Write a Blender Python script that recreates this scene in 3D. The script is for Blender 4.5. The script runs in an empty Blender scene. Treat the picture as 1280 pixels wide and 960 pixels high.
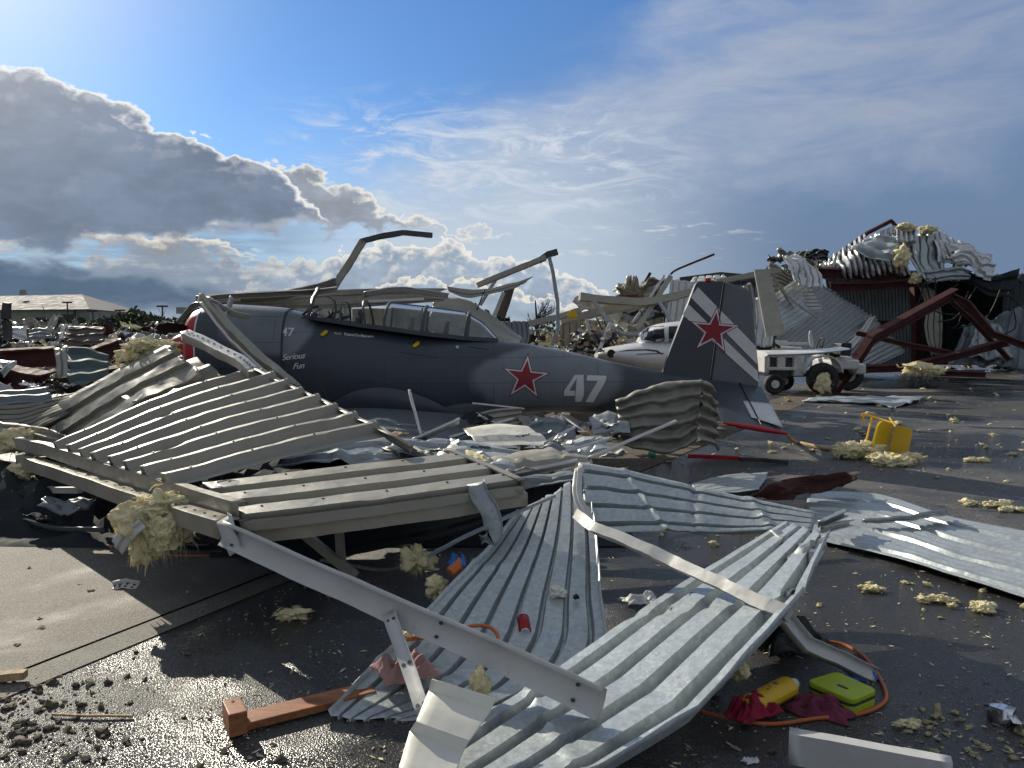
import bpy, bmesh, math, random
from mathutils import Vector as V, Matrix, noise as NZ
from math import radians as R, sin, cos, pi, atan2, sqrt

random.seed(7)
SC = bpy.context.scene
COL = SC.collection
EYE = 1.7
PITCH = R(4.05)
CP, SP = cos(PITCH), sin(PITCH)

# ---------- camera ----------
cam = bpy.data.cameras.new("camera")
cam.sensor_width = 36.0
cam.lens = 27.0
cam.clip_start = 0.05
cam.clip_end = 6000
camo = bpy.data.objects.new("camera", cam)
camo.location = (0, 0, EYE)
camo.rotation_euler = (R(90) - PITCH, 0, 0)
COL.objects.link(camo)
SC.camera = camo

# measured bearings in the photograph -> real points in the world
def ray(px, py):
    a = (px - 640) / 960
    b = (480 - py) / 960
    return V((a, CP + b * SP, -SP + b * CP))
def W(px, py, d):
    v = ray(px, py)
    return V((0, 0, EYE)) + v * (d / v.y)
def G(px, py, z=0.0):
    v = ray(px, py)
    return V((0, 0, EYE)) + v * ((z - EYE) / v.z)

def cr(pts, t):
    """Catmull-Rom through pts at t in 0..1"""
    n = len(pts) - 1
    x = min(max(t, 0), 1) * n
    i = min(int(x), n - 1)
    u = x - i
    p1, p2 = pts[i], pts[i + 1]
    p0 = pts[i - 1] if i > 0 else p1 * 2 - p2
    p3 = pts[i + 2] if i + 2 <= n else p2 * 2 - p1
    return (p1 * 2 + (p2 - p0) * u + (p0 * 2 - p1 * 5 + p2 * 4 - p3) * u * u + (p1 * 3 - p0 - p2 * 3 + p3) * u ** 3) * 0.5
def lin(pts, t):
    n = len(pts) - 1
    x = min(max(t, 0), 1) * n
    i = min(int(x), n - 1)
    return pts[i].lerp(pts[i + 1], x - i)
def fr(p, f=1.0, o=4, seed=0.0):
    return NZ.fractal(V((p[0] * f + seed * 7.13, p[1] * f - seed * 3.7, p[2] * f + seed * 1.9)), 0.6, 2.0, o)

class MB:
    def __init__(s):
        s.v, s.f, s.mi = [], [], []
    def add(s, vs, fs, mi=0):
        o = len(s.v)
        s.v += [tuple(p) for p in vs]
        s.f += [[i + o for i in f] for f in fs]
        s.mi += [mi] * len(fs)
        return s
    def grid(s, fn, nu, nv, mi=0, wrap_v=False, cap=False):
        vs = [fn(i / nu, j / nv) for i in range(nu + 1) for j in range(nv if wrap_v else nv + 1)]
        w = nv if wrap_v else nv + 1
        fs = []
        for i in range(nu):
            for j in range(nv):
                j2 = (j + 1) % w if wrap_v else j + 1
                fs.append([i * w + j, i * w + j2, (i + 1) * w + j2, (i + 1) * w + j])
        if cap and wrap_v:
            fs.append(list(range(w))[::-1])
            fs.append([nu * w + k for k in range(w)])
        return s.add(vs, fs, mi)
    def box(s, c, size, M=None, mi=0):
        M = M or Matrix.Identity(3)
        x, y, z = size[0] / 2, size[1] / 2, size[2] / 2
        c = V(c)
        vs = [c + M @ V((a * x, b * y, e * z)) for a in (-1, 1) for b in (-1, 1) for e in (-1, 1)]
        return s.add(vs, [[0, 1, 3, 2], [4, 6, 7, 5], [0, 4, 5, 1], [2, 3, 7, 6], [0, 2, 6, 4], [1, 5, 7, 3]], mi)
    def tube(s, pts, r, n=8, mi=0, caps=True):
        pts = [V(p) for p in pts]
        rs = r if isinstance(r, (list, tuple)) else [r] * len(pts)
        rings = []
        ref = V((0, 0, 1))
        for i, p in enumerate(pts):
            t = (pts[min(i + 1, len(pts) - 1)] - pts[max(i - 1, 0)])
            t = t.normalized() if t.length > 1e-9 else V((1, 0, 0))
            if abs(t.dot(ref)) > 0.95:
                ref = V((1, 0, 0)) if abs(t.x) < 0.9 else V((0, 1, 0))
            a = t.cross(ref).normalized()
            b = a.cross(t).normalized()
            ref = b
            rings += [p + (a * cos(2 * pi * k / n) + b * sin(2 * pi * k / n)) * rs[i] for k in range(n)]
        fs = []
        for i in range(len(pts) - 1):
            for k in range(n):
                k2 = (k + 1) % n
                fs.append([i * n + k, i * n + k2, (i + 1) * n + k2, (i + 1) * n + k])
        if caps:
            fs.append(list(range(n))[::-1])
            fs.append([(len(pts) - 1) * n + k for k in range(n)])
        return s.add(rings, fs, mi)
    def sweep(s, pts, prof, up=(0, 0, 1), closed=False, mi=0, ups=None, wob=0.0, seed=0):
        pts = [V(p) for p in pts]
        n = len(prof)
        vs, fs = [], []
        for i, p in enumerate(pts):
            t = (pts[min(i + 1, len(pts) - 1)] - pts[max(i - 1, 0)]).normalized()
            u = V(ups[i]) if ups else V(up)
            side = t.cross(u).normalized()
            u2 = side.cross(t).normalized()
            for k, (a, b) in enumerate(prof):
                q = p + side * a + u2 * b
                if wob:
                    q = q + V((fr(q, 2.3, 4, seed), fr(q, 2.3, 4, seed + 3), fr(q, 2.3, 4, seed + 5))) * wob
                vs.append(q)
        for i in range(len(pts) - 1):
            for k in range(n if closed else n - 1):
                k2 = (k + 1) % n
                fs.append([i * n + k, i * n + k2, (i + 1) * n + k2, (i + 1) * n + k])
        if closed:
            fs.append(list(range(n))[::-1])
            fs.append([(len(pts) - 1) * n + k for k in range(n)])
        return s.add(vs, fs, mi)
    def ico(s, c, r, sub=2, fn=None, mi=0):
        bm = bmesh.new()
        bmesh.ops.create_icosphere(bm, subdivisions=sub, radius=1.0)
        bm.verts.ensure_lookup_table()
        c = V(c)
        rr = V(r) if not isinstance(r, (int, float)) else V((r, r, r))
        vs = []
        for v in bm.verts:
            p = v.co.copy()
            k = fn(p) if fn else 1.0
            vs.append(c + V((p.x * rr.x, p.y * rr.y, p.z * rr.z)) * k)
        fs = [[v.index for v in f.verts] for f in bm.faces]
        bm.free()
        return s.add(vs, fs, mi)
    def prism(s, pts, ext, mi=0):
        pts = [V(p) for p in pts]
        ext = V(ext)
        n = len(pts)
        fs = [list(range(n)), [n + k for k in range(n)][::-1]]
        for k in range(n):
            k2 = (k + 1) % n
            fs.append([k2, k, n + k, n + k2])
        return s.add(pts + [p + ext for p in pts], fs, mi)
    def plate(s, c4, th, rnd=0.15, seg=5, mi=0, bow=0.0):
        """rounded plate on four corners TL TR BR BL, thickened along its normal"""
        A, B, C, D = [V(c) for c in c4]
        nrm = (B - A).cross(D - A).normalized()
        out = []
        for cx, cy, a0 in ((1 - rnd, rnd, -90), (1 - rnd, 1 - rnd, 0), (rnd, 1 - rnd, 90), (rnd, rnd, 180)):
            for k in range(seg + 1):
                a = R(a0 + 90 * k / seg)
                out.append((cx + rnd * cos(a), cy + rnd * sin(a)))
        pts = [A.lerp(B, u).lerp(D.lerp(C, u), v) for u, v in out]
        return s.prism(pts, nrm * th, mi)
    def wheel(s, c, r, w, axis, n=24, mi=0, inner=0.55):
        """tyre: a rounded ring swept round the axis"""
        c = V(c); ax = V(axis).normalized()
        a = ax.cross(V((0, 0, 1))).normalized(); b = ax.cross(a)
        prof = [(inner * r, -w * .42), (.82 * r, -w * .5), (.96 * r, -w * .38), (r, 0), (.96 * r, w * .38), (.82 * r, w * .5), (inner * r, w * .42)]
        def fn(u, v):
            k = prof[int(round(v * 6))]
            t = 2 * pi * u
            return c + (a * cos(t) + b * sin(t)) * k[0] + ax * k[1]
        return s.grid(fn, n, 6, mi)
    def disc(s, c, r, axis, th, n=20, mi=0):
        c = V(c); ax = V(axis).normalized()
        return s.tube([c - ax * th / 2, c + ax * th / 2], r, n, mi)
    def boxpx(s, x0, y0, x1, y1, d, deep, mi=0):
        """upright box whose front face fills the measured rectangle at distance d"""
        a = W(x0, y0, d); b = W(x1, y1, d)
        return s.box(((a.x + b.x) / 2, d + deep / 2, (a.z + b.z) / 2), (abs(b.x - a.x), deep, abs(a.z - b.z)), None, mi)

BASE = {}
def tag(o, label=None, cat=None, group=None, kind=None):
    if label: o['label'] = label
    if cat: o['category'] = cat
    if group: o['group'] = group
    if kind: o['kind'] = kind
    return o
def thing(name, loc, label, cat, group=None, kind=None):
    o = bpy.data.objects.new(name, None)
    o.empty_display_size = 0.2
    COL.objects.link(o)
    o.location = loc
    BASE[o.name] = V(loc)
    return tag(o, label, cat, group, kind)
def build(name, mb, mats, parent=None, label=None, cat=None, group=None, kind=None, thick=0.0, sharp=32, smooth=True, base=None):
    if not isinstance(mats, (list, tuple)):
        mats = [mats]
    lo = V((min(p[0] for p in mb.v), min(p[1] for p in mb.v), min(p[2] for p in mb.v)))
    hi = V((max(p[0] for p in mb.v), max(p[1] for p in mb.v), max(p[2] for p in mb.v)))
    b = V(base) if base is not None else V(((lo.x + hi.x) / 2, (lo.y + hi.y) / 2, lo.z))
    me = bpy.data.meshes.new(name)
    me.from_pydata([tuple(V(p) - b) for p in mb.v], [], mb.f)
    for m in mats:
        me.materials.append(m)
    me.polygons.foreach_set("material_index", mb.mi)
    if smooth:
        me.polygons.foreach_set("use_smooth", [True] * len(mb.f))
        me.set_sharp_from_angle(angle=R(sharp))
    me.update()
    o = bpy.data.objects.new(name, me)
    COL.objects.link(o)
    if parent is not None:
        o.parent = parent
        o.location = b - BASE[parent.name]
    else:
        o.location = b
    BASE[o.name] = b
    if thick:
        md = o.modifiers.new("thickness", 'SOLIDIFY')
        md.thickness = thick
        md.offset = 0
    return tag(o, label, cat, group, kind)
def fixnormals(o):
    bm = bmesh.new(); bm.from_mesh(o.data)
    bmesh.ops.recalc_face_normals(bm, faces=bm.faces)
    bm.to_mesh(o.data); bm.free()
    return o

# ---------- sheet metal and rolled sections ----------
TRAP = ((0, 0), (.18, 0), (.38, 0), (.46, 1), (.52, 1), (.58, 1), (.66, 0), (.84, 0))
WAVE = ((0, 0), (.2, .1), (.35, .6), (.5, 1), (.65, .6), (.8, .1))
BOXR = ((0, 0), (.22, 0), (.45, 0), (.47, 1), (.6, 1), (.76, 1), (.98, 1))
def sheet(rows, ribs, h, along=36, dent=.012, freq=1.6, prof=TRAP, seed=0, flip=1, jag=0.0, fold=0.0, soft=True, mb=None, screws=0, ribcrush=0.9, mi=0, kinks=(), lips=(0, 0)):
    mb = mb or MB()
    Ls = [V(r[0]) for r in rows]; Rs = [V(r[1]) for r in rows]
    ip = cr if soft else lin
    cs = []
    for i in range(ribs):
        for u, hh in prof:
            cs.append(((i + u) / ribs, hh))
    cs.append((1.0, 0))
    n = len(cs)
    def base(t, c):
        return ip(Ls, t).lerp(ip(Rs, t), c)
    vs, hits = [], []
    for a in range(along + 1):
        t0 = a / along
        for j, (c, hh) in enumerate(cs):
            t = t0
            if jag:
                t = t0 + (1 - 2 * t0) * jag * (0.5 + 0.9 * NZ.noise(V((c * 6.3 + seed, t0 > .5, seed * 1.7)))) * abs(2 * t0 - 1) ** 6
            p = base(t, c)
            e = 0.004
            dt = base(min(t + e, 1), c) - base(max(t - e, 0), c)
            dc = ip(Rs, t) - ip(Ls, t)
            nn = dt.cross(dc).normalized() * flip
            q = NZ.noise(V((p.x * 2.6 + seed, p.y * 2.6, p.z * 2.6 + seed)))
            k = 1.0 - ribcrush * max(0, q - .5) * 2.2
            off = h * hh * k + dent * fr(p, freq, 4, seed)
            if fold:
                off += fold * (abs(fr(p, freq * .8, 3, seed + 9)) - .3)
            for (k0, slant, kw, kd) in kinks:
                x = abs(t - k0 - slant * (c - .5)) / kw
                if x < 1: off += kd * (1 - x) * (.4 + .9 * abs(NZ.noise(V((c * 3.7 + k0 * 9, seed, 1)))))
            side = dc.normalized() * dent * .15 * fr(p, freq * .8, 2, seed + 4)
            p = p + nn * off + side
            if j == 0 and lips[0]:
                vs.append(p + nn * lips[0] * (1 + .3 * NZ.noise(p * 4)) - dc.normalized() * .012)
            vs.append(p)
            if j == n - 1 and lips[1]:
                vs.append(p + nn * lips[1] * (1 + .3 * NZ.noise(p * 4)) + dc.normalized() * .012)
            if screws and hh == 1 and prof[(j) % len(prof)][0] in (.52, .5, .6, .75) and a % screws == screws // 2:
                hits.append((p, nn))
    fs = []
    n += (1 if lips[0] else 0) + (1 if lips[1] else 0)
    for a in range(along):
        for j in range(n - 1):
            fs.append([a * n + j, a * n + j + 1, (a + 1) * n + j + 1, (a + 1) * n + j])
    mb.add(vs, fs, mi)
    for p, nn in hits:
        mb.tube([p, p + nn * .006], .0065, 6, 1)
    return mb
RPN = ((0, 0), (.12, 0), (.16, .22), (.21, .22), (.25, 0), (.36, 0), (.40, .22), (.45, .22), (.49, 0), (.62, 0), (.68, 1), (.75, 1), (.82, 1), (.88, 0))
HAT = ((0, 0), (.12, 0), (.30, 0), (.36, 1), (.50, 1), (.66, 1), (.72, 0), (.86, 0))
CH = lambda w, h: [(w, h * .36), (w, h / 2), (0, h / 2), (0, -h / 2), (w, -h / 2), (w, -h * .36)]      # lipped C
ZE = lambda w, h: [(w, h * .4), (w, h / 2), (0, h / 2), (0, -h / 2), (-w, -h / 2), (-w, -h * .4)]
LL = lambda w, h: [(w, h / 2), (0, h / 2), (0, -h / 2)]
BX = lambda w, h: [(-w / 2, -h / 2), (w / 2, -h / 2), (w / 2, h / 2), (-w / 2, h / 2)]
IB = lambda w, h, t=.02: [(-w/2,-h/2),(w/2,-h/2),(w/2,-h/2+t),(t/2,-h/2+t),(t/2,h/2-t),(w/2,h/2-t),(w/2,h/2),(-w/2,h/2),(-w/2,h/2-t),(-t/2,h/2-t),(-t/2,-h/2+t),(-w/2,-h/2+t)]
def path(pts, sub=6, soft=False):
    pts = [V(p) for p in pts]
    n = (len(pts) - 1) * sub
    return [(cr if soft else lin)(pts, i / n) for i in range(n + 1)]
def member(name, pts, prof, mat, label=None, cat=None, group=None, up=(0, 0, 1), closed=False, thick=.003, sub=6, soft=False, wob=.004, parent=None, ups=None, seed=1, screws=0):
    mb = MB()
    pp = path(pts, sub, soft)
    mb.sweep(pp, prof, up, closed, 0, ups, wob, seed)
    if screws:
        web = [k for k in range(len(prof) - 1)]
        hh = max(b for a, b in prof)
        for k in range(1, len(pp) - 1, screws):
            t = (pp[k + 1] - pp[k - 1]).normalized(); sd = t.cross(V(up)).normalized(); u2 = sd.cross(t)
            for sgn in (.45, -.45):
                c = pp[k] + u2 * hh * sgn
                mb.tube([c - sd * .004, c + sd * .004], .007, 6, 1)
    return build(name, mb, [mat, M['screw']] if screws else mat, parent, label, cat, group, thick=0 if closed else thick, sharp=30)
def fluff(mb, c, r, seed, amp=.45, sub=4, strands=0, f=2.0, floor=None, flakes=None):
    """glass wool: a lumpy core wrapped in torn curling flakes and loose fibres"""
    c = V(c)
    rr = V(r) if not isinstance(r, (int, float)) else V((r, r, r))
    R_ = max(rr)
    rnd = random.Random(int(seed * 1000) + 5)
    def fn(p):
        q = p + V((seed * 1.37, seed * 2.1, -seed))
        r1 = .5 - abs(fr(q, f * 1.1, 2)); r2 = .5 - abs(fr(q, f * 2.7, 2, 4))
        return max(.3, .80 + amp * .9 * fr(q, f * .7, 3) + (.34 * amp * r1 + .26 * amp * r2) * (1 if sub > 4 else .45) + .05 * fr(q, 11, 3))
    o = len(mb.v)
    mb.ico(c, rr, sub, fn)
    n = flakes if flakes is not None else {6: 60, 5: 40, 4: 14, 3: 3}.get(sub, 10)
    for k in range(n):
        d = V((rnd.gauss(0, 1), rnd.gauss(0, 1), rnd.gauss(0, 1))).normalized()
        s0 = fn(d)
        p = c + V((d.x * rr.x, d.y * rr.y, d.z * rr.z)) * (s0 * rnd.uniform(.86, 1.06 + .5 * rnd.random() ** 2))
        a = d.cross(V((rnd.uniform(-1, 1), rnd.uniform(-1, 1), rnd.uniform(-1, 1)))).normalized()
        b = (d.cross(a) + d * rnd.uniform(-.35, .45)).normalized(); a = (a + d * rnd.uniform(-.3, .4)).normalized()
        L = R_ * rnd.uniform(.2, .6); w = R_ * rnd.uniform(.015, .09)
        cu = rnd.uniform(-.2, .5)
        vs = []
        for q in range(5):
            u = q / 4
            ce = p + a * (u - .5) * L + d * (cu * L * (.25 - (u - .5) ** 2) + R_ * .03 * rnd.uniform(-1, 1))
            ww = w * (.25 + 1.1 * sin(pi * u)) * rnd.uniform(.6, 1.3)
            vs += [ce - b * ww, ce + d * w * .3 * rnd.uniform(0, 1), ce + b * ww]
        fs = []
        for q in range(4):
            for e in (0, 1):
                fs.append([q * 3 + e, q * 3 + e + 1, q * 3 + e + 4, q * 3 + e + 3])
        mb.add(vs, fs)
    for k in range(strands * 8):
        d = V((rnd.uniform(-1, 1), rnd.uniform(-1, 1), rnd.uniform(-1, .6))).normalized()
        p = c + V((d.x * rr.x, d.y * rr.y, d.z * rr.z)) * .85
        L = rnd.uniform(.2, .6) * R_
        e = p + V((d.x * L, d.y * L, d.z * L - L * .5))
        m = (p + e) / 2 + V((rnd.uniform(-1, 1), rnd.uniform(-1, 1), rnd.uniform(-1, 1))) * L * .25
        mb.tube([p, m, e], [.012 * R_, .008 * R_, .003 * R_], 4)
    if floor is not None:
        for i in range(o, len(mb.v)):
            x, y, z = mb.v[i]
            if z < floor: mb.v[i] = (x, y, floor + .002 + .004 * rnd.random())
    return mb

# ---------- materials ----------
class NT:
    def __init__(s, nt): s.nt = nt
    def n(s, typ, **kw):
        nd = s.nt.nodes.new(typ)
        for k, v in kw.items():
            if k.startswith('i_'):
                nd.inputs[k[2:].replace('_', ' ')].default_value = v
            else:
                setattr(nd, k, v)
        return nd
    def l(s, a, b): s.nt.links.new(a, b)
    def math(s, op, a, b=None, c=None, clamp=False):
        nd = s.nt.nodes.new('ShaderNodeMath'); nd.operation = op; nd.use_clamp = clamp
        for i, x in enumerate((a, b, c)):
            if x is None: continue
            if isinstance(x, (int, float)): nd.inputs[i].default_value = x
            else: s.l(x, nd.inputs[i])
        return nd.outputs[0]
    def ramp(s, x, a, b, c0=0.0, c1=1.0, smooth=True):
        nd = s.nt.nodes.new('ShaderNodeMapRange')
        nd.interpolation_type = 'SMOOTHSTEP' if smooth else 'LINEAR'
        s.l(x, nd.inputs[0])
        for i, val in ((1, a), (2, b), (3, c0), (4, c1)):
            if isinstance(val, (int, float)): nd.inputs[i].default_value = val
            else: s.l(val, nd.inputs[i])
        return nd.outputs[0]
    def mix(s, f, a, b, blend='MIX'):
        nd = s.nt.nodes.new('ShaderNodeMix'); nd.data_type = 'RGBA'; nd.blend_type = blend
        for sock, x in ((nd.inputs[0], f), (nd.inputs[6], a), (nd.inputs[7], b)):
            if isinstance(x, (int, float)): sock.default_value = x
            elif isinstance(x, tuple): sock.default_value = (*x, 1) if len(x) == 3 else x
            else: s.l(x, sock)
        return nd.outputs[2]
    def noise(s, vec, scale, detail=4, rough=.55, dist=0.0):
        nd = s.n('ShaderNodeTexNoise'); nd.inputs['Scale'].default_value = scale
        nd.inputs['Detail'].default_value = detail; nd.inputs['Roughness'].default_value = rough
        nd.inputs['Distortion'].default_value = dist
        if vec is not None: s.l(vec, nd.inputs['Vector'])
        return nd.outputs[0]
def scl(c, k): return tuple(min(1, x * k) for x in c)
M = {}
def mat(name, col, rough=.5, metal=0.0, var=.12, scale=3.0, dirt=0.0, dirtcol=(.10, .085, .06), bump=0.0, bscale=40, rvar=.12, spec=.5, dscale=1.5, sss=0.0, stretch=None, oil=0.0, spangle=0.0, streak=0.0):
    m = bpy.data.materials.new(name); m.use_nodes = True
    t = NT(m.node_tree); b = m.node_tree.nodes['Principled BSDF']
    tc = t.n('ShaderNodeTexCoord'); vec = tc.outputs['Object']
    if stretch:
        mp = t.n('ShaderNodeMapping'); t.l(vec, mp.inputs[0]); mp.inputs['Scale'].default_value = stretch; vec = mp.outputs[0]
    n1 = t.noise(vec, scale, 5)
    c = t.mix(t.ramp(n1, .3, .7), scl(col, 1 - var), scl(col, 1 + var))
    if dirt:
        n2 = t.noise(vec, dscale, 7, .7, .3)
        c = t.mix(t.ramp(n2, .48, .78, 0, dirt), c, dirtcol)
        n3 = t.noise(vec, dscale * 14, 3)
        c = t.mix(t.ramp(n3, .62, .75, 0, dirt * .6), c, dirtcol)
    if spangle:      # zinc crystals
        vo = t.n('ShaderNodeTexVoronoi'); vo.inputs['Scale'].default_value = 42; t.l(vec, vo.inputs['Vector'])
        sc2 = t.n('ShaderNodeSeparateColor'); t.l(vo.outputs['Color'], sc2.inputs[0])
        c = t.mix(t.math('MULTIPLY', sc2.outputs[0], spangle), c, scl(col, .45))
    if streak:       # scratches, scuffs and run marks
        for k_, (sx_, th_) in enumerate((((1.2, 26, 26), .66), ((30, 2.0, 22), .68))):
            mp = t.n('ShaderNodeMapping'); t.l(vec, mp.inputs[0]); mp.inputs['Scale'].default_value = sx_; mp.inputs['Rotation'].default_value = (.3 * k_, .2, .6 - .9 * k_)
            c = t.mix(t.ramp(t.noise(mp.outputs[0], 1.6, 4, .7), th_, th_ + .1, 0, streak), c, scl(col, 1.5) if k_ == 0 else dirtcol)
    t.l(c, b.inputs['Base Color'])
    t.l(t.ramp(t.noise(vec, scale * 2.3, 4), .25, .75, max(.05, rough - rvar), min(1, rough + rvar)), b.inputs['Roughness'])
    b.inputs['Metallic'].default_value = metal
    b.inputs['Specular IOR Level'].default_value = spec
    if sss:
        b.inputs['Subsurface Weight'].default_value = sss; b.inputs['Subsurface Radius'].default_value = (.05, .04, .02); b.inputs['Subsurface Scale'].default_value = .5
    if bump:
        bp = t.n('ShaderNodeBump'); bp.inputs['Strength'].default_value = bump; bp.inputs['Distance'].default_value = .01
        t.l(t.noise(vec, bscale, 4), bp.inputs['Height']); t.l(bp.outputs[0], b.inputs['Normal'])
    if oil:
        b2 = t.n('ShaderNodeBump'); b2.inputs['Strength'].default_value = oil; b2.inputs['Distance'].default_value = .05
        t.l(t.noise(vec, 3.2, 3, .5, .4), b2.inputs['Height'])
        if bump: t.l(bp.outputs[0], b2.inputs['Normal'])
        t.l(b2.outputs[0], b.inputs['Normal'])
    M[name] = m
    return m
mat('tan_paint', (.31, .297, .255), .46, .1, .08, 2.5, .35, (.13, .11, .085), .04, 25, oil=.3, streak=.35)
mat('tan_dull', (.24, .225, .19), .55, .0, .1, 3, .4, (.1, .09, .07), .05, 30, spec=.2)
mat('tan_worn', (.32, .30, .25), .45, .15, .10, 4, .6, (.12, .10, .07), .08, 30, oil=.3, streak=.5)
mat('galv', (.50, .55, .565), .40, .40, .07, 34, .28, (.22, .21, .18), .10, 22, .10, oil=.35, spangle=.35, streak=.35)
mat('galv_dull', (.34, .37, .385), .42, .5, .08, 9, .35, (.18, .17, .15), .06, 50, oil=.35, spangle=.3, streak=.4)
mat('white_metal', (.54, .54, .525), .42, .05, .06, 4, .35, (.22, .19, .15), .05, 40, oil=.25, streak=.5)
mat('cream', (.70, .68, .60), .40, .05, .06, 4, .35, (.30, .26, .18), .06, 30, oil=.25, streak=.4)
mat('maroon', (.085, .034, .034), .78, 0, .2, 3, .3, (.05, .035, .03), .06, 30, spec=.2, streak=.35)
mat('silver', (.62, .63, .63), .34, .45, .08, 2, .25, (.2, .2, .2), .06, 9, oil=.3)
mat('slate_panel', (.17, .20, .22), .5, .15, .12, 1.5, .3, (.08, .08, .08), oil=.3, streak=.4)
mat('teal_sheet', (.08, .12, .125), .75, .0, .12, 2, .3)
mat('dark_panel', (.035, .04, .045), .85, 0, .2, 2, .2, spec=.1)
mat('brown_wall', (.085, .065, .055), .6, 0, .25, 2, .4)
mat('white_dirty', (.60, .60, .58), .45, 0, .1, 3, .5, (.2, .18, .15), streak=.5)
mat('tan_back', (.25, .237, .205), .55, .1, .1, 3, .5, (.09, .075, .055), .06, 30, oil=.3, streak=.5)
mat('screw', (.05, .05, .05), .5, .4)
mat('insul', (.78, .69, .42), .95, 0, .16, 14, .35, (.42, .33, .15), .9, 70, .04, .08, 4, .15)
mat('insul_pale', (.76, .68, .43), .95, 0, .2, 9, .3, (.30, .24, .13), .9, 55, .04, .08, 4, .15)
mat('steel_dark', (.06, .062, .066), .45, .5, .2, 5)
mat('black', (.012, .012, .013), .6, 0, .3, 6, bump=.3, bscale=60)
mat('rubber', (.02, .02, .021), .75, 0, .2, 8, .4, (.07, .06, .05), .2, 60)
mat('white_paint', (.78, .78, .77), .25, 0, .04, 3, .2, (.4, .38, .34))
mat('red', (.42, .012, .022), .38, 0, .1, 5, .15, (.12, .02, .02))
mat('star_red', (.26, .010, .022), .45, 0, .08, 6, .15, (.10, .02, .03))
mat('star_white', (.68, .68, .68), .5, 0, .05, 6, .2, (.35, .34, .33))
mat('yellow', (.72, .46, .015), .4, 0, .08, 5, .25, (.35, .25, .05), streak=.4)
mat('lime', (.36, .46, .02), .5, 0, .08, 8, .15, (.1, .12, .02), streak=.3)
mat('orange', (.52, .13, .03), .5, 0, .1, 6, .2, (.2, .07, .03))
mat('rag_pink', (.42, .24, .22), .9, 0, .2, 9, .4, (.2, .1, .09), .5, 80)
mat('rag_red', (.28, .012, .04), .9, 0, .2, 9, .3, (.12, .01, .02), .5, 80)
mat('rag_plum', (.16, .03, .06), .9, 0, .25, 9, .3, (.08, .02, .03), .5, 80)
mat('blue_cloth', (.015, .14, .48), .6, 0, .2, 9)
mat('wood', (.30, .11, .045), .55, 0, .35, 5, .5, (.40, .24, .14), .2, 25, stretch=(1, 9, 9), streak=.5)
mat('wood_raw', (.42, .30, .17), .8, 0, .25, 4, .5, bump=.2, stretch=(8, 1, 1))
mat('stone', (.14, .115, .085), .85, 0, .3, 12, .4, (.06, .05, .04), .6, 30)
mat('stone_pale', (.34, .30, .22), .85, 0, .3, 12, .3, (.15, .12, .08), .6, 30)
mat('bark', (.06, .05, .04), .9, 0, .3, 6, bump=.5)
mat('leaf', (.055, .085, .025), .6, 0, .45, 1.2)
mat('leaf_dull', (.085, .10, .055), .7, 0, .4, .6)
mat('chrome', (.75, .76, .78), .15, 1, .05, 5)
mat('plane_dark', (.050, .060, .074), .36, 0, .1, 2.5, .25, (.03, .033, .04), 0, 30, .08)
mat('plane_mid', (.125, .14, .155), .36, 0, .06, 2.5, .25, (.06, .065, .075), 0, 30, .08)
mat('can_red', (.35, .02, .03), .25, .6, .1, 20)
mat('green', (.03, .32, .16), .4)
mat('far_wall', (.30, .31, .27), .7, 0, .04, .5)
mat('far_roof', (.24, .23, .225), .8, .0, .06, .3, spec=.1)
mat('lens', (.015, .018, .022), .1, 0, .1)
mat('seat_cloth', (.07, .07, .07), .8)
mat('case_black', (.012, .013, .016), .5, 0, .2, 9)
# ---------- render, light, sky ----------
SC.render.engine = 'CYCLES'
SC.cycles.use_denoising = True
SC.cycles.max_bounces = 5
SC.cycles.diffuse_bounces = 3
SC.cycles.glossy_bounces = 3
SC.cycles.use_adaptive_sampling = True
SC.cycles.adaptive_threshold = .03
SC.cycles.transparent_max_bounces = 12
SC.cycles.caustics_reflective = False
SC.cycles.caustics_refractive = False
SC.view_settings.view_transform = 'Standard'
SC.view_settings.look = 'None'
SC.view_settings.gamma = 1
SC.view_settings.use_curve_mapping = False
SC.view_settings.exposure = 0.0
SUN_AZ, SUN_EL = R(-39), R(27)
sund = V((sin(SUN_AZ) * cos(SUN_EL), cos(SUN_AZ) * cos(SUN_EL), sin(SUN_EL)))
sl = bpy.data.lights.new("sun", 'SUN')
sl.energy = 4.9
sl.angle = R(0.5)
sl.color = (1.0, .92, .76)
so = bpy.data.objects.new("sun", sl)
so.rotation_euler = (-sund).to_track_quat('-Z', 'Y').to_euler()
so.location = (-20, 25, 18)
COL.objects.link(so)

wd = bpy.data.worlds.new("World")
SC.world = wd
wd.use_nodes = True
nt = wd.node_tree
nt.nodes.clear()
t = NT(nt)
out = t.n('ShaderNodeOutputWorld'); bg = t.n('ShaderNodeBackground')
bg.inputs['Strength'].default_value = 0.1
t.l(bg.outputs[0], out.inputs[0])
sky = t.n('ShaderNodeTexSky'); sky.sky_type = 'NISHITA'; sky.sun_disc = False
sky.sun_elevation = SUN_EL; sky.sun_rotation = SUN_AZ
sky.altitude = 300; sky.air_density = 1.0; sky.dust_density = .35; sky.ozone_density = 2.0
tc = t.n('ShaderNodeTexCoord')
nrm = t.n('ShaderNodeVectorMath', operation='NORMALIZE'); t.l(tc.outputs['Generated'], nrm.inputs[0])
sep = t.n('ShaderNodeSeparateXYZ'); t.l(nrm.outputs[0], sep.inputs[0])
AZ = t.math('MULTIPLY', t.math('ARCTAN2', sep.outputs[0], sep.outputs[1]), 180 / pi)
EL = t.math('MULTIPLY', t.math('ARCSINE', sep.outputs[2]), 180 / pi)
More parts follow.
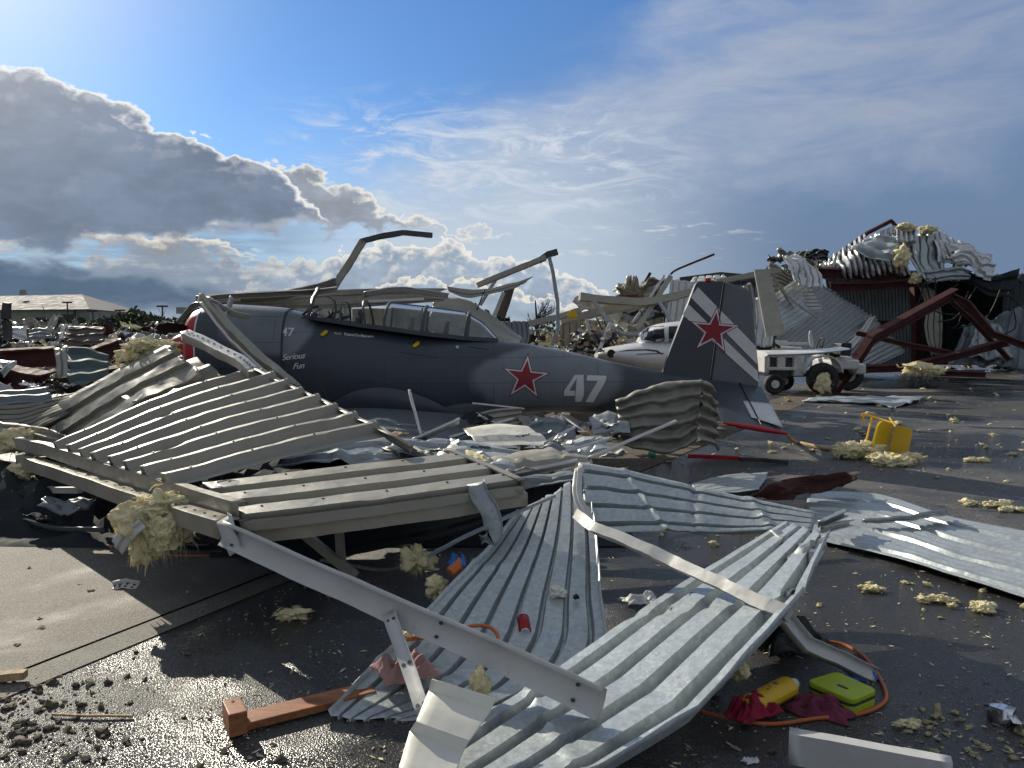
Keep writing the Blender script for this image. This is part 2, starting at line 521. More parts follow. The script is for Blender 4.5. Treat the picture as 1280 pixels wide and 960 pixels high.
def vec3(a, b, c=0.0):
    n = t.n('ShaderNodeCombineXYZ')
    for i, x in enumerate((a, b, c)):
        if isinstance(x, (int, float)): n.inputs[i].default_value = x
        else: t.l(x, n.inputs[i])
    return n.outputs[0]
def axy(sx, sy, ox=0, oy=0):
    return vec3(t.math('MULTIPLY_ADD', AZ, sx, ox), t.math('MULTIPLY_ADD', EL, sy, oy))
def curve(x, pts, lo, hi, vlo, vhi):
    """piecewise profile of bearing: pts (bearing, value)"""
    nd = t.n('ShaderNodeFloatCurve')
    c = nd.mapping.curves[0]
    pp = [((a - lo) / (hi - lo), (b - vlo) / (vhi - vlo)) for a, b in pts]
    while len(c.points) < len(pp): c.points.new(.5, .5)
    for q, (a, b) in zip(c.points, pp): q.location = (a, b); q.handle_type = 'AUTO_CLAMPED'
    nd.mapping.update()
    t.l(t.ramp(x, lo, hi, 0, 1, False), nd.inputs['Value'])
    return t.ramp(nd.outputs[0], 0, 1, vlo, vhi, False)
def AE(px, py):
    v = ray(px, py).normalized()
    return math.degrees(atan2(v.x, v.y)), math.degrees(math.asin(v.z))

col = sky.outputs[0]
col = t.mix(1.0, col, SKY_TINT if 'SKY_TINT' in globals() else (.52, .80, 1.13), 'MULTIPLY')
# slate-blue rain haze low on the right and along the horizon
slate = t.math('MULTIPLY', t.ramp(AZ, -16, 14), t.ramp(EL, 26, 5))
col = t.mix(t.math('MULTIPLY', slate, .95), col, (1.55, 2.2, 3.4))
# high veil of cirrus from the centre to the upper right
n_c1 = t.noise(axy(.05, .11, 3, 1), 1.0, 7, .62, .6)
n_c2 = t.noise(axy(.11, .42, 1, 5), 1.0, 7, .65, .4)
veil_line = curve(AZ, [(-60, 2), (-20, 5), (-9, 11), (0, 17), (8, 21), (18, 26), (60, 40)], -60, 60, 0, 40)
veil_low = curve(AZ, [(-60, 0), (-12, 3), (0, 6), (10, 9), (22, 12), (34, 13), (60, 16)], -60, 60, 0, 40)
nn = t.math('MULTIPLY', t.math('SUBTRACT', n_c1, .5), 16)
veil = t.math('MULTIPLY', t.ramp(t.math('SUBTRACT', t.math('ADD', veil_line, nn), EL), -2, 6),
              t.ramp(t.math('SUBTRACT', EL, t.math('ADD', veil_low, nn)), -5, 3))
veil = t.math('MULTIPLY', veil, t.ramp(AZ, -22, -6))
veil = t.math('MULTIPLY', veil, t.ramp(n_c2, .25, .75, .35, .95))
glow = t.ramp(AZ, 34, -14, .0, 1.0)
veilc = t.mix(glow, (3.4, 3.95, 5.1), (6.0, 6.6, 7.4))
col = t.mix(t.math('MULTIPLY', veil, .95), col, veilc)
# brighter wisps
n_w = t.noise(axy(.16, .55, 7, 2), 1.0, 8, .68, 1.2)
wz = t.math('MULTIPLY', t.ramp(AZ, -20, -10), t.ramp(AZ, 16, 4))
wz = t.math('MULTIPLY', wz, t.math('MULTIPLY', t.ramp(EL, 6, 9), t.ramp(EL, 18, 12)))
col = t.mix(t.math('MULTIPLY', t.math('MULTIPLY', t.ramp(n_w, .44, .66), wz), .95), col, (7.0, 7.5, 8.2))
# pale band near the horizon behind the cumulus
band = t.math('MULTIPLY', t.math('MULTIPLY', t.ramp(AZ, -26, -8), t.ramp(AZ, 22, 2)), t.ramp(EL, 17, 4))
col = t.mix(t.math('MULTIPLY', band, .85), col, (5.3, 6.2, 7.2))
# small flat clouds low centre-right
n_s = t.noise(axy(.32, 1.7, 4, 9), 1.0, 6, .6)
sz = t.math('MULTIPLY', t.math('MULTIPLY', t.ramp(AZ, -8, 0), t.ramp(AZ, 20, 13)), t.math('MULTIPLY', t.ramp(EL, 4.6, 5.6), t.ramp(EL, 9.4, 7.2)))
col = t.mix(t.math('MULTIPLY', t.math('MULTIPLY', t.ramp(n_s, .56, .68), sz), .7), col, (6.6, 6.8, 7.0))

def billow(f, stretch, seed, ox=0.0, oy=0.0):
    """cauliflower field: warped round cells at three sizes, about -0.5..0.5"""
    v = axy(f, f * stretch, seed + ox * f, seed * 2 + oy * f * stretch)
    wp = t.n('ShaderNodeTexNoise'); wp.inputs['Scale'].default_value = .8; wp.inputs['Detail'].default_value = 5; t.l(v, wp.inputs['Vector'])
    ad = t.n('ShaderNodeVectorMath', operation='MULTIPLY_ADD'); t.l(wp.outputs['Color'], ad.inputs[0]); ad.inputs[1].default_value = (1.1, 1.1, 0); t.l(v, ad.inputs[2])
    tot = None
    for sc_, w in ((1.0, 1.0), (3.1, .45)):
        vo = t.n('ShaderNodeTexVoronoi', voronoi_dimensions='2D'); vo.inputs['Scale'].default_value = sc_; t.l(ad.outputs[0], vo.inputs['Vector'])
        k = t.math('MULTIPLY', t.math('SUBTRACT', .42, vo.outputs['Distance']), w)
        tot = k if tot is None else t.math('ADD', tot, k)
    n = t.noise(v, 9, 5, .65)
    return t.math('ADD', tot, t.math('MULTIPLY', t.math('SUBTRACT', n, .5), .45))
def cloud(col, tops, bots, seed, amp, f, rim, body, lit, soft=.3, lo=-100, hi=100, vhi=45, litlow=0.0, stretch=1.4, botamp=1.0, shadow=.62, self_=.8, wisp=1.0):
    top = curve(AZ, tops, lo, hi, -5, vhi); bot = curve(AZ, bots, lo, hi, -5, vhi)
    nA = billow(f, stretch, seed)
    wob = t.math('MULTIPLY', nA, amp * 2)
    dtop = t.math('SUBTRACT', t.math('ADD', top, wob), EL)
    dbot = t.math('SUBTRACT', EL, t.math('ADD', bot, t.math('MULTIPLY', wob, botamp)))
    a = t.math('MULTIPLY', t.ramp(dtop, 0, soft), t.ramp(dbot, 0, soft * 3 * wisp))
    e = t.ramp(dtop, soft * .3, rim, 1, 0)
    if self_ > 0: nS = billow(f, stretch, seed, -.45, .5)
    if self_ > 0: e = t.math('MAXIMUM', e, t.math('MULTIPLY', t.ramp(t.math('SUBTRACT', nA, nS), .0, .55), t.ramp(dtop, rim * .5, rim * 4.5, self_, self_ * .12)))
    e = t.math('MAXIMUM', e, t.math('MULTIPLY', t.ramp(dbot, soft * .5, soft * 4, 1, 0), litlow))
    dk = t.noise(axy(f * .7, f * 1.3, seed + 3, seed), 1.0, 6, .6)
    bodyv = t.mix(t.ramp(dk, .3, .7), body, tuple(x * shadow for x in body))
    return t.mix(a, col, t.mix(e, bodyv, lit))
P = lambda *l: [AE(x, y) for x, y in l]
# towering white cumulus along the horizon
T2 = [(-100, 4), (-40, 4)] + P((60, 335), (170, 318), (260, 322), (330, 330), (400, 325), (480, 305), (560, 305), (630, 322), (690, 328), (740, 350), (790, 380)) + [(14, -3), (100, -4)]
col = cloud(col, T2, [(-100, -2), (100, -2)], 12.3, .75, .42, .9, (3.9, 4.8, 6.0), (8.8, 8.5, 7.8), .16, stretch=1.25, shadow=.72)
T3 = [(-100, 3), (-40, 3)] + P((60, 380), (200, 368), (330, 360), (420, 368), (520, 348), (600, 352), (660, 366), (740, 388)) + [(14, -3), (100, -4)]
col = cloud(col, T3, [(-100, -2), (100, -2)], 31.7, .5, .7, .6, (4.0, 4.9, 5.9), (8.9, 8.4, 7.2), .14, stretch=1.25, shadow=.75, self_=0)
# thin grey-blue layers that close the gap under the dark cloud
lay = t.math('MULTIPLY', t.math('MULTIPLY', t.ramp(AZ, -10, -20), t.ramp(EL, 9.5, 7.5)), t.ramp(t.noise(axy(.10, .75, 8, 3), 1.0, 6, .6), .32, .62, .35, .95))
col = t.mix(lay, col, (2.5, 3.1, 4.0))
# dark stratus low on the left
T4 = [(-100, 6), (-60, 7)] + P((0, 318), (90, 326), (180, 338), (260, 358), (330, 380)) + [(-10, -3), (100, -4)]
col = cloud(col, T4, [(-100, -1.5), (-35, -1.2)] + P((200, 404), (330, 402)) + [(100, -2)], 47.1, .5, .25, 1.2, (1.15, 1.75, 2.6), (2.0, 2.7, 3.6), .7, stretch=2.4, shadow=.8, self_=0)
# broken bright cloud trailing out to the right of the dark one
T5 = [(-100, -4), (-26, -4)] + P((255, 300), (310, 222), (370, 205), (420, 222), (480, 258), (540, 278), (640, 292)) + [(4, -3), (100, -4)]
B5 = [(-100, 4), (-24, 6.6)] + P((330, 290), (420, 292), (520, 296), (640, 300)) + [(100, 8)]
col = cloud(col, T5, B5, 22.9, .8, .42, .9, (3.9, 4.4, 5.2), (9.0, 8.7, 7.9), .3, stretch=1.7, shadow=.7, self_=0)
T6 = [(-100, 6), (-40, 6)] + P((0, 290), (100, 282), (200, 286), (260, 298), (330, 314)) + [(-10, -3), (100, -4)]
B6 = [(-100, 6), (-40, 6)] + P((0, 316), (100, 314), (200, 318), (330, 322)) + [(-8, 9), (100, 9)]
col = cloud(col, T6, B6, 61.3, .6, .4, 1.0, (4.2, 4.4, 4.8), (8.8, 8.4, 7.4), .3, stretch=2.0, self_=0)
# big dark cumulonimbus on the left
T1 = [(-100, 12)] + [(-70, 17)] + P((0, 78), (60, 90), (130, 124), (200, 154), (260, 172), (320, 190), (362, 222), (392, 250), (415, 278)) + [(-6, 2), (100, 0)]
B1 = [(-100, 3), (-70, 4)] + P((0, 326), (120, 312), (240, 300), (340, 290), (390, 284), (415, 286)) + [(-5, 8), (100, 8)]
col = cloud(col, T1, B1, 3.4, .95, .26, .85, (2.25, 2.85, 3.95), (10, 9.8, 9.4), .28, litlow=.5, stretch=1.5, botamp=.7, shadow=.74, self_=.34, wisp=1.6)
# aureole: cloud and air brighten towards the sun, just outside the upper left
dp_ = t.n('ShaderNodeVectorMath', operation='DOT_PRODUCT'); t.l(nrm.outputs[0], dp_.inputs[0]); dp_.inputs[1].default_value = tuple(sund)
ang = t.math('MULTIPLY', t.math('ARCCOSINE', dp_.outputs['Value']), 180 / pi)
col = t.mix(t.math('POWER', t.ramp(ang, 25, 3, 0, 1, False), 2.5), col, (11, 11, 11))
t.l(col, bg.inputs['Color'])
# unseen sky overhead and behind: grey cloud deck added as fill light; below the horizon dull earth
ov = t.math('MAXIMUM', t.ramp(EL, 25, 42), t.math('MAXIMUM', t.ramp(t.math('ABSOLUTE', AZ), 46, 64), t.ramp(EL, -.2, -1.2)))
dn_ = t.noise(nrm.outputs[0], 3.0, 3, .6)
fill_deck_ = t.mix(t.ramp(EL, -.2, -1.2), t.mix(t.ramp(dn_, .3, .7), (1.85, 2.15, 2.65), (3.9, 4.35, 5.05)), (.5, .5, .5))
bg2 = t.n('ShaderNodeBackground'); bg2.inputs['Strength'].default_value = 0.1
t.l(fill_deck_, bg2.inputs['Color'])
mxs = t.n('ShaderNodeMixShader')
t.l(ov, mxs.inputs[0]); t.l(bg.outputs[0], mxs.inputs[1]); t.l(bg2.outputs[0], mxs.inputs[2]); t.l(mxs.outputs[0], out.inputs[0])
wd.cycles.sampling_method = 'MANUAL'
wd.cycles.sample_map_resolution = 256
# ---------- lofted bodies on a vertical centre plane ----------
class Loft:
    def __init__(s, p0, p1, stations, pw=.86, n=48):
        s.p0 = V((p0[0], p0[1], 0)); s.p1 = V((p1[0], p1[1], 0))
        s.ax = (s.p1 - s.p0).normalized()
        s.nr = V((s.ax.y, -s.ax.x, 0))           # towards the camera side
        if s.nr.y > 0: s.nr = -s.nr
        s.pw = pw; s.n = n
        st = []
        for px, top, bot, hw in stations:
            a, zt = s.pl(px, top); b, zb = s.pl(px, bot)
            st.append(V((( a + b) / 2, zt, zb)).to_4d())
            st[-1].w = hw
        s.st = st
        s.smin, s.smax = st[0].x, st[-1].x
    def pl(s, px, py, off=0.0):
        """(s, z) where the sight line meets the plane offset towards the camera"""
        o = s.p0 + s.nr * off
        v = ray(px, py)
        t = (o - V((0, 0, 0))).dot(s.nr) / v.dot(s.nr)
        p = V((0, 0, EYE)) + v * t
        return (p - s.p0).dot(s.ax), p.z
    def at(s, sv):
        st = s.st
        for i in range(len(st) - 1):
            if sv <= st[i + 1].x or i == len(st) - 2:
                u = (sv - st[i].x) / (st[i + 1].x - st[i].x)
                u = min(max(u, 0), 1)
                p1, p2 = st[i], st[i + 1]
                p0 = st[i - 1] if i > 0 else p1 * 2 - p2
                p3 = st[i + 2] if i + 2 < len(st) else p2 * 2 - p1
                m1 = (p2 - p0) * ((p2.x - p1.x) / max(p2.x - p0.x, 1e-6)); m2 = (p3 - p1) * ((p2.x - p1.x) / max(p3.x - p1.x, 1e-6))
                h = p1 * (2 * u ** 3 - 3 * u * u + 1) + m1 * (u ** 3 - 2 * u * u + u) + p2 * (-2 * u ** 3 + 3 * u * u) + m2 * (u ** 3 - u * u)
                return h.y, h.z, max(h.w, .01)
    def pt(s, sv, y, z):
        p = s.p0 + s.ax * sv + s.nr * y
        return V((p.x, p.y, z))
    def ring(s, sv, a, grow=0.0):
        zt, zb, hw = s.at(sv)
        zc, hz = (zt + zb) / 2, (zt - zb) / 2
        sg = lambda q: (1 if q >= 0 else -1) * abs(q) ** s.pw
        return s.pt(sv, (hw + grow) * sg(cos(a)), zc + (hz + grow) * sg(sin(a)))
    def hw(s, sv, z):
        zt, zb, hw = s.at(sv)
        zc, hz = (zt + zb) / 2, (zt - zb) / 2
        q = min(abs((z - zc) / hz), .999) ** (1 / s.pw)
        return hw * sqrt(max(0, 1 - q * q)) ** s.pw
    def surf(s, px, py, eps=.004):
        off = .3
        for _ in range(9):
            sv, z = s.pl(px, py, off)
            off = .5 * off + .5 * (s.hw(sv, z) + eps)
        sv, z = s.pl(px, py, s.hw(sv, z) + eps)
        return s.pt(sv, s.hw(sv, z) + eps, z)
    def skin(s, s0, s1, nu=40, grow=0.0, caps=True, mb=None, mi=0):
        mb = mb or MB()
        mb.grid(lambda u, v: s.ring(s0 + (s1 - s0) * u, 2 * pi * v, grow), nu, s.n, mi, True, caps)
        return mb
def decal(poly, fn, cuts=2, mb=None, mi=0):
    """flat outline subdivided and laid on a surface through fn(px, py)"""
    bm = bmesh.new()
    vs = [bm.verts.new((x, y, 0)) for x, y in poly]
    f = bm.faces.new(vs)
    bmesh.ops.triangulate(bm, faces=[f])
    if cuts:
        bmesh.ops.subdivide_edges(bm, edges=bm.edges[:], cuts=cuts, use_grid_fill=True)
        bmesh.ops.triangulate(bm, faces=bm.faces[:])
    bm.verts.index_update()
    mb = mb or MB()
    mb.add([fn(v.co.x, v.co.y) for v in bm.verts], [[v.index for v in f.verts] for f in bm.faces], mi)
    bm.free()
    return mb
def textdecal(txt, fn, x, y, size, slope=0.0, shear=0.0, bold=0.0, mb=None, space=1.0):
    cu = bpy.data.curves.new("lettering", 'FONT')
    cu.body = txt; cu.size = size; cu.shear = shear; cu.offset = bold; cu.resolution_u = 3; cu.space_character = space
    o = bpy.data.objects.new("lettering", cu)
    COL.objects.link(o)
    dg = bpy.context.evaluated_depsgraph_get()
    me = bpy.data.meshes.new_from_object(o.evaluated_get(dg))
    vs = [fn(x + v.co.x + 0.0, y - v.co.y + v.co.x * slope) for v in me.vertices]
    mb = mb or MB()
    mb.add(vs, [list(p.vertices) for p in me.polygons])
    bpy.data.objects.remove(o); bpy.data.curves.remove(cu); bpy.data.meshes.remove(me)
    return mb
def grow_poly(poly, k):
    cx = sum(p[0] for p in poly) / len(poly); cy = sum(p[1] for p in poly) / len(poly)
    return [(cx + (x - cx) * k, cy + (y - cy) * k) for x, y in poly]
def star_poly(tips):
    cx = sum(p[0] for p in tips) / 5; cy = sum(p[1] for p in tips) / 5
    out = []
    for i in range(5):
        a, b = tips[i], tips[(i + 1) % 5]
        out.append(a)
        mx, my = (a[0] + b[0]) / 2 - cx, (a[1] + b[1]) / 2 - cy
        out.append((cx + mx * .472, cy + my * .472))
    return out

# ---------- the trainer aircraft ----------
AP0, AP1 = (-4.40, 10.55), (3.60, 10.85)
ST = [(243, 397, 468, .38), (250, 389, 482, .48), (275, 382, 497, .54), (320, 383, 508, .56), (366, 387, 518, .57),
      (400, 396, 527, .56), (440, 404, 533, .55), (480, 410, 537, .54), (530, 417, 535, .52), (580, 422, 528, .49),
      (622, 425, 521, .45), (660, 430, 516, .40), (700, 437, 515, .35), (760, 451, 518, .27), (830, 465, 520, .17), (900, 474, 513, .09), (948, 481, 504, .045)]
air = Loft(AP0, AP1, ST)
plane = thing("training_aircraft", air.pt(3.5, 0, 0), "dark grey two seat propeller aircraft with red stars and number 47, wrecked among debris", "aircraft")
def S(px): return air.pl(px, 450)[0]
# camouflage paint: broad soft patches of lighter grey sprayed on a darker blue grey, plus rivet and panel wear
def camo_paint(name, blobs, base, dark, light):
    m = bpy.data.materials.new(name); m.use_nodes = True
    t = NT(m.node_tree); b = m.node_tree.nodes['Principled BSDF']
    vec = t.n('ShaderNodeTexCoord').outputs['Object']
    sp = t.n('ShaderNodeSeparateXYZ'); t.l(vec, sp.inputs[0])
    wob = t.math('MULTIPLY', t.math('SUBTRACT', t.noise(vec, 1.6, 3), .5), .5)
    f = 0.0
    for (cx, cz, rx, rz) in blobs:
        dx = t.math('DIVIDE', t.math('SUBTRACT', sp.outputs[0], cx - base.x), rx)
        dz = t.math('DIVIDE', t.math('SUBTRACT', sp.outputs[2], cz - base.z), rz)
        d = t.math('SQRT', t.math('ADD', t.math('MULTIPLY', dx, dx), t.math('MULTIPLY', dz, dz)))
        k = t.ramp(t.math('ADD', d, wob), 1.18, .95)
        f = k if isinstance(f, float) else t.math('MAXIMUM', f, k)
    c = t.mix(f, dark, light)
    n = t.noise(vec, 3, 6, .65)
    c = t.mix(t.ramp(n, .3, .75, 0, .25), c, scl(dark, .6))
    n2 = t.noise(vec, 45, 2)
    c = t.mix(t.ramp(n2, .70, .78, 0, .35), c, (.16, .15, .13))
    # skin joints and rivet rows
    mp = t.n('ShaderNodeMapping'); t.l(vec, mp.inputs[0]); mp.inputs['Rotation'].default_value = (R(90), 0, 0)
    br = t.n('ShaderNodeTexBrick'); t.l(mp.outputs[0], br.inputs['Vector'])
    br.inputs['Scale'].default_value = 1.0; br.inputs['Brick Width'].default_value = .95; br.inputs['Row Height'].default_value = .34; br.inputs['Mortar Size'].default_value = .0045; br.inputs['Mortar Smooth'].default_value = .3
    c = t.mix(t.math('MULTIPLY', br.outputs['Fac'], .55), c, (.018, .02, .024))
    st = t.n('ShaderNodeMapping'); t.l(vec, st.inputs[0]); st.inputs['Scale'].default_value = (7, 7, .8)
    c = t.mix(t.ramp(t.noise(st.outputs[0], 1, 5, .6), .55, .8, 0, .4), c, (.10, .098, .092))
    t.l(c, b.inputs['Base Color'])
    t.l(t.ramp(t.noise(vec, 4, 4), .3, .7, .30, .46), b.inputs['Roughness'])
    b.inputs['Specular IOR Level'].default_value = .4
    bp = t.n('ShaderNodeBump'); bp.inputs['Strength'].default_value = .05; bp.inputs['Distance'].default_value = .02
    t.l(t.noise(vec, 2.2, 3), bp.inputs['Height']); t.l(bp.outputs[0], b.inputs['Normal'])
    M[name] = m
    return m
def blob(px, py, rx, rz):
    p = W(px, py, 10.2)
    return (p.x, p.z, rx * 10.2 / 960, rz * 10.2 / 960)
fmb = air.skin(S(366), S(948), 56)
lo = min(p[2] for p in fmb.v)
fb = air.pt((S(366) + S(948)) / 2, 0, lo)
camo_paint('camo_body', [blob(686, 478, 86, 42), blob(588, 520, 42, 14), blob(352, 398, 40, 44)], fb, (.054, .066, .083), (.20, .222, .245))
fus = build("fuselage", fmb, M['camo_body'], plane, sharp=50, base=fb)
cmb = air.skin(S(262), S(366), 16, .012)
cb = air.pt((S(262) + S(366)) / 2, 0, min(p[2] for p in cmb.v))
camo_paint('camo_cowl', [blob(340, 398, 62, 40)], cb, (.054, .066, .083), (.175, .197, .22))
cowl = build("cowling", cmb, M['camo_cowl'], plane, sharp=50, base=cb)
mb = MB()
mb.grid(lambda u, v: air.ring(S(364.5) + .022 * u, 2 * pi * v, .018), 1, 48, 0, True, True)
build("cowling_band", mb, M['steel_dark'], cowl)
mb = air.skin(S(243), S(260), 8, .012)
build("nose_ring", mb, M['red'], plane, sharp=50)
mb = air.skin(S(260), S(262), 1, .016)
build("nose_stripe", mb, M['star_white'], plane, sharp=50)
# propeller: hub and two blades, one bent and lying to the left of the nose
zt, zb, hw_ = air.at(S(243))
zc = (zt + zb) / 2
hub = air.pt(S(243), 0, zc)
mb = MB(); mb.grid(lambda u, v: air.pt(S(243) - .34 * u, .19 * sqrt(max(0, 1 - u * u)) * cos(2 * pi * v) , zc + .19 * sqrt(max(0, 1 - u * u)) * sin(2 * pi * v)), 8, 20, 0, True)
prop = build("propeller", mb, M['red'], plane)
def blade(pts, w, name="blade"):
    mb = MB()
    pp = path(pts, 5, True)
    n = len(pp)
    prof = []
    vs, fs = [], []
    for i, p in enumerate(pp):
        u = i / (n - 1)
        t_ = (pp[min(i + 1, n - 1)] - pp[max(i - 1, 0)]).normalized()
        a = t_.cross(V((0, 1, .25))).normalized(); b = a.cross(t_)
        ww = w * (0.45 + 1.5 * u * (1 - u) + .35 * u) * (1 if u < .93 else .7)
        for q in range(8):
            vs.append(p + a * ww * .5 * cos(2 * pi * q / 8) + b * .022 * (1.2 - u) * sin(2 * pi * q / 8))
    for i in range(n - 1):
        for q in range(8):
            fs.append([i * 8 + q, i * 8 + (q + 1) % 8, (i + 1) * 8 + (q + 1) % 8, (i + 1) * 8 + q])
    fs += [list(range(8))[::-1], [(n - 1) * 8 + q for q in range(8)]]
    mb.add(vs, fs)
    return build(name, mb, M['black'], prop)
blade([hub + V((-.1, 0, .05)), W(236, 415, 10.3), W(218, 410, 10.0), W(196, 408, 9.7)], .17)
blade([hub + V((-.1, .05, -.05)), hub + V((-.16, .3, -.45)), hub + V((-.22, .65, -.8))], .17)

# cockpit floor, coaming and canopy
sill = {px: py for px, py in ((385, 397), (430, 404), (455, 408), (480, 411), (530, 418), (583, 424), (622, 426))}
def sillz(px):
    ks = sorted(sill)
    for a, b in zip(ks, ks[1:]):
        if px <= b: return sill[a] + (sill[b] - sill[a]) * (px - a) / (b - a)
    return sill[ks[-1]]
cw = lambda px: .40 - max(0, px - 530) / 92 * .26 if px > 530 else .40
def deck(px, y, lift=0.0):
    sv, z = air.pl(px, sillz(px))
    return air.pt(sv, y, z + lift)
mb = MB(); mb.grid(lambda u, v: deck(392 + 222 * u, (2 * v - 1) * (cw(392 + 222 * u) - .02), .012), 24, 6)
build("cockpit_floor", mb, M['black'], plane)
mb = MB()
for sg in (1, -1):
    mb.sweep([deck(388 + 234 * i / 24, sg * cw(388 + 234 * i / 24), .012) for i in range(25)], BX(.035, .05), closed=True)
build("canopy_rail", mb, M['plane_dark'], plane)
ctop = [(430, 377), (455, 375.5), (480, 378), (530, 383.5), (583, 391), (604, 404), (622, 424)]
def ctopy(px):
    for a, b in zip(ctop, ctop[1:]):
        if px <= b[0]: return a[1] + (b[1] - a[1]) * (px - a[0]) / (b[0] - a[0])
    return ctop[-1][1]
def hoop(px, a, lean=0.0, k=1.0):
    """a 0..pi across the canopy"""
    sv, z0 = air.pl(px, sillz(px)); _, z1 = air.pl(px, ctopy(px))
    w = cw(px) * k
    return air.pt(sv + lean * sin(a), w * (1 if cos(a) >= 0 else -1) * abs(cos(a)) ** .72, z0 + .012 + max(.01, z1 - z0 - .012) * abs(sin(a)) ** .72)
g = bpy.data.materials.new("canopy_glass"); g.use_nodes = True
t = NT(g.node_tree); g.node_tree.nodes.clear()
o_ = t.n('ShaderNodeOutputMaterial'); tr = t.n('ShaderNodeBsdfTransparent'); gl = t.n('ShaderNodeBsdfGlossy', i_Roughness=.12); df = t.n('ShaderNodeBsdfDiffuse')
tr.inputs[0].default_value = (.80, .84, .86, 1); df.inputs[0].default_value = (.42, .43, .42, 1)
vec = t.n('ShaderNodeTexCoord').outputs['Object']
m1 = t.n('ShaderNodeMixShader'); m2 = t.n('ShaderNodeMixShader')
fz = t.n('ShaderNodeFresnel', i_IOR=1.18)
t.l(t.ramp(t.noise(vec, 3.5, 6, .7), .35, .75, .10, .45), m1.inputs[0]); t.l(tr.outputs[0], m1.inputs[1]); t.l(df.outputs[0], m1.inputs[2])
t.l(fz.outputs[0], m2.inputs[0]); t.l(m1.outputs[0], m2.inputs[1]); t.l(gl.outputs[0], m2.inputs[2]); t.l(m2.outputs[0], o_.inputs[0])
def canopy_piece(x0, x1, name):
    mb = MB(); mb.grid(lambda u, v: hoop(x0 + (x1 - x0) * u, pi * v), 10, 24)
    return build(name, mb, g, plane)
for x0, x1 in ((486, 529), (531, 582), (584, 621)):
    canopy_piece(x0, x1, "canopy_glass")
def hoopbar(px, r, lean=0.0, k=1.0):
    mb = MB(); mb.tube([hoop(px, pi * i / 20, lean, k) for i in range(21)], r, 8)
    return build("canopy_frame", mb, M['plane_dark'], plane)
for px, r, ln in ((432, .014, .0), (462, .016, -.05), (484, .018, .06), (530, .026, .05), (583, .028, .05)):
    hoopbar(px, r, ln)
mb = MB(); mb.tube([hoop(486 + 135 * i / 16, pi / 2) + V((0, 0, .006)) for i in range(17)], .011, 6)
build("canopy_spine", mb, M['plane_mid'], plane)
mb = MB()
rnd = random.Random(4)
for k in range(26):      # twisted windscreen frame and wiring at the front cockpit
    p = deck(384 + rnd.uniform(0, 44), rnd.uniform(-.2, .42), rnd.uniform(0, .05))
    q = p + V((rnd.uniform(-.18, .22), rnd.uniform(-.1, .1), rnd.uniform(-.02, .13)))
    mb.tube([p, (p + q) / 2 + V((rnd.uniform(-.03, .03), 0, rnd.uniform(-.02, .05))), q], rnd.uniform(.008, .022), 5)
mb.tube([deck(423, .4, 0), deck(427, .38, .16), deck(424, .3, .28), deck(414, .2, .33)], .016, 6)
build("broken_windscreen", mb, M['steel_dark'], plane)
for px in (448, 512, 556):
    mb = MB()
    sv, z = air.pl(px, sillz(px))
    for kx, hz, w in ((0, .13, .17), (.02, .22, .1)):
        mb.plate([air.pt(sv + kx, -w, z + hz), air.pt(sv + kx, w, z + hz), air.pt(sv + kx - .04, w, z - .1), air.pt(sv + kx - .04, -w, z - .1)], .05, .2)
    fixnormals(build("pilot_seat", mb, M['seat_cloth'], plane))

# wings
def airfoil(c, th):
    up = [(x, th * 5 * (.2969 * sqrt(x) - .126 * x - .3516 * x * x + .2843 * x ** 3 - .1015 * x ** 4)) for x in [(1 - cos(pi * i / 10)) / 2 for i in range(11)]]
    return [(x * c, z * c) for x, z in up] + [(x * c, -z * c * .6) for x, z in up[::-1][1:-1]]
def wing(px0, px1, py, off0, off1, c1k, z1, name, sgn, droop=0.0, sweep=.15, th=.15, matl=None):
    s0, zz = air.pl(px0, py, off0); s1, _ = air.pl(px1, py, off0)
    c0 = s1 - s0
    def fn(u, v):
        c = c0 * (1 - u * (1 - c1k))
        pr = airfoil(c, th)
        k = int(round(v * len(pr))) % len(pr)
        x, z = pr[k]
        return air.pt(s0 + sweep * u * c0 + x, sgn * (off0 + (off1 - off0) * u), zz + z + u * z1)
    mb = MB(); mb.grid(fn, 14, 20, 0, True, True)
    return build(name, mb, matl or M['plane_mid'], plane, sharp=50)
mb_w = wing(398, 606, 522, .30, 3.3, .72, .02, "wing", 1)
wing(398, 606, 522, .30, 4.6, .6, .35, "wing", -1)
# root fillet: a long swelling low on the side
mb = MB()
def fil(u, v):
    px = 400 + 205 * u
    y0 = 528 - 54 * sin(pi * min(1, u * 1.15)) ** .6 * (1 - .45 * u)
    bul = .16 * sin(pi * u) ** .5 * sin(pi * (.15 + .85 * v)) ** .8
    return air.surf(px, y0 + (545 - y0) * v, .003) + air.nr * bul
mb.grid(fil, 30, 10)
build("wing_fillet", mb, M['plane_dark'], plane, sharp=60)

# fin and rudder
FOFF = 0.0
def finpt(px, py, off):
    sv, z = air.pl(px, py, off)
    return air.pt(sv, off, z)
def finsolid(poly, half, mats, name):
    mb = MB()
    a = [finpt(x, y, half) for x, y in poly]
    mb.prism(a, air.nr * (-2 * half))
    o = fixnormals(build(name, mb, mats, plane, sharp=30))
    bv = o.modifiers.new("edge", 'BEVEL'); bv.width = .018; bv.segments = 3; bv.limit_method = 'ANGLE'
    return o
hinge = lambda y: 905.5 + (889 - 905.5) * (y - 352) / (470 - 352)
fin = finsolid([(828, 468), (834, 448), (869, 356), (873, 351.5), (hinge(351) - 1, 351), (hinge(476) - 1, 476)], .05, M['plane_dark'], "fin")
rud = finsolid([(hinge(352) + .5, 352), (934, 361), (939, 366), (949.5, 470), (948, 484), (hinge(480) + .5, 480)], .042, M['plane_mid'], "rudder")
FB = .050
fd = lambda e: (lambda x, y: finpt(x, y, FB + e))
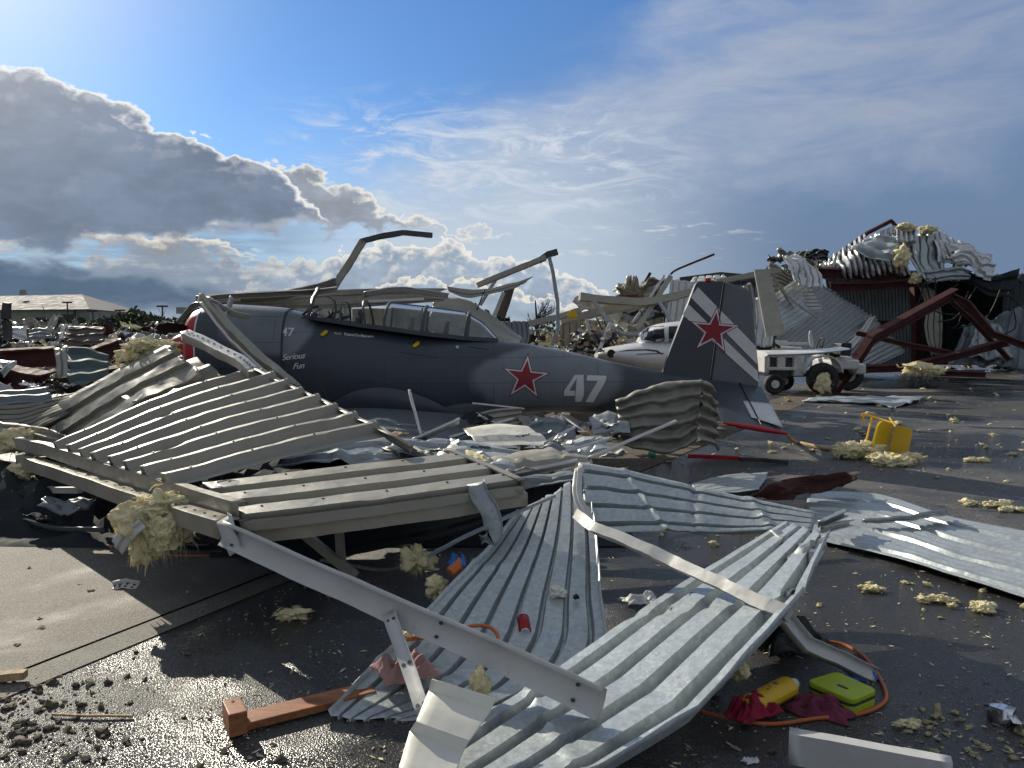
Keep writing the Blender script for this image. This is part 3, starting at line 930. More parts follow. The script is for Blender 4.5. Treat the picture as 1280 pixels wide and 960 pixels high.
def clip(poly, side):
    """keep the part of a pixel polygon ahead of / behind the hinge"""
    out = []
    f = lambda p: side * (p[0] - hinge(p[1]))
    for i in range(len(poly)):
        a, b = poly[i], poly[(i + 1) % len(poly)]
        if f(a) >= 0: out.append(a)
        if (f(a) >= 0) != (f(b) >= 0):
            k = f(a) / (f(a) - f(b)); out.append((a[0] + (b[0] - a[0]) * k, a[1] + (b[1] - a[1]) * k))
    return out
stripes = [[(872.5, 359), (945, 433), (946.6, 455.5), (863.5, 371.5)], [(860.5, 380), (947, 464), (948.5, 478), (942, 473), (853.5, 393.5)]]
for sp_ in stripes:
    for sd, par in ((-1, fin), (1, rud)):
        pl_ = clip(sp_, sd)
        if len(pl_) > 2: build("white_stripe", decal(pl_, fd(.004), 1), M['star_white'], par)
tips = [(896.8, 384.2), (923.8, 406.6), (905.9, 439.6), (870.6, 435.2), (864.0, 402.2)]
sp5 = star_poly(tips)
mbs = MB()
decal(grow_poly(sp5, 1.08), fd(.008), 0, mbs, 0); decal(grow_poly(sp5, .98), fd(.011), 0, mbs, 1); decal(grow_poly(sp5, .78), fd(.014), 0, mbs, 0)
build("star_emblem", mbs, [M['star_red'], M['star_white']], fin)
mb = MB(); mb.boxpx(882, 347.5, 889, 351.5, 10.75, .05)
build("beacon_lamp", mb, M['red'], fin)
mb = MB(); mb.tube([finpt(hinge(y), y, .052) for y in (353, 400, 440, 478)], .012, 6)
build("hinge_line", mb, M['black'], fin)

# tailplane, the near half knocked downwards
def tailhalf(root0, root1, tip0, tip1, d0, d1, name, matl):
    a, b, c, d_ = W(*root0, d0), W(*root1, d0 + .05), W(*tip1, d1), W(*tip0, d1)
    mb = MB()
    th = V((0, 0, .045))
    def fn(u, v):
        L = a.lerp(d_, u); Rr = b.lerp(c, u)
        ang = 2 * pi * v
        x = .5 - .5 * cos(ang)
        return L.lerp(Rr, x) + th * sin(ang) * (1 - .55 * u) * (1.4 * (1 - x) + .25)
    mb.grid(fn, 10, 20, 0, True, True)
    return build(name, mb, matl, plane, sharp=50), (a, b, c, d_)
sh, (ta, tb, tc_, td) = tailhalf((880, 480), (952, 484), (903, 528), (982, 541), 10.75, 9.45, "tailplane", M['plane_dark'])
tailhalf((880, 478), (946, 482), (890, 470), (936, 472), 10.95, 12.3, "tailplane", M['plane_dark'])
q = lambda u, v: ta.lerp(td, u).lerp(tb.lerp(tc_, u), v)
mb = MB(); mb.grid(lambda u, v: q(.45 + .5 * u - .12 * (1 - v) * u, .52 + .46 * v) + V((0, 0, .034)), 6, 6)
build("sunlit_patch", mb, M['star_white'], sh, thick=.004)  # white plate painted in for the sunlit part of the near tailplane
mb = MB(); mb.tube([q(1, v) + V((0, -.012, -.004)) for v in (0, .1, .3, .6, .85, 1.0, 1.04)], [.010, .022, .032, .036, .028, .022, .006], 8)
build("wing_tip", mb, M['red'], sh)
mb = MB(); mb.tube([q(u, .62) + V((0, 0, .045)) for u in (0, .3, .6, .98)], .008, 5)
build("hinge_line", mb, M['black'], sh)

# markings on the side
surf = lambda e: (lambda x, y: air.surf(x, y, e))
tips = [(660, 443.5), (687, 466.2), (672, 496.2), (637.5, 494.4), (629.2, 460.2)]
sp5 = star_poly(tips)
mbs = MB()
decal(grow_poly(sp5, 1.07), surf(.005), 3, mbs, 0); decal(grow_poly(sp5, .97), surf(.009), 3, mbs, 1); decal(grow_poly(sp5, .78), surf(.013), 3, mbs, 0)
build("star_emblem", mbs, [M['star_red'], M['star_white']], fus)
four_a = [(718.5, 468.5), (723.5, 468.5), (711.5, 488.4), (705, 489)]
four_b = [(721.5, 468.5), (729.5, 468.5), (728.2, 488), (730, 488), (729.6, 494.8), (727.6, 494.8), (726.6, 502), (718.8, 502), (719.8, 486)]
seven = [(734, 469), (758, 469.6), (757.2, 475.5), (741.5, 503), (731.6, 502.6), (746, 476.8), (733.4, 476.2)]
four_c = [(705, 488.4), (718.8, 488.4), (718.6, 494.8), (705, 494.8)]
seven_a = [(734, 469), (758, 469.6), (757.2, 476.2), (733.4, 475.8)]
seven_b = [(747.2, 476), (757.2, 476.2), (741.5, 503), (731.6, 502.6)]
for polys in ((four_a, four_b, four_c), (seven_a, seven_b)):
    mbs = MB()
    for p_ in polys: decal(p_, surf(.006), 2, mbs)
    build("number", mbs, M['star_white'], fus)
build("number", textdecal("47", surf(.006), 351.5, 419.5, 15.0, .05, .12, .25), M['star_white'], fus)
build("lettering", textdecal("Serious", surf(.008), 352, 450.5, 10.5, -.10, .35, .10, space=.92), M['star_white'], fus)
build("lettering", textdecal("Fun", surf(.008), 365.5, 461.5, 10.5, -.10, .35, .10, space=.92), M['star_white'], fus)
mbs = textdecal("PILOT", surf(.006), 418, 417.6, 3.4, .10, 0, .06)
textdecal("Roland De Marre", surf(.006), 430, 419.0, 5.0, .10, .1, .10, mbs, .9)
textdecal("USA", surf(.006), 461, 421.4, 3.4, .10, 0, .06, mbs)
build("lettering", mbs, M['star_white'], fus)
for px, py in ((405, 416), (520, 430)):
    mb = decal([(px - 5, py + 3), (px + 1, py - 3), (px + 5, py - 2.6), (px + 4, py + .5), (px - 1, py + 4.5)], surf(.02), 0)
    build("step_flap", mb, M['yellow'], fus, thick=.02)
mb = MB(); mb.ico(air.surf(571.5, 434, .01), .022, 2)
build("port_light", mb, M['star_white'], fus)
for x0, y0, x1, y1 in ((395, 470, 420, 520), (500, 440, 548, 447), (585, 433, 612, 437)):
    mb = MB(); mb.tube([air.surf(x0 + (x1 - x0) * k / 6, y0 + (y1 - y0) * k / 6, .002) for k in range(7)], .006, 5)
    build("panel_seam", mb, M['plane_dark'], fus)
# ---------- ground ----------
def groundmat(name, base, spk, wet, dryrough, wetrough, bstr, grain, patchscale=.35):
    m = bpy.data.materials.new(name); m.use_nodes = True
    t = NT(m.node_tree); b = m.node_tree.nodes['Principled BSDF']
    vec = t.n('ShaderNodeTexCoord').outputs['Object']
    big = t.noise(vec, patchscale, 6, .6, .5)
    mid = t.noise(vec, 3.0, 6, .65)
    vo = t.n('ShaderNodeTexVoronoi'); vo.inputs['Scale'].default_value = grain; t.l(vec, vo.inputs['Vector'])
    vc = t.n('ShaderNodeSeparateColor'); t.l(vo.outputs['Color'], vc.inputs[0])
    c = t.mix(t.ramp(vc.outputs[0], .0, 1.0), scl(base, .55), scl(base, 1.5))
    c = t.mix(t.ramp(vc.outputs[1], .84, .95, 0, .85), c, spk)
    c = t.mix(t.ramp(mid, .3, .75, 0, .45), c, scl(base, .45))
    c = t.mix(t.ramp(t.noise(vec, .9, 7, .7), .52, .78, 0, .35), c, scl(spk, .6))
    ck = t.n('ShaderNodeTexVoronoi', feature='DISTANCE_TO_EDGE'); ck.inputs['Scale'].default_value = .55
    wv = t.n('ShaderNodeVectorMath', operation='MULTIPLY_ADD'); nw = t.n('ShaderNodeTexNoise'); nw.inputs['Scale'].default_value = 2.5; nw.inputs['Detail'].default_value = 6; t.l(vec, nw.inputs['Vector'])
    t.l(nw.outputs['Color'], wv.inputs[0]); wv.inputs[1].default_value = (.5, .5, 0); t.l(vec, wv.inputs[2]); t.l(wv.outputs[0], ck.inputs['Vector'])
    c = t.mix(t.math('MULTIPLY', t.ramp(ck.outputs['Distance'], .006, .002), t.ramp(t.noise(vec, .4, 3), .45, .6)), c, scl(base, .15))
    wetf = t.ramp(big, wet - .08, wet + .1)
    c = t.mix(wetf, scl(base, .42), c)
    t.l(c, b.inputs['Base Color'])
    t.l(t.mix(wetf, (wetrough,) * 3, (dryrough,) * 3), b.inputs['Roughness'])
    b.inputs['Specular IOR Level'].default_value = .5
    h = t.math('ADD', t.math('MULTIPLY', vo.outputs['Distance'], 1.0), t.math('MULTIPLY', t.noise(vec, grain * .35, 4), .8))
    bp = t.n('ShaderNodeBump'); bp.inputs['Distance'].default_value = .010
    t.l(t.ramp(wetf, 0, 1, bstr * .45, bstr), bp.inputs['Strength'])
    t.l(h, bp.inputs['Height']); t.l(bp.outputs[0], b.inputs['Normal'])
    M[name] = m
groundmat('asphalt', (.100, .100, .099), (.40, .39, .36), .51, .60, .16, .8, 130)
groundmat('concrete', (.165, .15, .125), (.30, .28, .25), .42, .75, .44, .35, 150)
groundmat('concrete_dark', (.055, .054, .053), (.2, .19, .17), .44, .66, .25, .5, 130)
groundmat('dirt_strip', (.11, .085, .06), (.2, .17, .12), .3, .8, .5, .6, 60)
mb = MB()
xs = [-1800, -400, -100, -40, -15, 0, 15, 40, 100, 400, 1800]; ys = [-60, -10, 0, 5, 10, 20, 40, 80, 160, 400, 1000, 2500]
mb.grid(lambda u, v: V((xs[int(round(u * 10))], ys[int(round(v * 11))], 0)), 10, 11)
build("ground", mb, M['asphalt'], kind='structure', base=(0, 0, 0))
def flat(name, pts, z, m, label=None):
    mb = MB(); pts = [V((p.x, p.y, z)) for p in pts]
    mb.add(pts, [list(range(len(pts)))])
    o = build(name, mb, m, kind='structure', base=(pts[0].x, pts[0].y, z))
    if o.data.polygons[0].normal.z < 0: o.data.flip_normals()
    return o
e0, e1 = G(0, 850), G(225, 762)
dv = (e1 - e0).normalized(); pv = V((-dv.y, dv.x, 0))
flat("pavement", [e0 - dv * 3, e0 + dv * 16, e0 + dv * 16 + pv * 16, e0 - dv * 3 + pv * 16], .012, M['concrete'])
flat("pavement_strip", [e0 - dv * 3 - pv * .22, e0 + dv * 9 - pv * .22, e0 + dv * 9 - pv * .012, e0 - dv * 3 - pv * .012], .006, M['concrete'])
s0, s1 = G(795, 592), G(1010, 503)
sv_ = (s1 - s0).normalized(); sp_ = V((-sv_.y, sv_.x, 0))
flat("path", [s0 - sv_ * 2.2, s1 + sv_ * 6, s1 + sv_ * 6 + sp_ * .7, s0 - sv_ * 2.2 + sp_ * 1.2], .006, M['dirt_strip'])

flat("road_patch", [G(1050, 508), G(1330, 500), G(1330, 528), G(1120, 514)], .006, M["concrete_dark"])
mat('field', (.075, .085, .035), .95, 0, .35, .05, .4, (.10, .085, .045), .5, 3, spec=.1)
flat("field", [V((-1780, 72, 0)), V((1780, 72, 0)), V((1780, 2480, 0)), V((-1780, 2480, 0))], .02, M['field'])
def Wp(*l): return [W(*p) for p in l]
def rows(*l): return [(W(*a), W(*b)) for a, b in l]

# ---------- big tan panels on the left ----------
mb = sheet(rows(((62, 560, 6.7), (215, 608, 4.85)), ((205, 499, 7.2), (352, 574, 5.15)), ((322, 459, 7.6), (488, 545, 5.45))), 8, .068, 60, .016, 1.0, TRAP, 3, -1, .015, screws=17)
build("roof_panel", mb, [M['tan_paint'], M['screw']], None, "large tan ribbed roof panel tilted up in front of the aircraft, its ribs rising to the right", "roof panel", "loose ribbed metal sheets", thick=.003)
mb = sheet(rows(((2, 545, 9.0), (95, 562, 7.7)), ((105, 484, 8.4), (172, 512, 7.4)), ((210, 429, 8.0), (258, 468, 7.3))), 3, .05, 50, .02, 1.6, BOXR, 11, -1, .03, fold=.03)
build("roof_panel", mb, [M['tan_paint'], M['screw']], None, "narrow tan box ribbed panel peeled upwards at far left, behind the largest tan panel", "roof panel", "loose ribbed metal sheets", thick=.003)
mb = sheet(rows(((88, 560, 6.9), (100, 580, 6.5)), ((165, 520, 7.1), (175, 545, 6.8)), ((235, 470, 7.7), (262, 492, 7.4))), 1, .06, 40, .05, 2.2, TRAP, 17, -1, .06, fold=.06)
build("torn_sheet", mb, [M['tan_worn'], M['screw']], None, "torn dark strip of sheet hanging between the two tan panels at left", "metal sheet", "loose ribbed metal sheets", thick=.003)
mb = sheet(rows(((-60, 500, 8.6), (-60, 560, 8.1)), ((20, 502, 8.5), (10, 552, 8.05)), ((70, 494, 8.5), (60, 530, 8.1)), ((135, 478, 8.6), (125, 492, 8.4))), 8, .03, 30, .02, 1.6, TRAP, 19, 1, .04)
build("roof_panel", mb, [M['tan_dull'], M['screw']], None, "pale finely ribbed sheet fanning out at the left edge of the picture", "roof panel", "loose ribbed metal sheets", thick=.003)

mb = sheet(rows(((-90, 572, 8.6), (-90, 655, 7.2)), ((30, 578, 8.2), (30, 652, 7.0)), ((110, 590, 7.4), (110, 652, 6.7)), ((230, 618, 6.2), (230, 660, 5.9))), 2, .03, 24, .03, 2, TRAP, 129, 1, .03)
build("torn_sheet", mb, [M['dark_panel'], M['screw']], None, "black crumpled sheet added as the shade in the gap behind the bolted purlin at left", "metal sheet", "loose ribbed metal sheets", thick=.003)  # black sheet put in where the gap is dark from shade
member("trim_strip", Wp((316, 462, 7.55), (400, 502, 6.45), (492, 547, 5.38), (515, 562, 5.3)), LL(.05, .06), M['tan_worn'], "thin tan edge trim along the upper right end of the largest tan panel", "trim strip", wob=.008, sub=8, seed=5)
mb = sheet(rows(((-120, 530, 8.4), (-120, 575, 7.6)), ((-20, 528, 8.3), (-20, 570, 7.6)), ((40, 532, 8.0), (36, 562, 7.5)), ((92, 548, 7.4), (80, 566, 7.1))), 3, .05, 40, .02, 1.4, TRAP, 131, -1, .05, kinks=((.5, .2, .04, .06),))
build("roof_panel", mb, [M['tan_paint'], M['screw']], None, "tan ribbed panel running off the left edge just above the purlins", "roof panel", "loose ribbed metal sheets", thick=.003)
mb = sheet(rows(((150, 500, 7.6), (182, 520, 7.2)), ((200, 470, 7.8), (232, 492, 7.3)), ((252, 446, 8.0), (285, 470, 7.5))), 1, .05, 30, .04, 2.2, TRAP, 133, -1, .08, kinks=((.4, .3, .06, .08),))
build("torn_sheet", mb, [M['tan_back'], M['screw']], None, "dark twisted strip under the nose between the two tan panels", "metal sheet", "loose ribbed metal sheets", thick=.003)
# framed panel in front
mb = sheet(rows(((246, 604, 4.98), (302, 652, 4.34)), ((350, 592, 5.1), (420, 638, 4.42)), ((460, 579, 5.25), (540, 622, 4.58)), ((560, 568, 5.4), (648, 606, 4.78))), 3, .04, 50, .006, 1.2, BOXR, 23, -1, .0, screws=11)
door = build("door_panel", mb, [M['tan_paint'], M['screw']], None, "tan framed hangar door panel with three broad ribs, lying nearly flat over the dark gap", "door panel", thick=.003)
pp = [W(300, 655, 4.30), W(420, 641, 4.38), W(540, 625, 4.55), W(655, 609, 4.76)]
mb = MB(); mb.sweep(path([p + V((0, 0, -.02)) for p in pp], 8), CH(-.06, .055), (0, 0, 1), False, 0, None, .005, 3)
build("edge_rail", mb, M['tan_paint'], door, thick=.003)
mb = MB(); mb.sweep(path([p + V((.02, .04, -.085)) for p in pp], 8), CH(-.06, .085), (0, 0, 1), False, 0, None, .006, 4)
build("lower_rail", mb, M['tan_worn'], door, thick=.003)
mb = MB(); mb.sweep(path([W(562, 566, 5.42), W(610, 586, 5.08), W(657, 606, 4.76)], 6), CH(.05, .075), (0, 0, 1), False, 0, None, .004, 5)
build("end_rail", mb, M['tan_worn'], door, thick=.003)
mb = MB(); mb.tube([W(270, 603, 4.86), W(285, 600, 4.9), W(300, 602, 4.87), W(295, 607, 4.8), W(280, 609, 4.77), W(270, 606, 4.82), W(270, 603, 4.86)], .006, 5)
build("wire_ring", mb, M['white_metal'], door)
member("bracket_strip", [W(594, 604, 4.68), W(600, 622, 4.62), W(612, 640, 4.55), W(616, 668, 4.5), W(600, 672, 4.5)], LL(.02, .11), M['galv_dull'], "bent grey metal bracket hanging over the right corner of the framed door panel", "bracket", up=(1, .1, 0), sub=4, soft=True, thick=.005)

# ---------- purlins on the left, with the insulation wad ----------
member("purlin", Wp((-30, 544, 8.5), (54, 562, 6.8), (130, 588, 5.75), (215, 614, 4.9), (298, 641, 4.3)), CH(-.06, .105), M['tan_worn'], "upper tan channel purlin along the lower edge of the largest tan panel", "purlin", "steel purlins and channels", wob=.006, seed=2)
pl2 = member("purlin", Wp((28, 575, 7.2), (120, 606, 5.75), (200, 634, 4.9), (290, 662, 4.22)), [(-.05, .055), (.055, .05), (.05, -.055), (.0, -.06)], M['tan_worn'], "lower channel purlin with a row of bolt holes, under the upper tan purlin", "purlin", "steel purlins and channels", wob=.006, seed=4)
mb = MB()
for k in range(22):
    p = cr(Wp((28, 575, 7.2), (120, 606, 5.75), (200, 634, 4.9), (290, 662, 4.22)), (k + .5) / 22) + V((.0, -.012, .056))
    mb.tube([p, p + V((0, 0, .004))], .009, 6)
build("bolt_row", mb, M['screw'], pl2)
member("purlin_end", [W(280, 648, 4.2), W(286, 668, 4.15), W(296, 690, 4.1)], LL(.04, .09), M['white_metal'], "short bent plate hanging at the right end of the bolted purlin", "bracket", up=(1, 0, .4), sub=3, thick=.004)
member("channel", Wp((-40, 606, 7.4), (50, 612, 6.8), (100, 613, 6.4)), BX(.05, .05), M['white_metal'], "pale square rail behind the bolted purlin at the left edge", "rail", "steel purlins and channels", closed=True)
member("trim_strip", Wp((-20, 638, 6.8), (30, 650, 6.4), (70, 660, 6.2), (130, 662, 6.0)), LL(.03, .04), M['galv_dull'], "thin curved dark trim strip sagging in shadow at the left edge", "trim strip", soft=True)
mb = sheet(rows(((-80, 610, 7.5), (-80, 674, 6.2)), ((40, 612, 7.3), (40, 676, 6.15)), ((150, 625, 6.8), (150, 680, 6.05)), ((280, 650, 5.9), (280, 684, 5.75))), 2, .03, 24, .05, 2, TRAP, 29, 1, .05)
build("torn_sheet", mb, [M['steel_dark'], M['screw']], None, "dark crumpled sheet widened to stand in for shade under the bolted purlin at left", "metal sheet", "loose ribbed metal sheets", thick=.003)  # dark sheet enlarged so its colour gives the shade below the purlin
mb = MB()
fluff(mb, W(205, 632, 4.78), (.19, .16, .10), 1.3, .55, 6, 8, 1.5)
fluff(mb, W(180, 655, 4.70), (.14, .14, .14), 2.7, .55, 6, 10, 1.5)
fluff(mb, W(196, 668, 4.68), (.14, .11, .14), 3.1, .6, 6, 14, 1.6)
fluff(mb, W(222, 655, 4.72), (.10, .11, .15), 4.4, .6, 4, 8)
fluff(mb, W(180, 690, 4.66), (.075, .065, .09), 5.9, .7, 4, 9)
for (x, y) in ((172, 705), (181, 712), (163, 698), (205, 690), (226, 678)):
    p = W(x, y - 14, 4.66); mb.tube([p, p + V((.006, 0, -.05)), p + V((-.004, 0, -.11 - .03 * random.random()))], [.012, .006, .002], 5)
build("insulation_wad", mb, M['insul'], None, "big shaggy wad of yellow insulation draped over the purlin at left", "insulation", sharp=180)
mb = sheet(rows(((152, 694, 4.55), (140, 676, 4.57)), ((165, 676, 4.55), (155, 657, 4.60)), ((183, 659, 4.57), (172, 645, 4.62))), 1, .02, 12, .015, 5, TRAP, 31, 1)
build("metal_flap", mb, [M['white_metal'], M['screw']], None, "small white folded metal flap sticking out below the insulation wad", "metal flap", thick=.004)
for k, (x, y, d, rx, lab) in enumerate(((28, 590, 7.1, .13, "clump of brown insulation caught on the end of the bolted purlin at left"), (20, 551, 7.6, .2, "flat clump of tan insulation on the upper purlin at the left edge"))):
    mb = MB(); fluff(mb, W(x, y, d), (rx, rx * .8, rx * .7), 7.7 + k, .6, 4, 5)
    build("insulation_clump", mb, M['insul'], None, lab, "insulation", sharp=180)

# dark braces in the gap under the door panel
for k, (a, b, m_, lab) in enumerate((((380, 668, 4.9), (445, 720, 4.9), 'tan_worn', "slanting tan brace in the dark gap under the framed door panel"), ((424, 660, 4.95), (427, 705, 4.95), 'tan_worn', "short upright post in the dark gap under the framed door panel"),
        ((300, 690, 5.6), (560, 660, 5.8), 'steel_dark', "long dark rail lying deep in the gap under the door panel"))):
    member("brace", Wp(a, b), BX(.06, .05), M[m_], lab, "brace", "braces in the dark gap", closed=True)
member("rod", Wp((535, 695, 4.6), (575, 673, 4.65), (694, 619, 4.9)), BX(.02, .02), M['galv_dull'], "thin grey rod slanting up from under the door panel across the galvanised sheet", "rod", closed=True)
member("rod", [G(400, 700, .05), G(480, 712, .04), W(520, 700, 4.9)], BX(.018, .018), M['galv_dull'], "thin curved grey rod lying in the shadow below the door panel", "rod", closed=True, soft=True)
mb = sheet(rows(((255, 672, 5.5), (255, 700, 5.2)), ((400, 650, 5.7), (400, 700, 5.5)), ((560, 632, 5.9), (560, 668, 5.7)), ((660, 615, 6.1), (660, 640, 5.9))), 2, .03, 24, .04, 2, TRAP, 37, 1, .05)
build("torn_sheet", mb, [M['dark_panel'], M['screw']], None, "dark crumpled sheet added as the shade in the gap under the framed door panel", "metal sheet", "loose ribbed metal sheets", thick=.003)  # dark colour stands in for the unlit void below the door panel
mb = sheet(rows(((262, 628, 5.6), (250, 640, 5.0)), ((380, 612, 5.9), (390, 640, 5.2)), ((520, 600, 6.2), (540, 640, 5.5))), 2, .03, 24, .03, 2, TRAP, 39, -1, .03)
build("torn_sheet", mb, [M['slate_panel'], M['screw']], None, "slate sheet seen between the largest tan panel and the door panel", "metal sheet", "loose ribbed metal sheets", thick=.003)
for k, (x, y, r, lab) in enumerate(((520, 700, .10, "ragged yellow insulation scrap hanging in the shadow under the door panel"), (548, 735, .07, "yellow insulation scrap beside the top left edge of the long galvanised sheet"))):
    mb = MB(); fluff(mb, W(x, y, 4.7 - .3 * k), (r, r * .7, r), 21 + k, .7, 4, 5); build("insulation_clump", mb, M['insul'], None, lab, "insulation", sharp=180)

# ---------- galvanised sheets in front ----------
mb = sheet(rows(((652, 640, 4.95), (730, 585, 5.35)), ((610, 690, 4.55), (742, 660, 4.75)), ((560, 740, 4.2), (748, 740, 4.25)), ((510, 795, 3.85), (752, 815, 3.75)), ((455, 850, 3.5), (690, 880, 3.4)), ((412, 896, 3.22), (535, 905, 3.22))), 7, .042, 70, .006, 1.2, TRAP, 41, -1, .02, screws=18, kinks=((.3, .06, .02, -.015), (.55, -.05, .02, .02), (.78, .1, .03, -.03)), lips=(-.03, -.03))
build("galvanised_sheet", mb, [M['galv'], M['screw']], None, "long galvanised ribbed sheet running towards the viewer, with a red can on it", "metal sheet", "loose ribbed metal sheets", thick=.003)
mb = sheet(rows(((985, 650, 4.75), (1037, 668, 4.32)), ((862, 722, 4.2), (1000, 748, 3.5)), ((715, 822, 3.55), (872, 890, 2.9)), ((560, 925, 2.92), (712, 985, 2.6)), ((470, 985, 2.68), (600, 1050, 2.42))), 4, .07, 90, .006, 1.2, HAT, 47, -1, .012, screws=22, soft=False, kinks=((.30, -.16, .014, .03), (.66, .12, .014, -.03)), lips=(.05, -.035))
build("galvanised_sheet", mb, [M['galv'], M['screw']], None, "wide galvanised ribbed sheet sloping across the bottom centre, its near edge lifted off the ground", "metal sheet", "loose ribbed metal sheets", thick=.003)
mb = sheet(rows(((1000, 748, 3.49), (1005, 742, 3.5)), ((930, 830, 3.11), (940, 834, 3.08)), ((860, 892, 2.85), (868, 902, 2.84)), ((760, 958, 2.67), (775, 975, 2.66))), 1, .005, 40, .02, 3, TRAP, 49, -1)
mb = sheet(rows(((722, 578, 5.25), (736, 668, 4.78)), ((800, 592, 5.2), (830, 664, 4.74)), ((900, 614, 5.05), (920, 664, 4.72)), ((1022, 640, 4.82), (1016, 664, 4.66))), 4, .06, 60, .012, 1.4, TRAP, 53, 1, .01, fold=.015, screws=16, kinks=((.3, .1, .025, -.04), (.52, -.1, .02, .03), (.8, .05, .03, -.04)))
build("galvanised_sheet", mb, [M['galv'], M['screw']], None, "crosswise galvanised sheet with ribs running left to right, on top of the other two", "metal sheet", "loose ribbed metal sheets", thick=.003)
mb = sheet(rows(((960, 668, 4.6), (1030, 655, 4.55)), ((985, 690, 4.3), (1035, 672, 4.25)), ((960, 725, 4.1), (1015, 715, 3.95)), ((935, 755, 3.85), (985, 750, 3.6))), 2, .035, 30, .06, 2.4, TRAP, 57, -1, .05, fold=.08)
build("torn_sheet", mb, [M['galv_dull'], M['screw']], None, "crumpled grey sheet bunched at the right end of the crosswise galvanised sheet", "metal sheet", "loose ribbed metal sheets", thick=.003)
mb = sheet(rows(((718, 586, 5.2), (728, 583, 5.22)), ((716, 618, 5.0), (728, 622, 4.98)), ((728, 650, 4.85), (742, 648, 4.85)), ((734, 670, 4.75), (746, 668, 4.75))), 1, .02, 20, .012, 4, BOXR, 59, 1)
build("edge_trim", mb, [M['white_metal'], M['screw']], None, "short bent white edge trim standing at the left end of the crosswise sheet", "trim strip", thick=.004)
mb = sheet(rows(((540, 848, 2.99), (620, 872, 2.95)), ((536, 863, 2.98), (614, 888, 2.93)), ((520, 902, 2.74), (588, 925, 2.74)), ((512, 914, 2.73), (580, 938, 2.72)), ((498, 960, 2.50), (562, 985, 2.48)), ((494, 978, 2.49), (556, 1004, 2.47))), 1, .0, 40, .005, 4, BOXR, 61, -1, .01, soft=False, screws=0)
build("cream_sheet", mb, [M['cream'], M['screw']], None, "sunlit cream coloured sheet folded in steps at the bottom edge", "metal sheet", "loose ribbed metal sheets", thick=.003)

# long members across the front
ch1 = member("channel", Wp((278, 668, 4.16), (400, 722, 3.82), (520, 775, 3.5), (640, 828, 3.2), (700, 856, 3.06), (752, 882, 2.94)), [(.045, .050), (.037, .070), (0, .064), (-.010, .025), (-.010, -.033), (0, -.062), (-.04, -.068)], M['white_metal'], "long pale grey channel slanting down to the right across the front of the wreck", "channel", "steel purlins and channels", up=(0, .45, .9), wob=.005, seed=8, sub=8, screws=17)
member("flat_bar", Wp((485, 765, 3.55), (508, 830, 3.3), (530, 892, 3.05)), LL(.02, .062), M['white_metal'], "short white flat bar with bolts, propped under the long pale channel", "flat bar", up=(1, 0, .2), screws=5, thick=.005)
member("channel", Wp((722, 642, 4.72), (745, 660, 4.5), (840, 702, 4.1), (905, 732, 3.78), (960, 757, 3.52), (986, 768, 3.44)), BX(.045, .062), M['white_metal'], "dented white channel lying across the wide galvanised sheet", "channel", "steel purlins and channels", up=(.1, .75, .65), wob=.009, seed=12, sub=14, closed=True)
member("channel", Wp((980, 768, 3.56), (1010, 806, 3.56), (1050, 824, 3.6), (1096, 846, 3.62)), [(.03, .03), (0, .035), (0, -.03), (-.03, -.035)], M['white_metal'], "bent end of a white channel emerging under the lifted edge beside the lime green case", "channel", "steel purlins and channels", up=(0, .6, .8), wob=.006, seed=14)
member("channel", [G(985, 935, .10), G(1090, 955, .10), G(1190, 975, .10)], CH(-.05, .12), M['white_metal'], "white channel lying on the asphalt at the bottom right", "channel", "steel purlins and channels", wob=.003)
member("splice_plate", [G(1130, 938, .13), G(1188, 950, .13)], LL(.07, .02), M['white_metal'], "small white splice plate resting on the bottom right channel", "bracket", thick=.006)

# flat sheets on the right
mb = sheet([(G(1012, 612, .03), G(995, 670, .03)), (G(1100, 618, .05), G(1095, 692, .04)), (G(1200, 648, .04), G(1200, 722, .05)), (G(1420, 690, .04), G(1420, 790, .04))], 4, .03, 50, .016, 1.0, RPN, 71, 1, .02, screws=9)
build("galvanised_sheet", mb, [M['galv'], M['screw']], None, "big galvanised sheet lying flat on the asphalt at the right edge", "metal sheet", "loose ribbed metal sheets", thick=.003)
mb = sheet([(G(1075, 650, .10), G(1075, 655, .06)), (G(1130, 646, .14), G(1130, 652, .08)), (G(1192, 638, .16), G(1190, 644, .07))], 1, .03, 24, .02, 3, TRAP, 73, 1, .08)
build("torn_strip", mb, [M['galv_dull'], M['screw']], None, "torn strip of metal peeled up on the flat sheet at the right", "metal strip", thick=.003)
for k, (a, b, lab) in enumerate((((1022, 655, .18), (1055, 640, .2), "short dark offcut of channel at the left end of the flat right sheet"), ((1025, 662, .14), (1062, 652, .12), "short pale offcut of channel in front of the dark offcut"))):
    member("offcut", [G(*a), G(*b)], CH(.04, .05), M['galv_dull' if k == 0 else 'white_metal'], lab, "channel offcut")
mb = sheet([(G(930, 622, .16), G(990, 628, .05)), (G(960, 606, .30), G(1000, 616, .10)), (G(990, 598, .28), G(1030, 612, .12)), (G(1062, 592, .32), G(1072, 597, .22))], 1, .03, 24, .03, 3, BOXR, 77, -1, .04)
build("brown_sheet", mb, [M['maroon'], M['screw']], None, "brown bent sheet between the crosswise galvanised sheet and the yellow chair", "metal sheet", "loose ribbed metal sheets", thick=.004)
mb = sheet([(G(865, 604, .04), G(862, 625, .04)), (G(905, 594, .06), G(900, 618, .05)), (G(962, 590, .05), G(950, 612, .05))], 5, .02, 24, .012, 2, TRAP, 79, 1, .03)
build("galvanised_sheet", mb, [M['galv'], M['screw']], None, "small ribbed sheet flat on the ground left of the brown bent sheet", "metal sheet", "loose ribbed metal sheets", thick=.003)
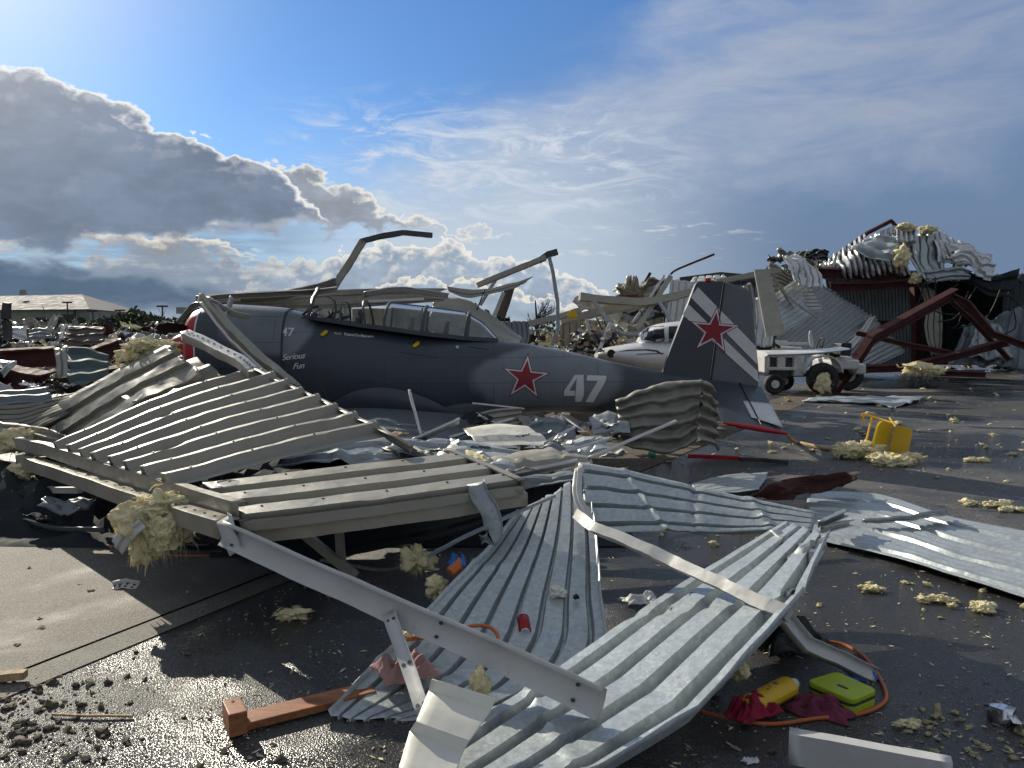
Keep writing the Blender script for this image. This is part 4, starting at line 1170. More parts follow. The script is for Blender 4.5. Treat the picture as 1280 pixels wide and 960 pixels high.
mb = sheet([(G(1008, 497, .05), G(1000, 501, .05)), (G(1060, 495, .15), G(1060, 502, .06)), (G(1110, 495, .1), G(1105, 506, .05)), (G(1165, 497, .06), G(1110, 511, .05))], 3, .04, 24, .05, 1.2, TRAP, 81, 1, .06)
build("galvanised_sheet", mb, [M['galv'], M['screw']], None, "crumpled pale sheet flat on the ground in front of the white tug", "metal sheet", "loose ribbed metal sheets", thick=.004)

# curved corrugated sheet in front of the tail
mb = sheet(rows(((768, 500, 9.3), (776, 560, 9.15)), ((805, 487, 9.15), (800, 570, 9.0)), ((845, 478, 9.05), (840, 574, 8.95)), ((874, 475, 9.0), (876, 562, 8.95))), 1, 0, 24, .03, 1.4, TRAP, 85, 1)
mb = MB()
def tailsheet(u, v):
    top = [W(768, 500, 9.3), W(805, 486, 9.1), W(845, 477, 9.0), (W(876, 474, 8.95))]
    bot = [W(778, 556, 9.15), W(800, 562, 9.0), W(840, 566, 8.9), (W(872, 552, 8.85))]
    p = cr(top, u).lerp(cr(bot, u), v)
    return p + V((0, -1, 0)) * (.036 * sin(v * 2 * pi * 5.5 + .8 * fr(p, 1.5, 2, 7)) + .09 * fr(p, 1.6, 4, 2)) + V((0, 0, .02 * fr(p, 5, 2)))
mb.grid(tailsheet, 40, 66)
def tailsheet2(u, v):
    top = [W(876, 474, 8.95), W(890, 482, 9.25), W(896, 490, 9.5)]
    bot = [W(872, 552, 8.85), W(890, 556, 9.0), W(897, 560, 9.1)]
    p = cr(top, u).lerp(cr(bot, u), v)
    return p + V((.5, -1, 0)) * (.04 * sin(v * 2 * pi * 5.5) + .05 * fr(p, 2.2, 4, 2)) + V((0, 0, .05 * u * fr(p, 6, 2)))
mb.grid(tailsheet2, 14, 66)
build("corrugated_sheet", mb, M['tan_back'], None, "buckled tan corrugated sheet standing in front of the aircraft's tail", "metal sheet", "loose ribbed metal sheets", thick=.004, sharp=50)

# debris between the wing and the front sheets
mid = [
 ("torn_sheet", rows(((430, 530, 8.4), (440, 548, 8.0)), ((470, 522, 8.6), (490, 545, 8.1)), ((520, 530, 8.5), (530, 548, 8.1))), 'slate_panel', "crumpled slate sheet lying on the wing beside the upright white strip", .05, 2, 1),
 ("torn_sheet", rows(((610, 556, 7.9), (615, 572, 7.6)), ((650, 545, 8.0), (662, 566, 7.6)), ((690, 552, 7.9), (700, 566, 7.6))), 'tan_back', "small dark tan sheet folded over behind the arched tan sheet", .05, 1, 1),
 ("torn_sheet", rows(((540, 585, 6.4), (548, 600, 6.2)), ((590, 572, 6.6), (605, 592, 6.3)), ((640, 580, 6.5), (650, 594, 6.3))), 'galv', "blue-grey sheet scrap bent over the pale strip behind the door panel corner", .05, 1, 1),
 ("torn_sheet", rows(((735, 520, 9.2), (740, 545, 8.8)), ((760, 512, 9.3), (768, 540, 8.9)), ((785, 520, 9.2), (790, 540, 8.9))), 'galv_dull', "dented grey sheet leaning on the fuselage left of the corrugated tan sheet", .05, 1, 1),
 ("wall_panel", rows(((390, 556, 6.8), (330, 582, 6.0)), ((480, 546, 7.1), (440, 576, 6.3)), ((565, 550, 7.3), (560, 578, 6.7))), 'galv_dull', "dull grey sheet lying below the wing, behind the door panel's far edge", .03, 2, 1),
 ("torn_sheet", rows(((540, 556, 7.6), (520, 575, 7.2)), ((590, 552, 7.5), (600, 580, 6.9)), ((650, 562, 7.2), (655, 580, 6.9)), ((730, 560, 7.3), (725, 570, 7.1))), 'galv', "blue-grey sheet rippled like cloth below the star on the fuselage", .06, 2, 1),
 ("torn_sheet", rows(((595, 580, 6.7), (640, 592, 6.4)), ((640, 568, 6.9), (680, 592, 6.4)), ((690, 556, 7.0), (720, 585, 6.5)), ((740, 572, 6.9), (745, 582, 6.6))), 'tan_worn', "dark tan sheet arched like a wave behind the crosswise galvanised sheet", .05, 1, 1),
 ("wall_panel", rows(((578, 535, 8.2), (600, 562, 7.6)), ((625, 530, 8.2), (660, 560, 7.6)), ((660, 533, 8.1), (695, 558, 7.6))), 'cream', "dusty cream panel lying under the fuselage below the star", .03, 1, 0),
 ("wall_panel", rows(((585, 520, 9.2), (582, 545, 9.0)), ((620, 511, 9.2), (618, 540, 9.0)), ((652, 510, 9.2), (652, 532, 9.0))), 'tan_worn', "ribbed off-white panel wedged under the fuselage behind the wing root", .02, 4, 0),
 ("torn_sheet", rows(((700, 552, 7.9), (705, 575, 7.5)), ((730, 546, 7.9), (735, 572, 7.5)), ((758, 550, 7.8), (765, 565, 7.5))), 'galv', "bright blue-grey sheet scrap right of the arched tan sheet", .05, 2, 1),
 ("torn_sheet", rows(((660, 530, 8.6), (668, 555, 8.2)), ((695, 522, 8.6), (700, 552, 8.2)), ((722, 532, 8.5), (720, 548, 8.2))), 'slate_panel', "dark slate sheet scrap below the large number", .05, 2, 1),
 ("torn_sheet", rows(((500, 600, 6.2), (500, 612, 6.0)), ((600, 600, 6.1), (600, 612, 5.9)), ((700, 590, 6.2), (700, 606, 5.9)), ((760, 582, 6.3), (760, 600, 6.0))), 'slate_panel', "dark sheet in the shadow behind the corner of the door panel", .05, 1, 1),
 ("wall_panel", rows(((505, 552, 7.2), (480, 560, 6.6)), ((560, 562, 7.0), (545, 580, 6.4)), ((600, 578, 6.6), (585, 590, 6.2))), 'slate_panel', "dull slate panel flat behind the door panel's far edge", .03, 1, 0),
]
for nm, rw, m_, lab, dent, rb, fo in mid:
    mb = sheet(rw, rb, .03, 30, dent * .45, 1.3, TRAP, sum(map(ord, lab)) % 97, -1, .05 * fo, fold=.05 * fo, soft=not fo, kinks=((.3, .25, .06, .05 * fo), (.65, -.3, .05, -.05 * fo)))
    build(nm, mb, [M[m_], M['screw']], None, lab, "metal sheet" if nm == "torn_sheet" else "wall panel", "loose sheets under the fuselage", thick=.004)
for a, b, w, lab in (((560, 548, 8.0), (640, 524, 8.6), .05, "thin pale lath crossing the cream panel"), ((640, 585, 6.6), (760, 548, 7.4), .04, "thin white lath lying across the arched tan sheet"), ((700, 520, 8.8), (745, 553, 8.0), .06, "dark-edged strip leaning below the number 47"), ((590, 505, 9.6), (655, 512, 9.6), .05, "short pale lath wedged against the fuselage below the star"), ((420, 536, 7.6), (500, 572, 6.6), .07, "grey trim slanting down across the wing towards the door panel"),
      ((512, 489, 8.3), (526, 545, 8.0), .07, "upright white strip sticking up in front of the wing"), ((515, 552, 7.7), (574, 526, 7.9), .10, "slanting white strip leaning on the wing beside the upright one"),
      ((735, 573, 6.3), (843, 527, 6.9), .05, "long white strip slanting up in front of the corrugated tan sheet"), ((575, 607, 5.6), (720, 578, 6.0), .08, "dirty pale strip lying behind the door panel's right corner"), ((680, 554, 7.6), (718, 534, 7.8), .05, "short pale strip below the large number"), ((478, 540, 6.9), (545, 580, 6.3), .09, "tan trim running from the wing down to the door panel corner")):
    member("metal_strip", Wp(a, b), LL(.03, w), M['white_dirty'], lab, "metal strip", "metal strips around the wing", up=(.3, -.5, .8), wob=.004, thick=.004)
mb = sheet(rows(((540, 575, 6.5), (555, 592, 6.3)), ((555, 560, 6.6), (575, 578, 6.4)), ((570, 555, 6.7), (592, 570, 6.5))), 1, .04, 14, .04, 4, BOXR, 91, -1)
build("metal_flap", mb, [M['white_metal'], M['screw']], None, "crumpled white metal flap on the dull slate panel", "metal flap", thick=.004)

# trim torn over the aircraft's nose
nose = [("trim_beam", Wp((252, 380, 9.05), (290, 428, 8.7), (328, 462, 8.4), (358, 482, 8.2)), LL(.03, .06), 'white_metal', "bright narrow strip along the lower side of the heavy beam over the nose"),
 ("metal_strip", Wp((300, 372, 10.0), (345, 370, 10.3), (395, 360, 10.8), (420, 352, 11.2)), LL(.04, .12), 'tan_back', "bent tan flashing curling up behind the cowling"),
 ("metal_strip", Wp((386, 392, 9.9), (392, 372, 10.2), (398, 360, 10.6)), BX(.03, .05), 'steel_dark', "dark broken stick standing at the front cockpit"),
 ("metal_strip", Wp((455, 368, 11.0), (500, 362, 11.4), (560, 370, 11.8)), LL(.04, .09), 'white_metal', "thin pale flashing lying behind the canopy's top edge"),
 ("metal_strip", Wp((222, 402, 9.4), (240, 384, 9.4), (252, 380, 9.3)), LL(.03, .06), 'galv_dull', "grey strip arching over the propeller blade"),("trim_beam", Wp((247, 372, 9.2), (280, 412, 9.0), (318, 450, 8.7), (366, 486, 8.3)), CH(-.05, .13), 'tan_worn', "heavy tan trim beam lying diagonally across the aircraft's nose"),
 ("trim_beam", Wp((262, 373, 9.3), (292, 410, 9.05), (332, 448, 8.75), (376, 486, 8.4)), CH(.05, .09), 'tan_paint', "thinner tan trim alongside the heavy beam over the nose"),
 ("trim_beam", Wp((232, 418, 8.0), (262, 432, 7.8), (300, 452, 7.4), (318, 466, 7.2)), [(-.05, .045), (.055, .045), (.055, -.05)], 'white_metal', "short white perforated ledge under the nose, above the largest tan panel"),
 ("trim_beam", Wp((245, 373, 9.3), (320, 368, 9.9), (420, 362, 10.8)), CH(.05, .07), 'tan_worn', "tan trim running back from the nose above the engine cowling"),
 ("metal_strip", Wp((282, 397, 9.3), (290, 372, 9.4)), LL(.03, .10), 'white_metal', "stubby white bracket standing on top of the cowling"),
 ("metal_strip", Wp((262, 376, 9.2), (292, 392, 9.3), (312, 396, 9.4)), LL(.02, .07), 'white_metal', "curved white strip draped over the cowling")]
for nm, p_, pr, m_, lab in nose:
    o = member(nm, p_, pr, M[m_], lab, "trim beam" if nm == "trim_beam" else "metal strip", "torn trim over the nose", up=(0, -.35, .9), wob=.010, sub=8, soft=nm != 'trim_beam', seed=len(lab))
mb = MB()
for k in range(14):
    p = cr(Wp((232, 418, 8.0), (262, 432, 7.8), (300, 452, 7.4), (318, 466, 7.2)), (k + .5) / 14) + V((0, -.015, .046))
    mb.tube([p, p + V((0, -.003, .006))], .012, 6)
build("bolt_row", mb, M['screw'], bpy.data.objects['trim_beam.003'])

# beams and roof sheets behind the cockpit
back = [
 ("roof_edge", rows(((245, 372, 10.6), (250, 384, 10.9)), ((330, 371, 11.9), (330, 384, 12.0)), ((430, 362, 12.2), (430, 385, 12.2)), ((560, 360, 12.4), (560, 376, 12.4))), 'tan_worn', "long dark roof edge running level behind the cockpit", .04, 2, .03),
 ("roof_edge", rows(((540, 376, 12.6), (528, 412, 12.0)), ((575, 373, 12.8), (570, 420, 12.0)), ((620, 398, 12.8), (612, 425, 12.2)), ((655, 424, 12.8), (648, 432, 12.3))), 'tan_paint', "pale curved roof sheet dropping down behind the rear cockpit", .03, 2, .02),
 ("roof_edge", rows(((556, 357, 12.6), (560, 364, 12.6)), ((600, 362, 12.7), (590, 372, 12.6)), ((640, 353, 12.8), (640, 360, 12.7)), ((668, 344, 12.9), (655, 355, 12.8))), 'tan_paint', "pointed light strip of roofing curling up behind the canopy", .03, 1, .02),
 ("wall_panel", rows(((612, 402, 14), (660, 400, 14)), ((612, 420, 13.9), (662, 422, 13.9)), ((605, 440, 13.5), (655, 442, 13.5))), 'slate_panel', "grey corrugated panel standing right of the rear canopy", .02, 8, .02),
 ("wall_panel", rows(((440, 385, 13), (535, 384, 13)), ((440, 405, 13), (535, 404, 13)), ((440, 432, 12.9), (535, 434, 12.9))), 'tan_worn', "tan wall panel seen through the canopy glass", .03, 6, .02),
 ("wall_panel", rows(((345, 376, 12.8), (440, 380, 12.8)), ((345, 395, 12.8), (440, 400, 12.8)), ((345, 425, 12.8), (440, 425, 12.8))), 'galv_dull', "grey wall panel behind the front cockpit", .04, 6, .02),
]
for nm, rw, m_, lab, dent, rb, h in back:
    mb = sheet(rw, rb, h, 30, dent, 1.3, TRAP, sum(map(ord, lab)) % 89, -1, .03, fold=.03)
    build(nm, mb, [M[m_], M['screw']], None, lab, "wall panel" if nm == "wall_panel" else "roof sheet", "roofing behind the aircraft", thick=.005)
poles = [
 ("bent_pole", Wp((416, 361, 12.0), (435, 332, 12.0), (454, 301, 12.0)), BX(.10, .07), 'tan_worn', "tall leaning pole rising behind the front cockpit", 1),
 ("bent_pole", Wp((452, 302, 12.0), (475, 296, 12.05), (503, 291, 12.1), (540, 294, 12.2)), BX(.07, .075), 'steel_dark', "arched dark pole reaching right from the top of the leaning pole", 1),
 ("bent_pole", Wp((596, 357, 13.0), (640, 339, 13.1), (682, 322, 13.2)), BX(.08, .10), 'tan_worn', "sloping purlin rising to the right behind the canopy", 1),
 ("bent_pole", Wp((674, 326, 13.2), (686, 318, 13.2), (697, 315, 13.2)), BX(.09, .10), 'steel_dark', "short crumpled crosspiece at the top of the drooping pole", 1),
 ("bent_pole", Wp((686, 318, 13.2), (691, 340, 13.2), (697, 378, 13.2), (697, 410, 13.2), (690, 432, 13.2)), BX(.06, .06), 'galv_dull', "thin drooping pole hanging from the crosspiece right of the canopy", 1),
 ("bent_pole", Wp((600, 382, 13.2), (622, 346, 13.2)), BX(.05, .05), 'galv_dull', "thin strut under the sloping purlin behind the canopy", 1),
 ("bent_pole", Wp((638, 358, 13.3), (626, 396, 13.3)), BX(.16, .06), 'brown_wall', "broken brown timber upright right of the canopy", 1),
 ("bent_pole", Wp((612, 408, 13.0), (630, 366, 13.1)), BX(.06, .06), 'white_metal', "white splintered lath beside the brown timber upright", 1),
 ("bent_pole", Wp((660, 405, 14), (700, 396, 14.1), (724, 388, 14.2)), BX(.1, .09), 'tan_worn', "tan rail left of the yellow bracket in the background", 1),
 ("bent_pole", Wp((455, 377, 12.1), (530, 374, 12.2)), BX(.04, .05), 'white_metal', "bright white batten under the roof edge behind the canopy", 1)]
for nm, p_, pr, m_, lab, cl in poles:
    member(nm, p_, pr, M[m_], lab, "pole", "broken poles behind the aircraft", closed=True, wob=.008, sub=6, seed=len(lab), up=(0, -1, .2))
# ---------- wrecked frames behind the tail ----------
frames = [
 (Wp((724, 371, 15.0), (760, 375, 15.1), (810, 377, 15.2), (862, 366, 15.4)), BX(.14, .16), 'tan_worn', "long tan beam with a capped end, left of the aircraft's fin"),
 (Wp((700, 402, 15.3), (760, 388, 15.4), (815, 378, 15.5)), BX(.14, .20), 'tan_paint', "wide pale beam sloping up under the capped tan beam"),
 (Wp((742, 376, 15.0), (760, 400, 15.0), (775, 415, 14.9), (805, 417, 14.7), (842, 413, 14.4)), BX(.06, .08), 'galv_dull', "curved grey bar sweeping from the capped beam across the white aircraft's windscreen"),
 (Wp((763, 404, 14.6), (748, 440, 14.3)), BX(.07, .06), 'white_metal', "slim white prop standing on the white aircraft's nose"),
 (Wp((795, 412, 14.9), (818, 378, 15.3), (838, 346, 15.8)), BX(.10, .08), 'tan_paint', "tan corner post rising steeply left of the fin"),
 (Wp((823, 376, 15.2), (843, 408, 14.6)), BX(.06, .06), 'galv_dull', "short grey strut crossing the tan corner post"),
 (Wp((790, 405, 15.6), (812, 372, 16), (830, 345, 16.4)), BX(.05, .05), 'white_metal', "thin white lath beside the tan corner post"),
 (Wp((838, 343, 17), (848, 336, 17), (893, 318, 17)), BX(.04, .04), 'maroon', "thin dark rod pointing up to the right above the fin"),
 (Wp((800, 364, 19), (813, 341, 19)), BX(.07, .05), 'maroon', "short maroon stub pointing up left of the fin"),
 (Wp((770, 375, 19), (800, 371, 19), (826, 363, 19)), BX(.2, .16), 'maroon', "maroon rafter lying behind the capped tan beam"),
 (Wp((895, 353, 17.5), (945, 343, 17.5), (975, 338, 17.5)), BX(.12, .12), 'tan_worn', "tan purlin reaching right from the top of the rudder"),
 (Wp((722, 412, 14.9), (748, 421, 14.9)), BX(.06, .05), 'white_metal', "short white bar low down left of the white aircraft"),
 (Wp((733, 398, 14.8), (738, 418, 14.8)), BX(.06, .05), 'white_metal', "white bracket leg under the yellow bracket"),
 (Wp((858, 352, 17), (885, 362, 17)), BX(.05, .05), 'galv_dull', "thin grey strut behind the fin's leading edge"),
]
for p_, pr, m_, lab in frames:
    member("frame_beam", p_, pr, M[m_], lab, "beam", "broken frame pieces behind the tail", closed=True, wob=.01, sub=5, soft=True, up=(0, -1, .2), seed=len(lab))
mb = MB(); mb.boxpx(712, 388, 720, 399, 14.0, .12); mb.boxpx(710, 391, 722, 396, 13.97, .05)
build("bracket", mb, M['yellow'], None, "small yellow bracket on the tan rail in the background", "bracket")
def wallrow(rw, ribs, h, m_, nm, lab, grp, dent=.03, jag=.0, fold=0.0, cat="wall panel", prof=TRAP, along=16, flip=-1, freq=.8):
    mb = sheet(rw, ribs, h, along, dent, freq, prof, sum(map(ord, lab)) % 83, flip, jag, fold=fold)
    return build(nm, mb, [M[m_], M['screw']], None, lab, cat, grp, thick=.008)
wallrow(rows(((700, 400, 17.5), (830, 396, 17.5)), ((700, 422, 17.5), (830, 422, 17.5)), ((700, 448, 17.5), (830, 450, 17.5))), 16, .035, 'tan_worn', "wall_panel", "tan corrugated wall behind the yellow bracket and the white aircraft", "hangar walls behind the tail", .06, .06)
wallrow(rows(((775, 380, 18.5), (850, 362, 18.5)), ((775, 395, 18.5), (850, 392, 18.5)), ((770, 425, 18.4), (850, 425, 18.4))), 8, .03, 'dark_panel', "wall_panel", "dark broken wall between the capped beam and the corner post", "hangar walls behind the tail", .08, .1)
wallrow(rows(((838, 347, 16.8), (870, 352, 16.6)), ((836, 375, 16.6), (866, 380, 16.5)), ((830, 412, 16.4), (862, 414, 16.3))), 4, .03, 'white_metal', "wall_panel", "pale crumpled wall sheet just left of the fin's top", "hangar walls behind the tail", .08, .05, .05)
mb = MB()
mb.prism(Wp((855, 352, 30), (900, 346, 30), (975, 353, 30), (975, 420, 30), (855, 420, 30)), (0, 2, 0))
sh_ = build("distant_shed", mb, M['slate_panel'], None, "low dark grey gable wall behind the aircraft's fin", "shed")
mb = MB(); mb.sweep(Wp((850, 351.5, 29.9), (900, 345, 29.9), (980, 352, 29.9)), BX(.3, .14), (0, -1, 0), True); build("roof", mb, M['steel_dark'], sh_)
mb = sheet(rows(((862, 352, 29.95), (970, 355, 29.95)), ((862, 420, 29.95), (970, 420, 29.95))), 22, .05, 4, .0, 1, TRAP, 1, -1); build("siding", mb, [M['slate_panel'], M['screw']], sh_, thick=.01)
# tall tan board leaning beside the rudder
mb = MB(); mb.prism(Wp((943, 337, 13.6), (961, 336, 13.6), (982, 418, 12.9), (958, 421, 12.9)), (.10, .35, .0))
fixnormals(build("leaning_board", mb, M['tan_worn'], None, "tall tan door leaf leaning upright just right of the rudder", "door leaf", sharp=30))
# sheets heaped between the tail and the hangar
wallrow(rows(((936, 372, 20.0), (962, 366, 20.5)), ((934, 400, 19.5), (966, 396, 20.0)), ((930, 432, 19.0), (968, 434, 19.4))), 4, .05, 'white_dirty', "wall_panel", "pale ribbed sheet standing behind the tall leaning door leaf", "hangar walls behind the tail", .10, .06, .06)
wallrow(rows(((905, 358, 18.5), (938, 352, 18.8)), ((900, 378, 18.2), (944, 384, 18.4)), ((905, 410, 18.0), (946, 415, 18.0))), 5, .05, 'tan_back', "wall_panel", "dark tan sheet bent behind the rudder's upper edge", "hangar walls behind the tail", .10, .08, .08)
wallrow(rows(((976, 320, 24.4), (1008, 318, 25.0)), ((985, 338, 24.0), (1022, 345, 24.6)), ((992, 352, 23.8), (1030, 362, 24.2))), 5, .08, 'silver', "wall_panel", "bright crumpled sheet hanging above the tan fan of ribs at the hangar's left shoulder", "hangar walls behind the tail", .25, .08, .15)
wallrow(rows(((868, 346, 19), (905, 342, 19)), ((862, 352, 18.6), (915, 352, 18.6))), 4, .05, 'white_dirty', "wall_panel", "flat pale roofing strip lying level behind the fin's top", "hangar walls behind the tail", .06, .08, .05)
# pale scraps between
rnd = random.Random(31)
def crumple(nm, c, size, m_, lab, cat, grp, seed, amp=.4, rot=None, thick=.006, ribs=2):
    c = V(c)
    rot = rot if rot is not None else Matrix.Rotation(rnd.uniform(0, 6.28), 3, 'Z') @ Matrix.Rotation(rnd.uniform(-.9, .9), 3, 'X')
    mb = MB()
    def fn(u, v):
        p = V(((u - .5) * size[0], (v - .5) * size[1], 0))
        k = max(size)
        e = 1 + .35 * NZ.noise(V((seed + u * 3, v * 3, seed)))
        q = p * (1 / k)
        z = amp * k * (fr(q, 1.7, 4, seed) * .55 + .5 * abs(fr(q, 1.1, 3, seed + 4))) + .02 * k * abs(sin(v * pi * ribs * 2))
        return c + rot @ V((p.x * e, p.y * e, z))
    mb.grid(fn, 12, 12)
    zmin = min(p[2] for p in mb.v)
    return build(nm, mb, M[m_], None, lab, cat, grp, thick=thick, sharp=40)
for k in range(12):
    px, py = rnd.uniform(745, 800), rnd.uniform(408, 432)
    crumple("bent_scrap", W(px, py, rnd.uniform(15.5, 17)), (rnd.uniform(.25, .7), rnd.uniform(.12, .3)), rnd.choice(['white_metal', 'cream', 'tan_worn', 'insul_pale']), "small bent scrap in the heap behind the white aircraft's nose", "scrap", "scraps behind the white aircraft", k + 100)
for k in range(16):
    px, py = rnd.uniform(655, 760), rnd.uniform(418, 446)
    crumple("bent_scrap", W(px, py, rnd.uniform(13.5, 15.5)), (rnd.uniform(.25, .8), rnd.uniform(.12, .35)), rnd.choice(['brown_wall', 'tan_worn', 'steel_dark', 'wood_raw', 'maroon']), "dark broken scrap in the heap above the aircraft's spine", "scrap", "scraps above the spine", k + 130)

for k in range(34):
    px, py = rnd.uniform(590, 790), rnd.uniform(522, 556)
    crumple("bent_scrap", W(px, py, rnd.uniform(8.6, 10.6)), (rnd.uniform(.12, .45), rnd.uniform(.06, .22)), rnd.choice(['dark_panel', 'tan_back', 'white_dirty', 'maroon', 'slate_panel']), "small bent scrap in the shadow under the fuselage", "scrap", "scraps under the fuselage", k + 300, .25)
for k in range(13):
    px, py = rnd.uniform(490, 770), rnd.uniform(540, 598)
    d = 1.0 * 960 / (py - 412) * 1.0
    crumple("bent_scrap", W(px, py, min(8.2, max(5.8, d))), (rnd.uniform(.08, .32), rnd.uniform(.04, .15)), rnd.choice(['tan_back', 'white_dirty', 'slate_panel', 'insul_pale', 'wood_raw']), "small bent scrap among the sheets below the red star", "scrap", "scraps below the star", k + 340, .22)
# ---------- white light aircraft behind the tail ----------
WL = Loft((-.5, 14.0), (6.0, 14.4), [(745, 438, 447, .25), (760, 434, 452, .42), (780, 430, 458, .52), (803, 426, 464, .56), (830, 425, 468, .58), (870, 424, 470, .58), (930, 428, 470, .5)], .9, 36)
wa = thing("light_aircraft", WL.pt(WL.pl(800, 440)[0], 0, 0), "white light aircraft with thin maroon cheat lines behind the dark aircraft's tail", "aircraft")
build("fuselage", WL.skin(WL.smin, WL.smax, 24), M['white_paint'], wa, sharp=60)
cab = Loft((-.5, 14.0), (6.0, 14.4), [(797, 424, 430, .1), (806, 412, 430, .38), (818, 406, 430, .47), (845, 402, 430, .5), (880, 402, 430, .5), (925, 420, 430, .4)], .8, 36)
cabo = build("cabin", cab.skin(cab.smin, cab.smax, 20), M['white_paint'], wa, sharp=60)
cs = lambda e: (lambda x, y: cab.surf(x, y, e))
build("windscreen", decal([(801, 424), (808, 411.5), (816, 408), (830, 407), (831, 426), (822, 428)], cs(.012), 3), M['lens'], cabo)
build("window", decal([(836, 408), (870, 407), (870, 426), (836, 427)], cs(.012), 3), M['lens'], cabo)
ws = lambda e: (lambda x, y: WL.surf(x, y, e))
for pts in ([(772, 439.5), (785, 437.2), (810, 436.4), (822, 438), (829, 443), (826, 442.5), (820, 439.4), (808, 437.8), (786, 438.4)], [(795, 442.3), (830, 441), (830, 442), (797, 443)]):
    build("cheat_line", decal(pts, ws(.01), 1), M['maroon'], wa)
mb = MB(); c_ = WL.surf(764, 442, .0); mb.tube([c_ + V((0, .05, 0)), c_ + V((0, -.02, 0))], .075, 16); build("air_intake", mb, M['black'], wa)
for x_, y_ in ((758, 470), (840, 475)):
    mb = MB(); mb.tube([W(x_, 455, 14.0), W(x_, y_, 13.9)], .035, 8); leg_ = build("gear_leg", mb, M['white_paint'], wa)
    mb = MB(); gp = W(x_, y_, 13.9); mb.wheel((gp.x, gp.y, .17), .17, .12, (0, 1, 0)); build("wheel", mb, M['rubber'], leg_)
mb = MB()
pts = Wp((946, 443.5, 12.6), (990, 442.5, 12.6), (1030, 440, 12.6), (1054, 437.5, 12.6))
pp = path(pts, 6, True)
def wf(u, v):
    i = u * (len(pp) - 1); p = pp[int(round(i))]
    return p + V((0, .55 * (1 - .5 * u) * cos(2 * pi * v), (.055 * (1 - .55 * u)) * sin(2 * pi * v) + .02))
mb.grid(wf, 18, 16, 0, True, True)
build("loose_wing", mb, M['white_paint'], None, "slender white wing piece jutting out in front of the white tug", "wing piece", sharp=60)

# ---------- white tug ----------
D = 20.2
tug = thing("airport_tug", (W(1010, 440, D).x, D + .8, 0), "small white airport tractor with one big rear wheel and an open driver's seat", "tractor")
mb = MB(); mb.boxpx(966, 437, 1003, 447, D + .15, 1.3); mb.boxpx(968, 434, 1003, 440, D + .2, 1.2); mb.boxpx(960, 459, 995, 463, D + .05, 1.5); mb.boxpx(993, 440, 1005, 470, D + .1, 1.4); mb.boxpx(956, 445, 962, 466, D + .1, 1.4); mb.boxpx(972, 447, 982, 462, D + .12, 1.3)
body = build("body", mb, M['white_dirty'], tug, smooth=False)
bv = body.modifiers.new("edge", 'BEVEL'); bv.width = .02; bv.segments = 2
mb = MB(); mb.boxpx(962, 448, 994, 459, D + .25, 1.1); mb.boxpx(960, 463, 1010, 471, D + .3, 1.0); build("chassis", mb, M['steel_dark'], tug, smooth=False)
mb = MB(); wc = W(1028, 470, D)
mb.grid(lambda u, v: V((wc.x + .50 * cos(R(5 + 172 * u)), D - .12 + .45 * v, .52 + .50 * sin(R(5 + 172 * u)))), 24, 2)
build("fender", mb, M['white_dirty'], tug, thick=.03)
mb = MB(); mb.boxpx(1040, 450, 1075, 462, D + .05, 1.35); mb.boxpx(1046, 446, 1066, 452, D + .2, 1.0); mb.boxpx(1070, 455, 1083, 468, D + .2, .9); o = build("rear_body", mb, M['white_dirty'], tug, smooth=False)
bv = o.modifiers.new("edge", 'BEVEL'); bv.width = .05; bv.segments = 3
for (x_, r_, dd) in ((1028, .42, D), (968, .27, D), (1060, .42, D + 1.3), (980, .27, D + 1.3)):
    p_ = W(x_, 470, dd)
    mb = MB(); mb.wheel((p_.x, dd, r_), r_, .24, (0, 1, 0), 28); w_ = build("wheel", mb, M['rubber'], tug, sharp=50)
    mb = MB(); mb.disc((p_.x, dd, r_), r_ * .56, (0, 1, 0), .14); build("tyre_wall", mb, M['rubber'], w_)
    mb = MB(); mb.disc((p_.x, dd - .04, r_), r_ * .40, (0, 1, 0), .12); mb.disc((p_.x, dd - .06, r_), r_ * .14, (0, 1, 0), .14, 12); build("rim", mb, M['white_dirty' if r_ < .3 else 'tan_worn'], w_)
mb = MB(); mb.plate([W(1043, 428.5, D + .3), W(1055.5, 428.5, D + .3), W(1054, 444, D + .3), W(1041, 443, D + .3)], -.45, .12); mb.boxpx(1036, 441, 1050, 447, D + .3, .45); fixnormals(build("seat", mb, M['black'], tug))
mb = MB(); mb.tube(Wp((1033, 445, D + .5), (1025, 432, D + .5)), .025, 6); c_ = W(1025, 431, D + .5); mb.tube([c_ + V((.19 * cos(a_) * .35, .19 * sin(a_), .19 * cos(a_))) for a_ in [2 * pi * k / 16 for k in range(17)]], .02, 6); build("steering_wheel", mb, M['steel_dark'], tug)
mb = MB(); fluff(mb, W(1030, 480, D - .35), (.22, .1, .28), 61, .5, 4, 4); build("insulation_clump", mb, M['insul'], None, "yellow insulation stuffed against the tug's big rear wheel", "insulation", sharp=180)
mb = MB(); mb.plate(Wp((1011, 414, D + .4), (1015, 413, D + .4), (1018, 434, D + .4), (1012, 434, D + .4)), .04, .45); fixnormals(build("metal_fin", mb, M['white_metal'], None, "narrow pointed white blade standing upright behind the tug's bonnet", "metal strip"))
mb = MB(); mb.boxpx(944, 400, 956, 437, 20.6, .4); mb.boxpx(946, 426, 985, 432, 20.9, .3); mb.boxpx(966, 428, 1010, 431, 21.6, .2)
build("white_cabinet", mb, M['white_dirty'], None, "white cabinet with a hose loop between the rudder and the tug", "cabinet", smooth=False)
mb = MB(); mb.tube(path(Wp((956, 404, 20.4), (949, 412, 20.3), (950, 421, 20.3), (958, 424, 20.3), (968, 430, 20.4), (975, 434, 20.4)), 5, True), .035, 7)
build("hose", mb, M['black'], None, "black hose looping down in front of the white cabinet", "hose")
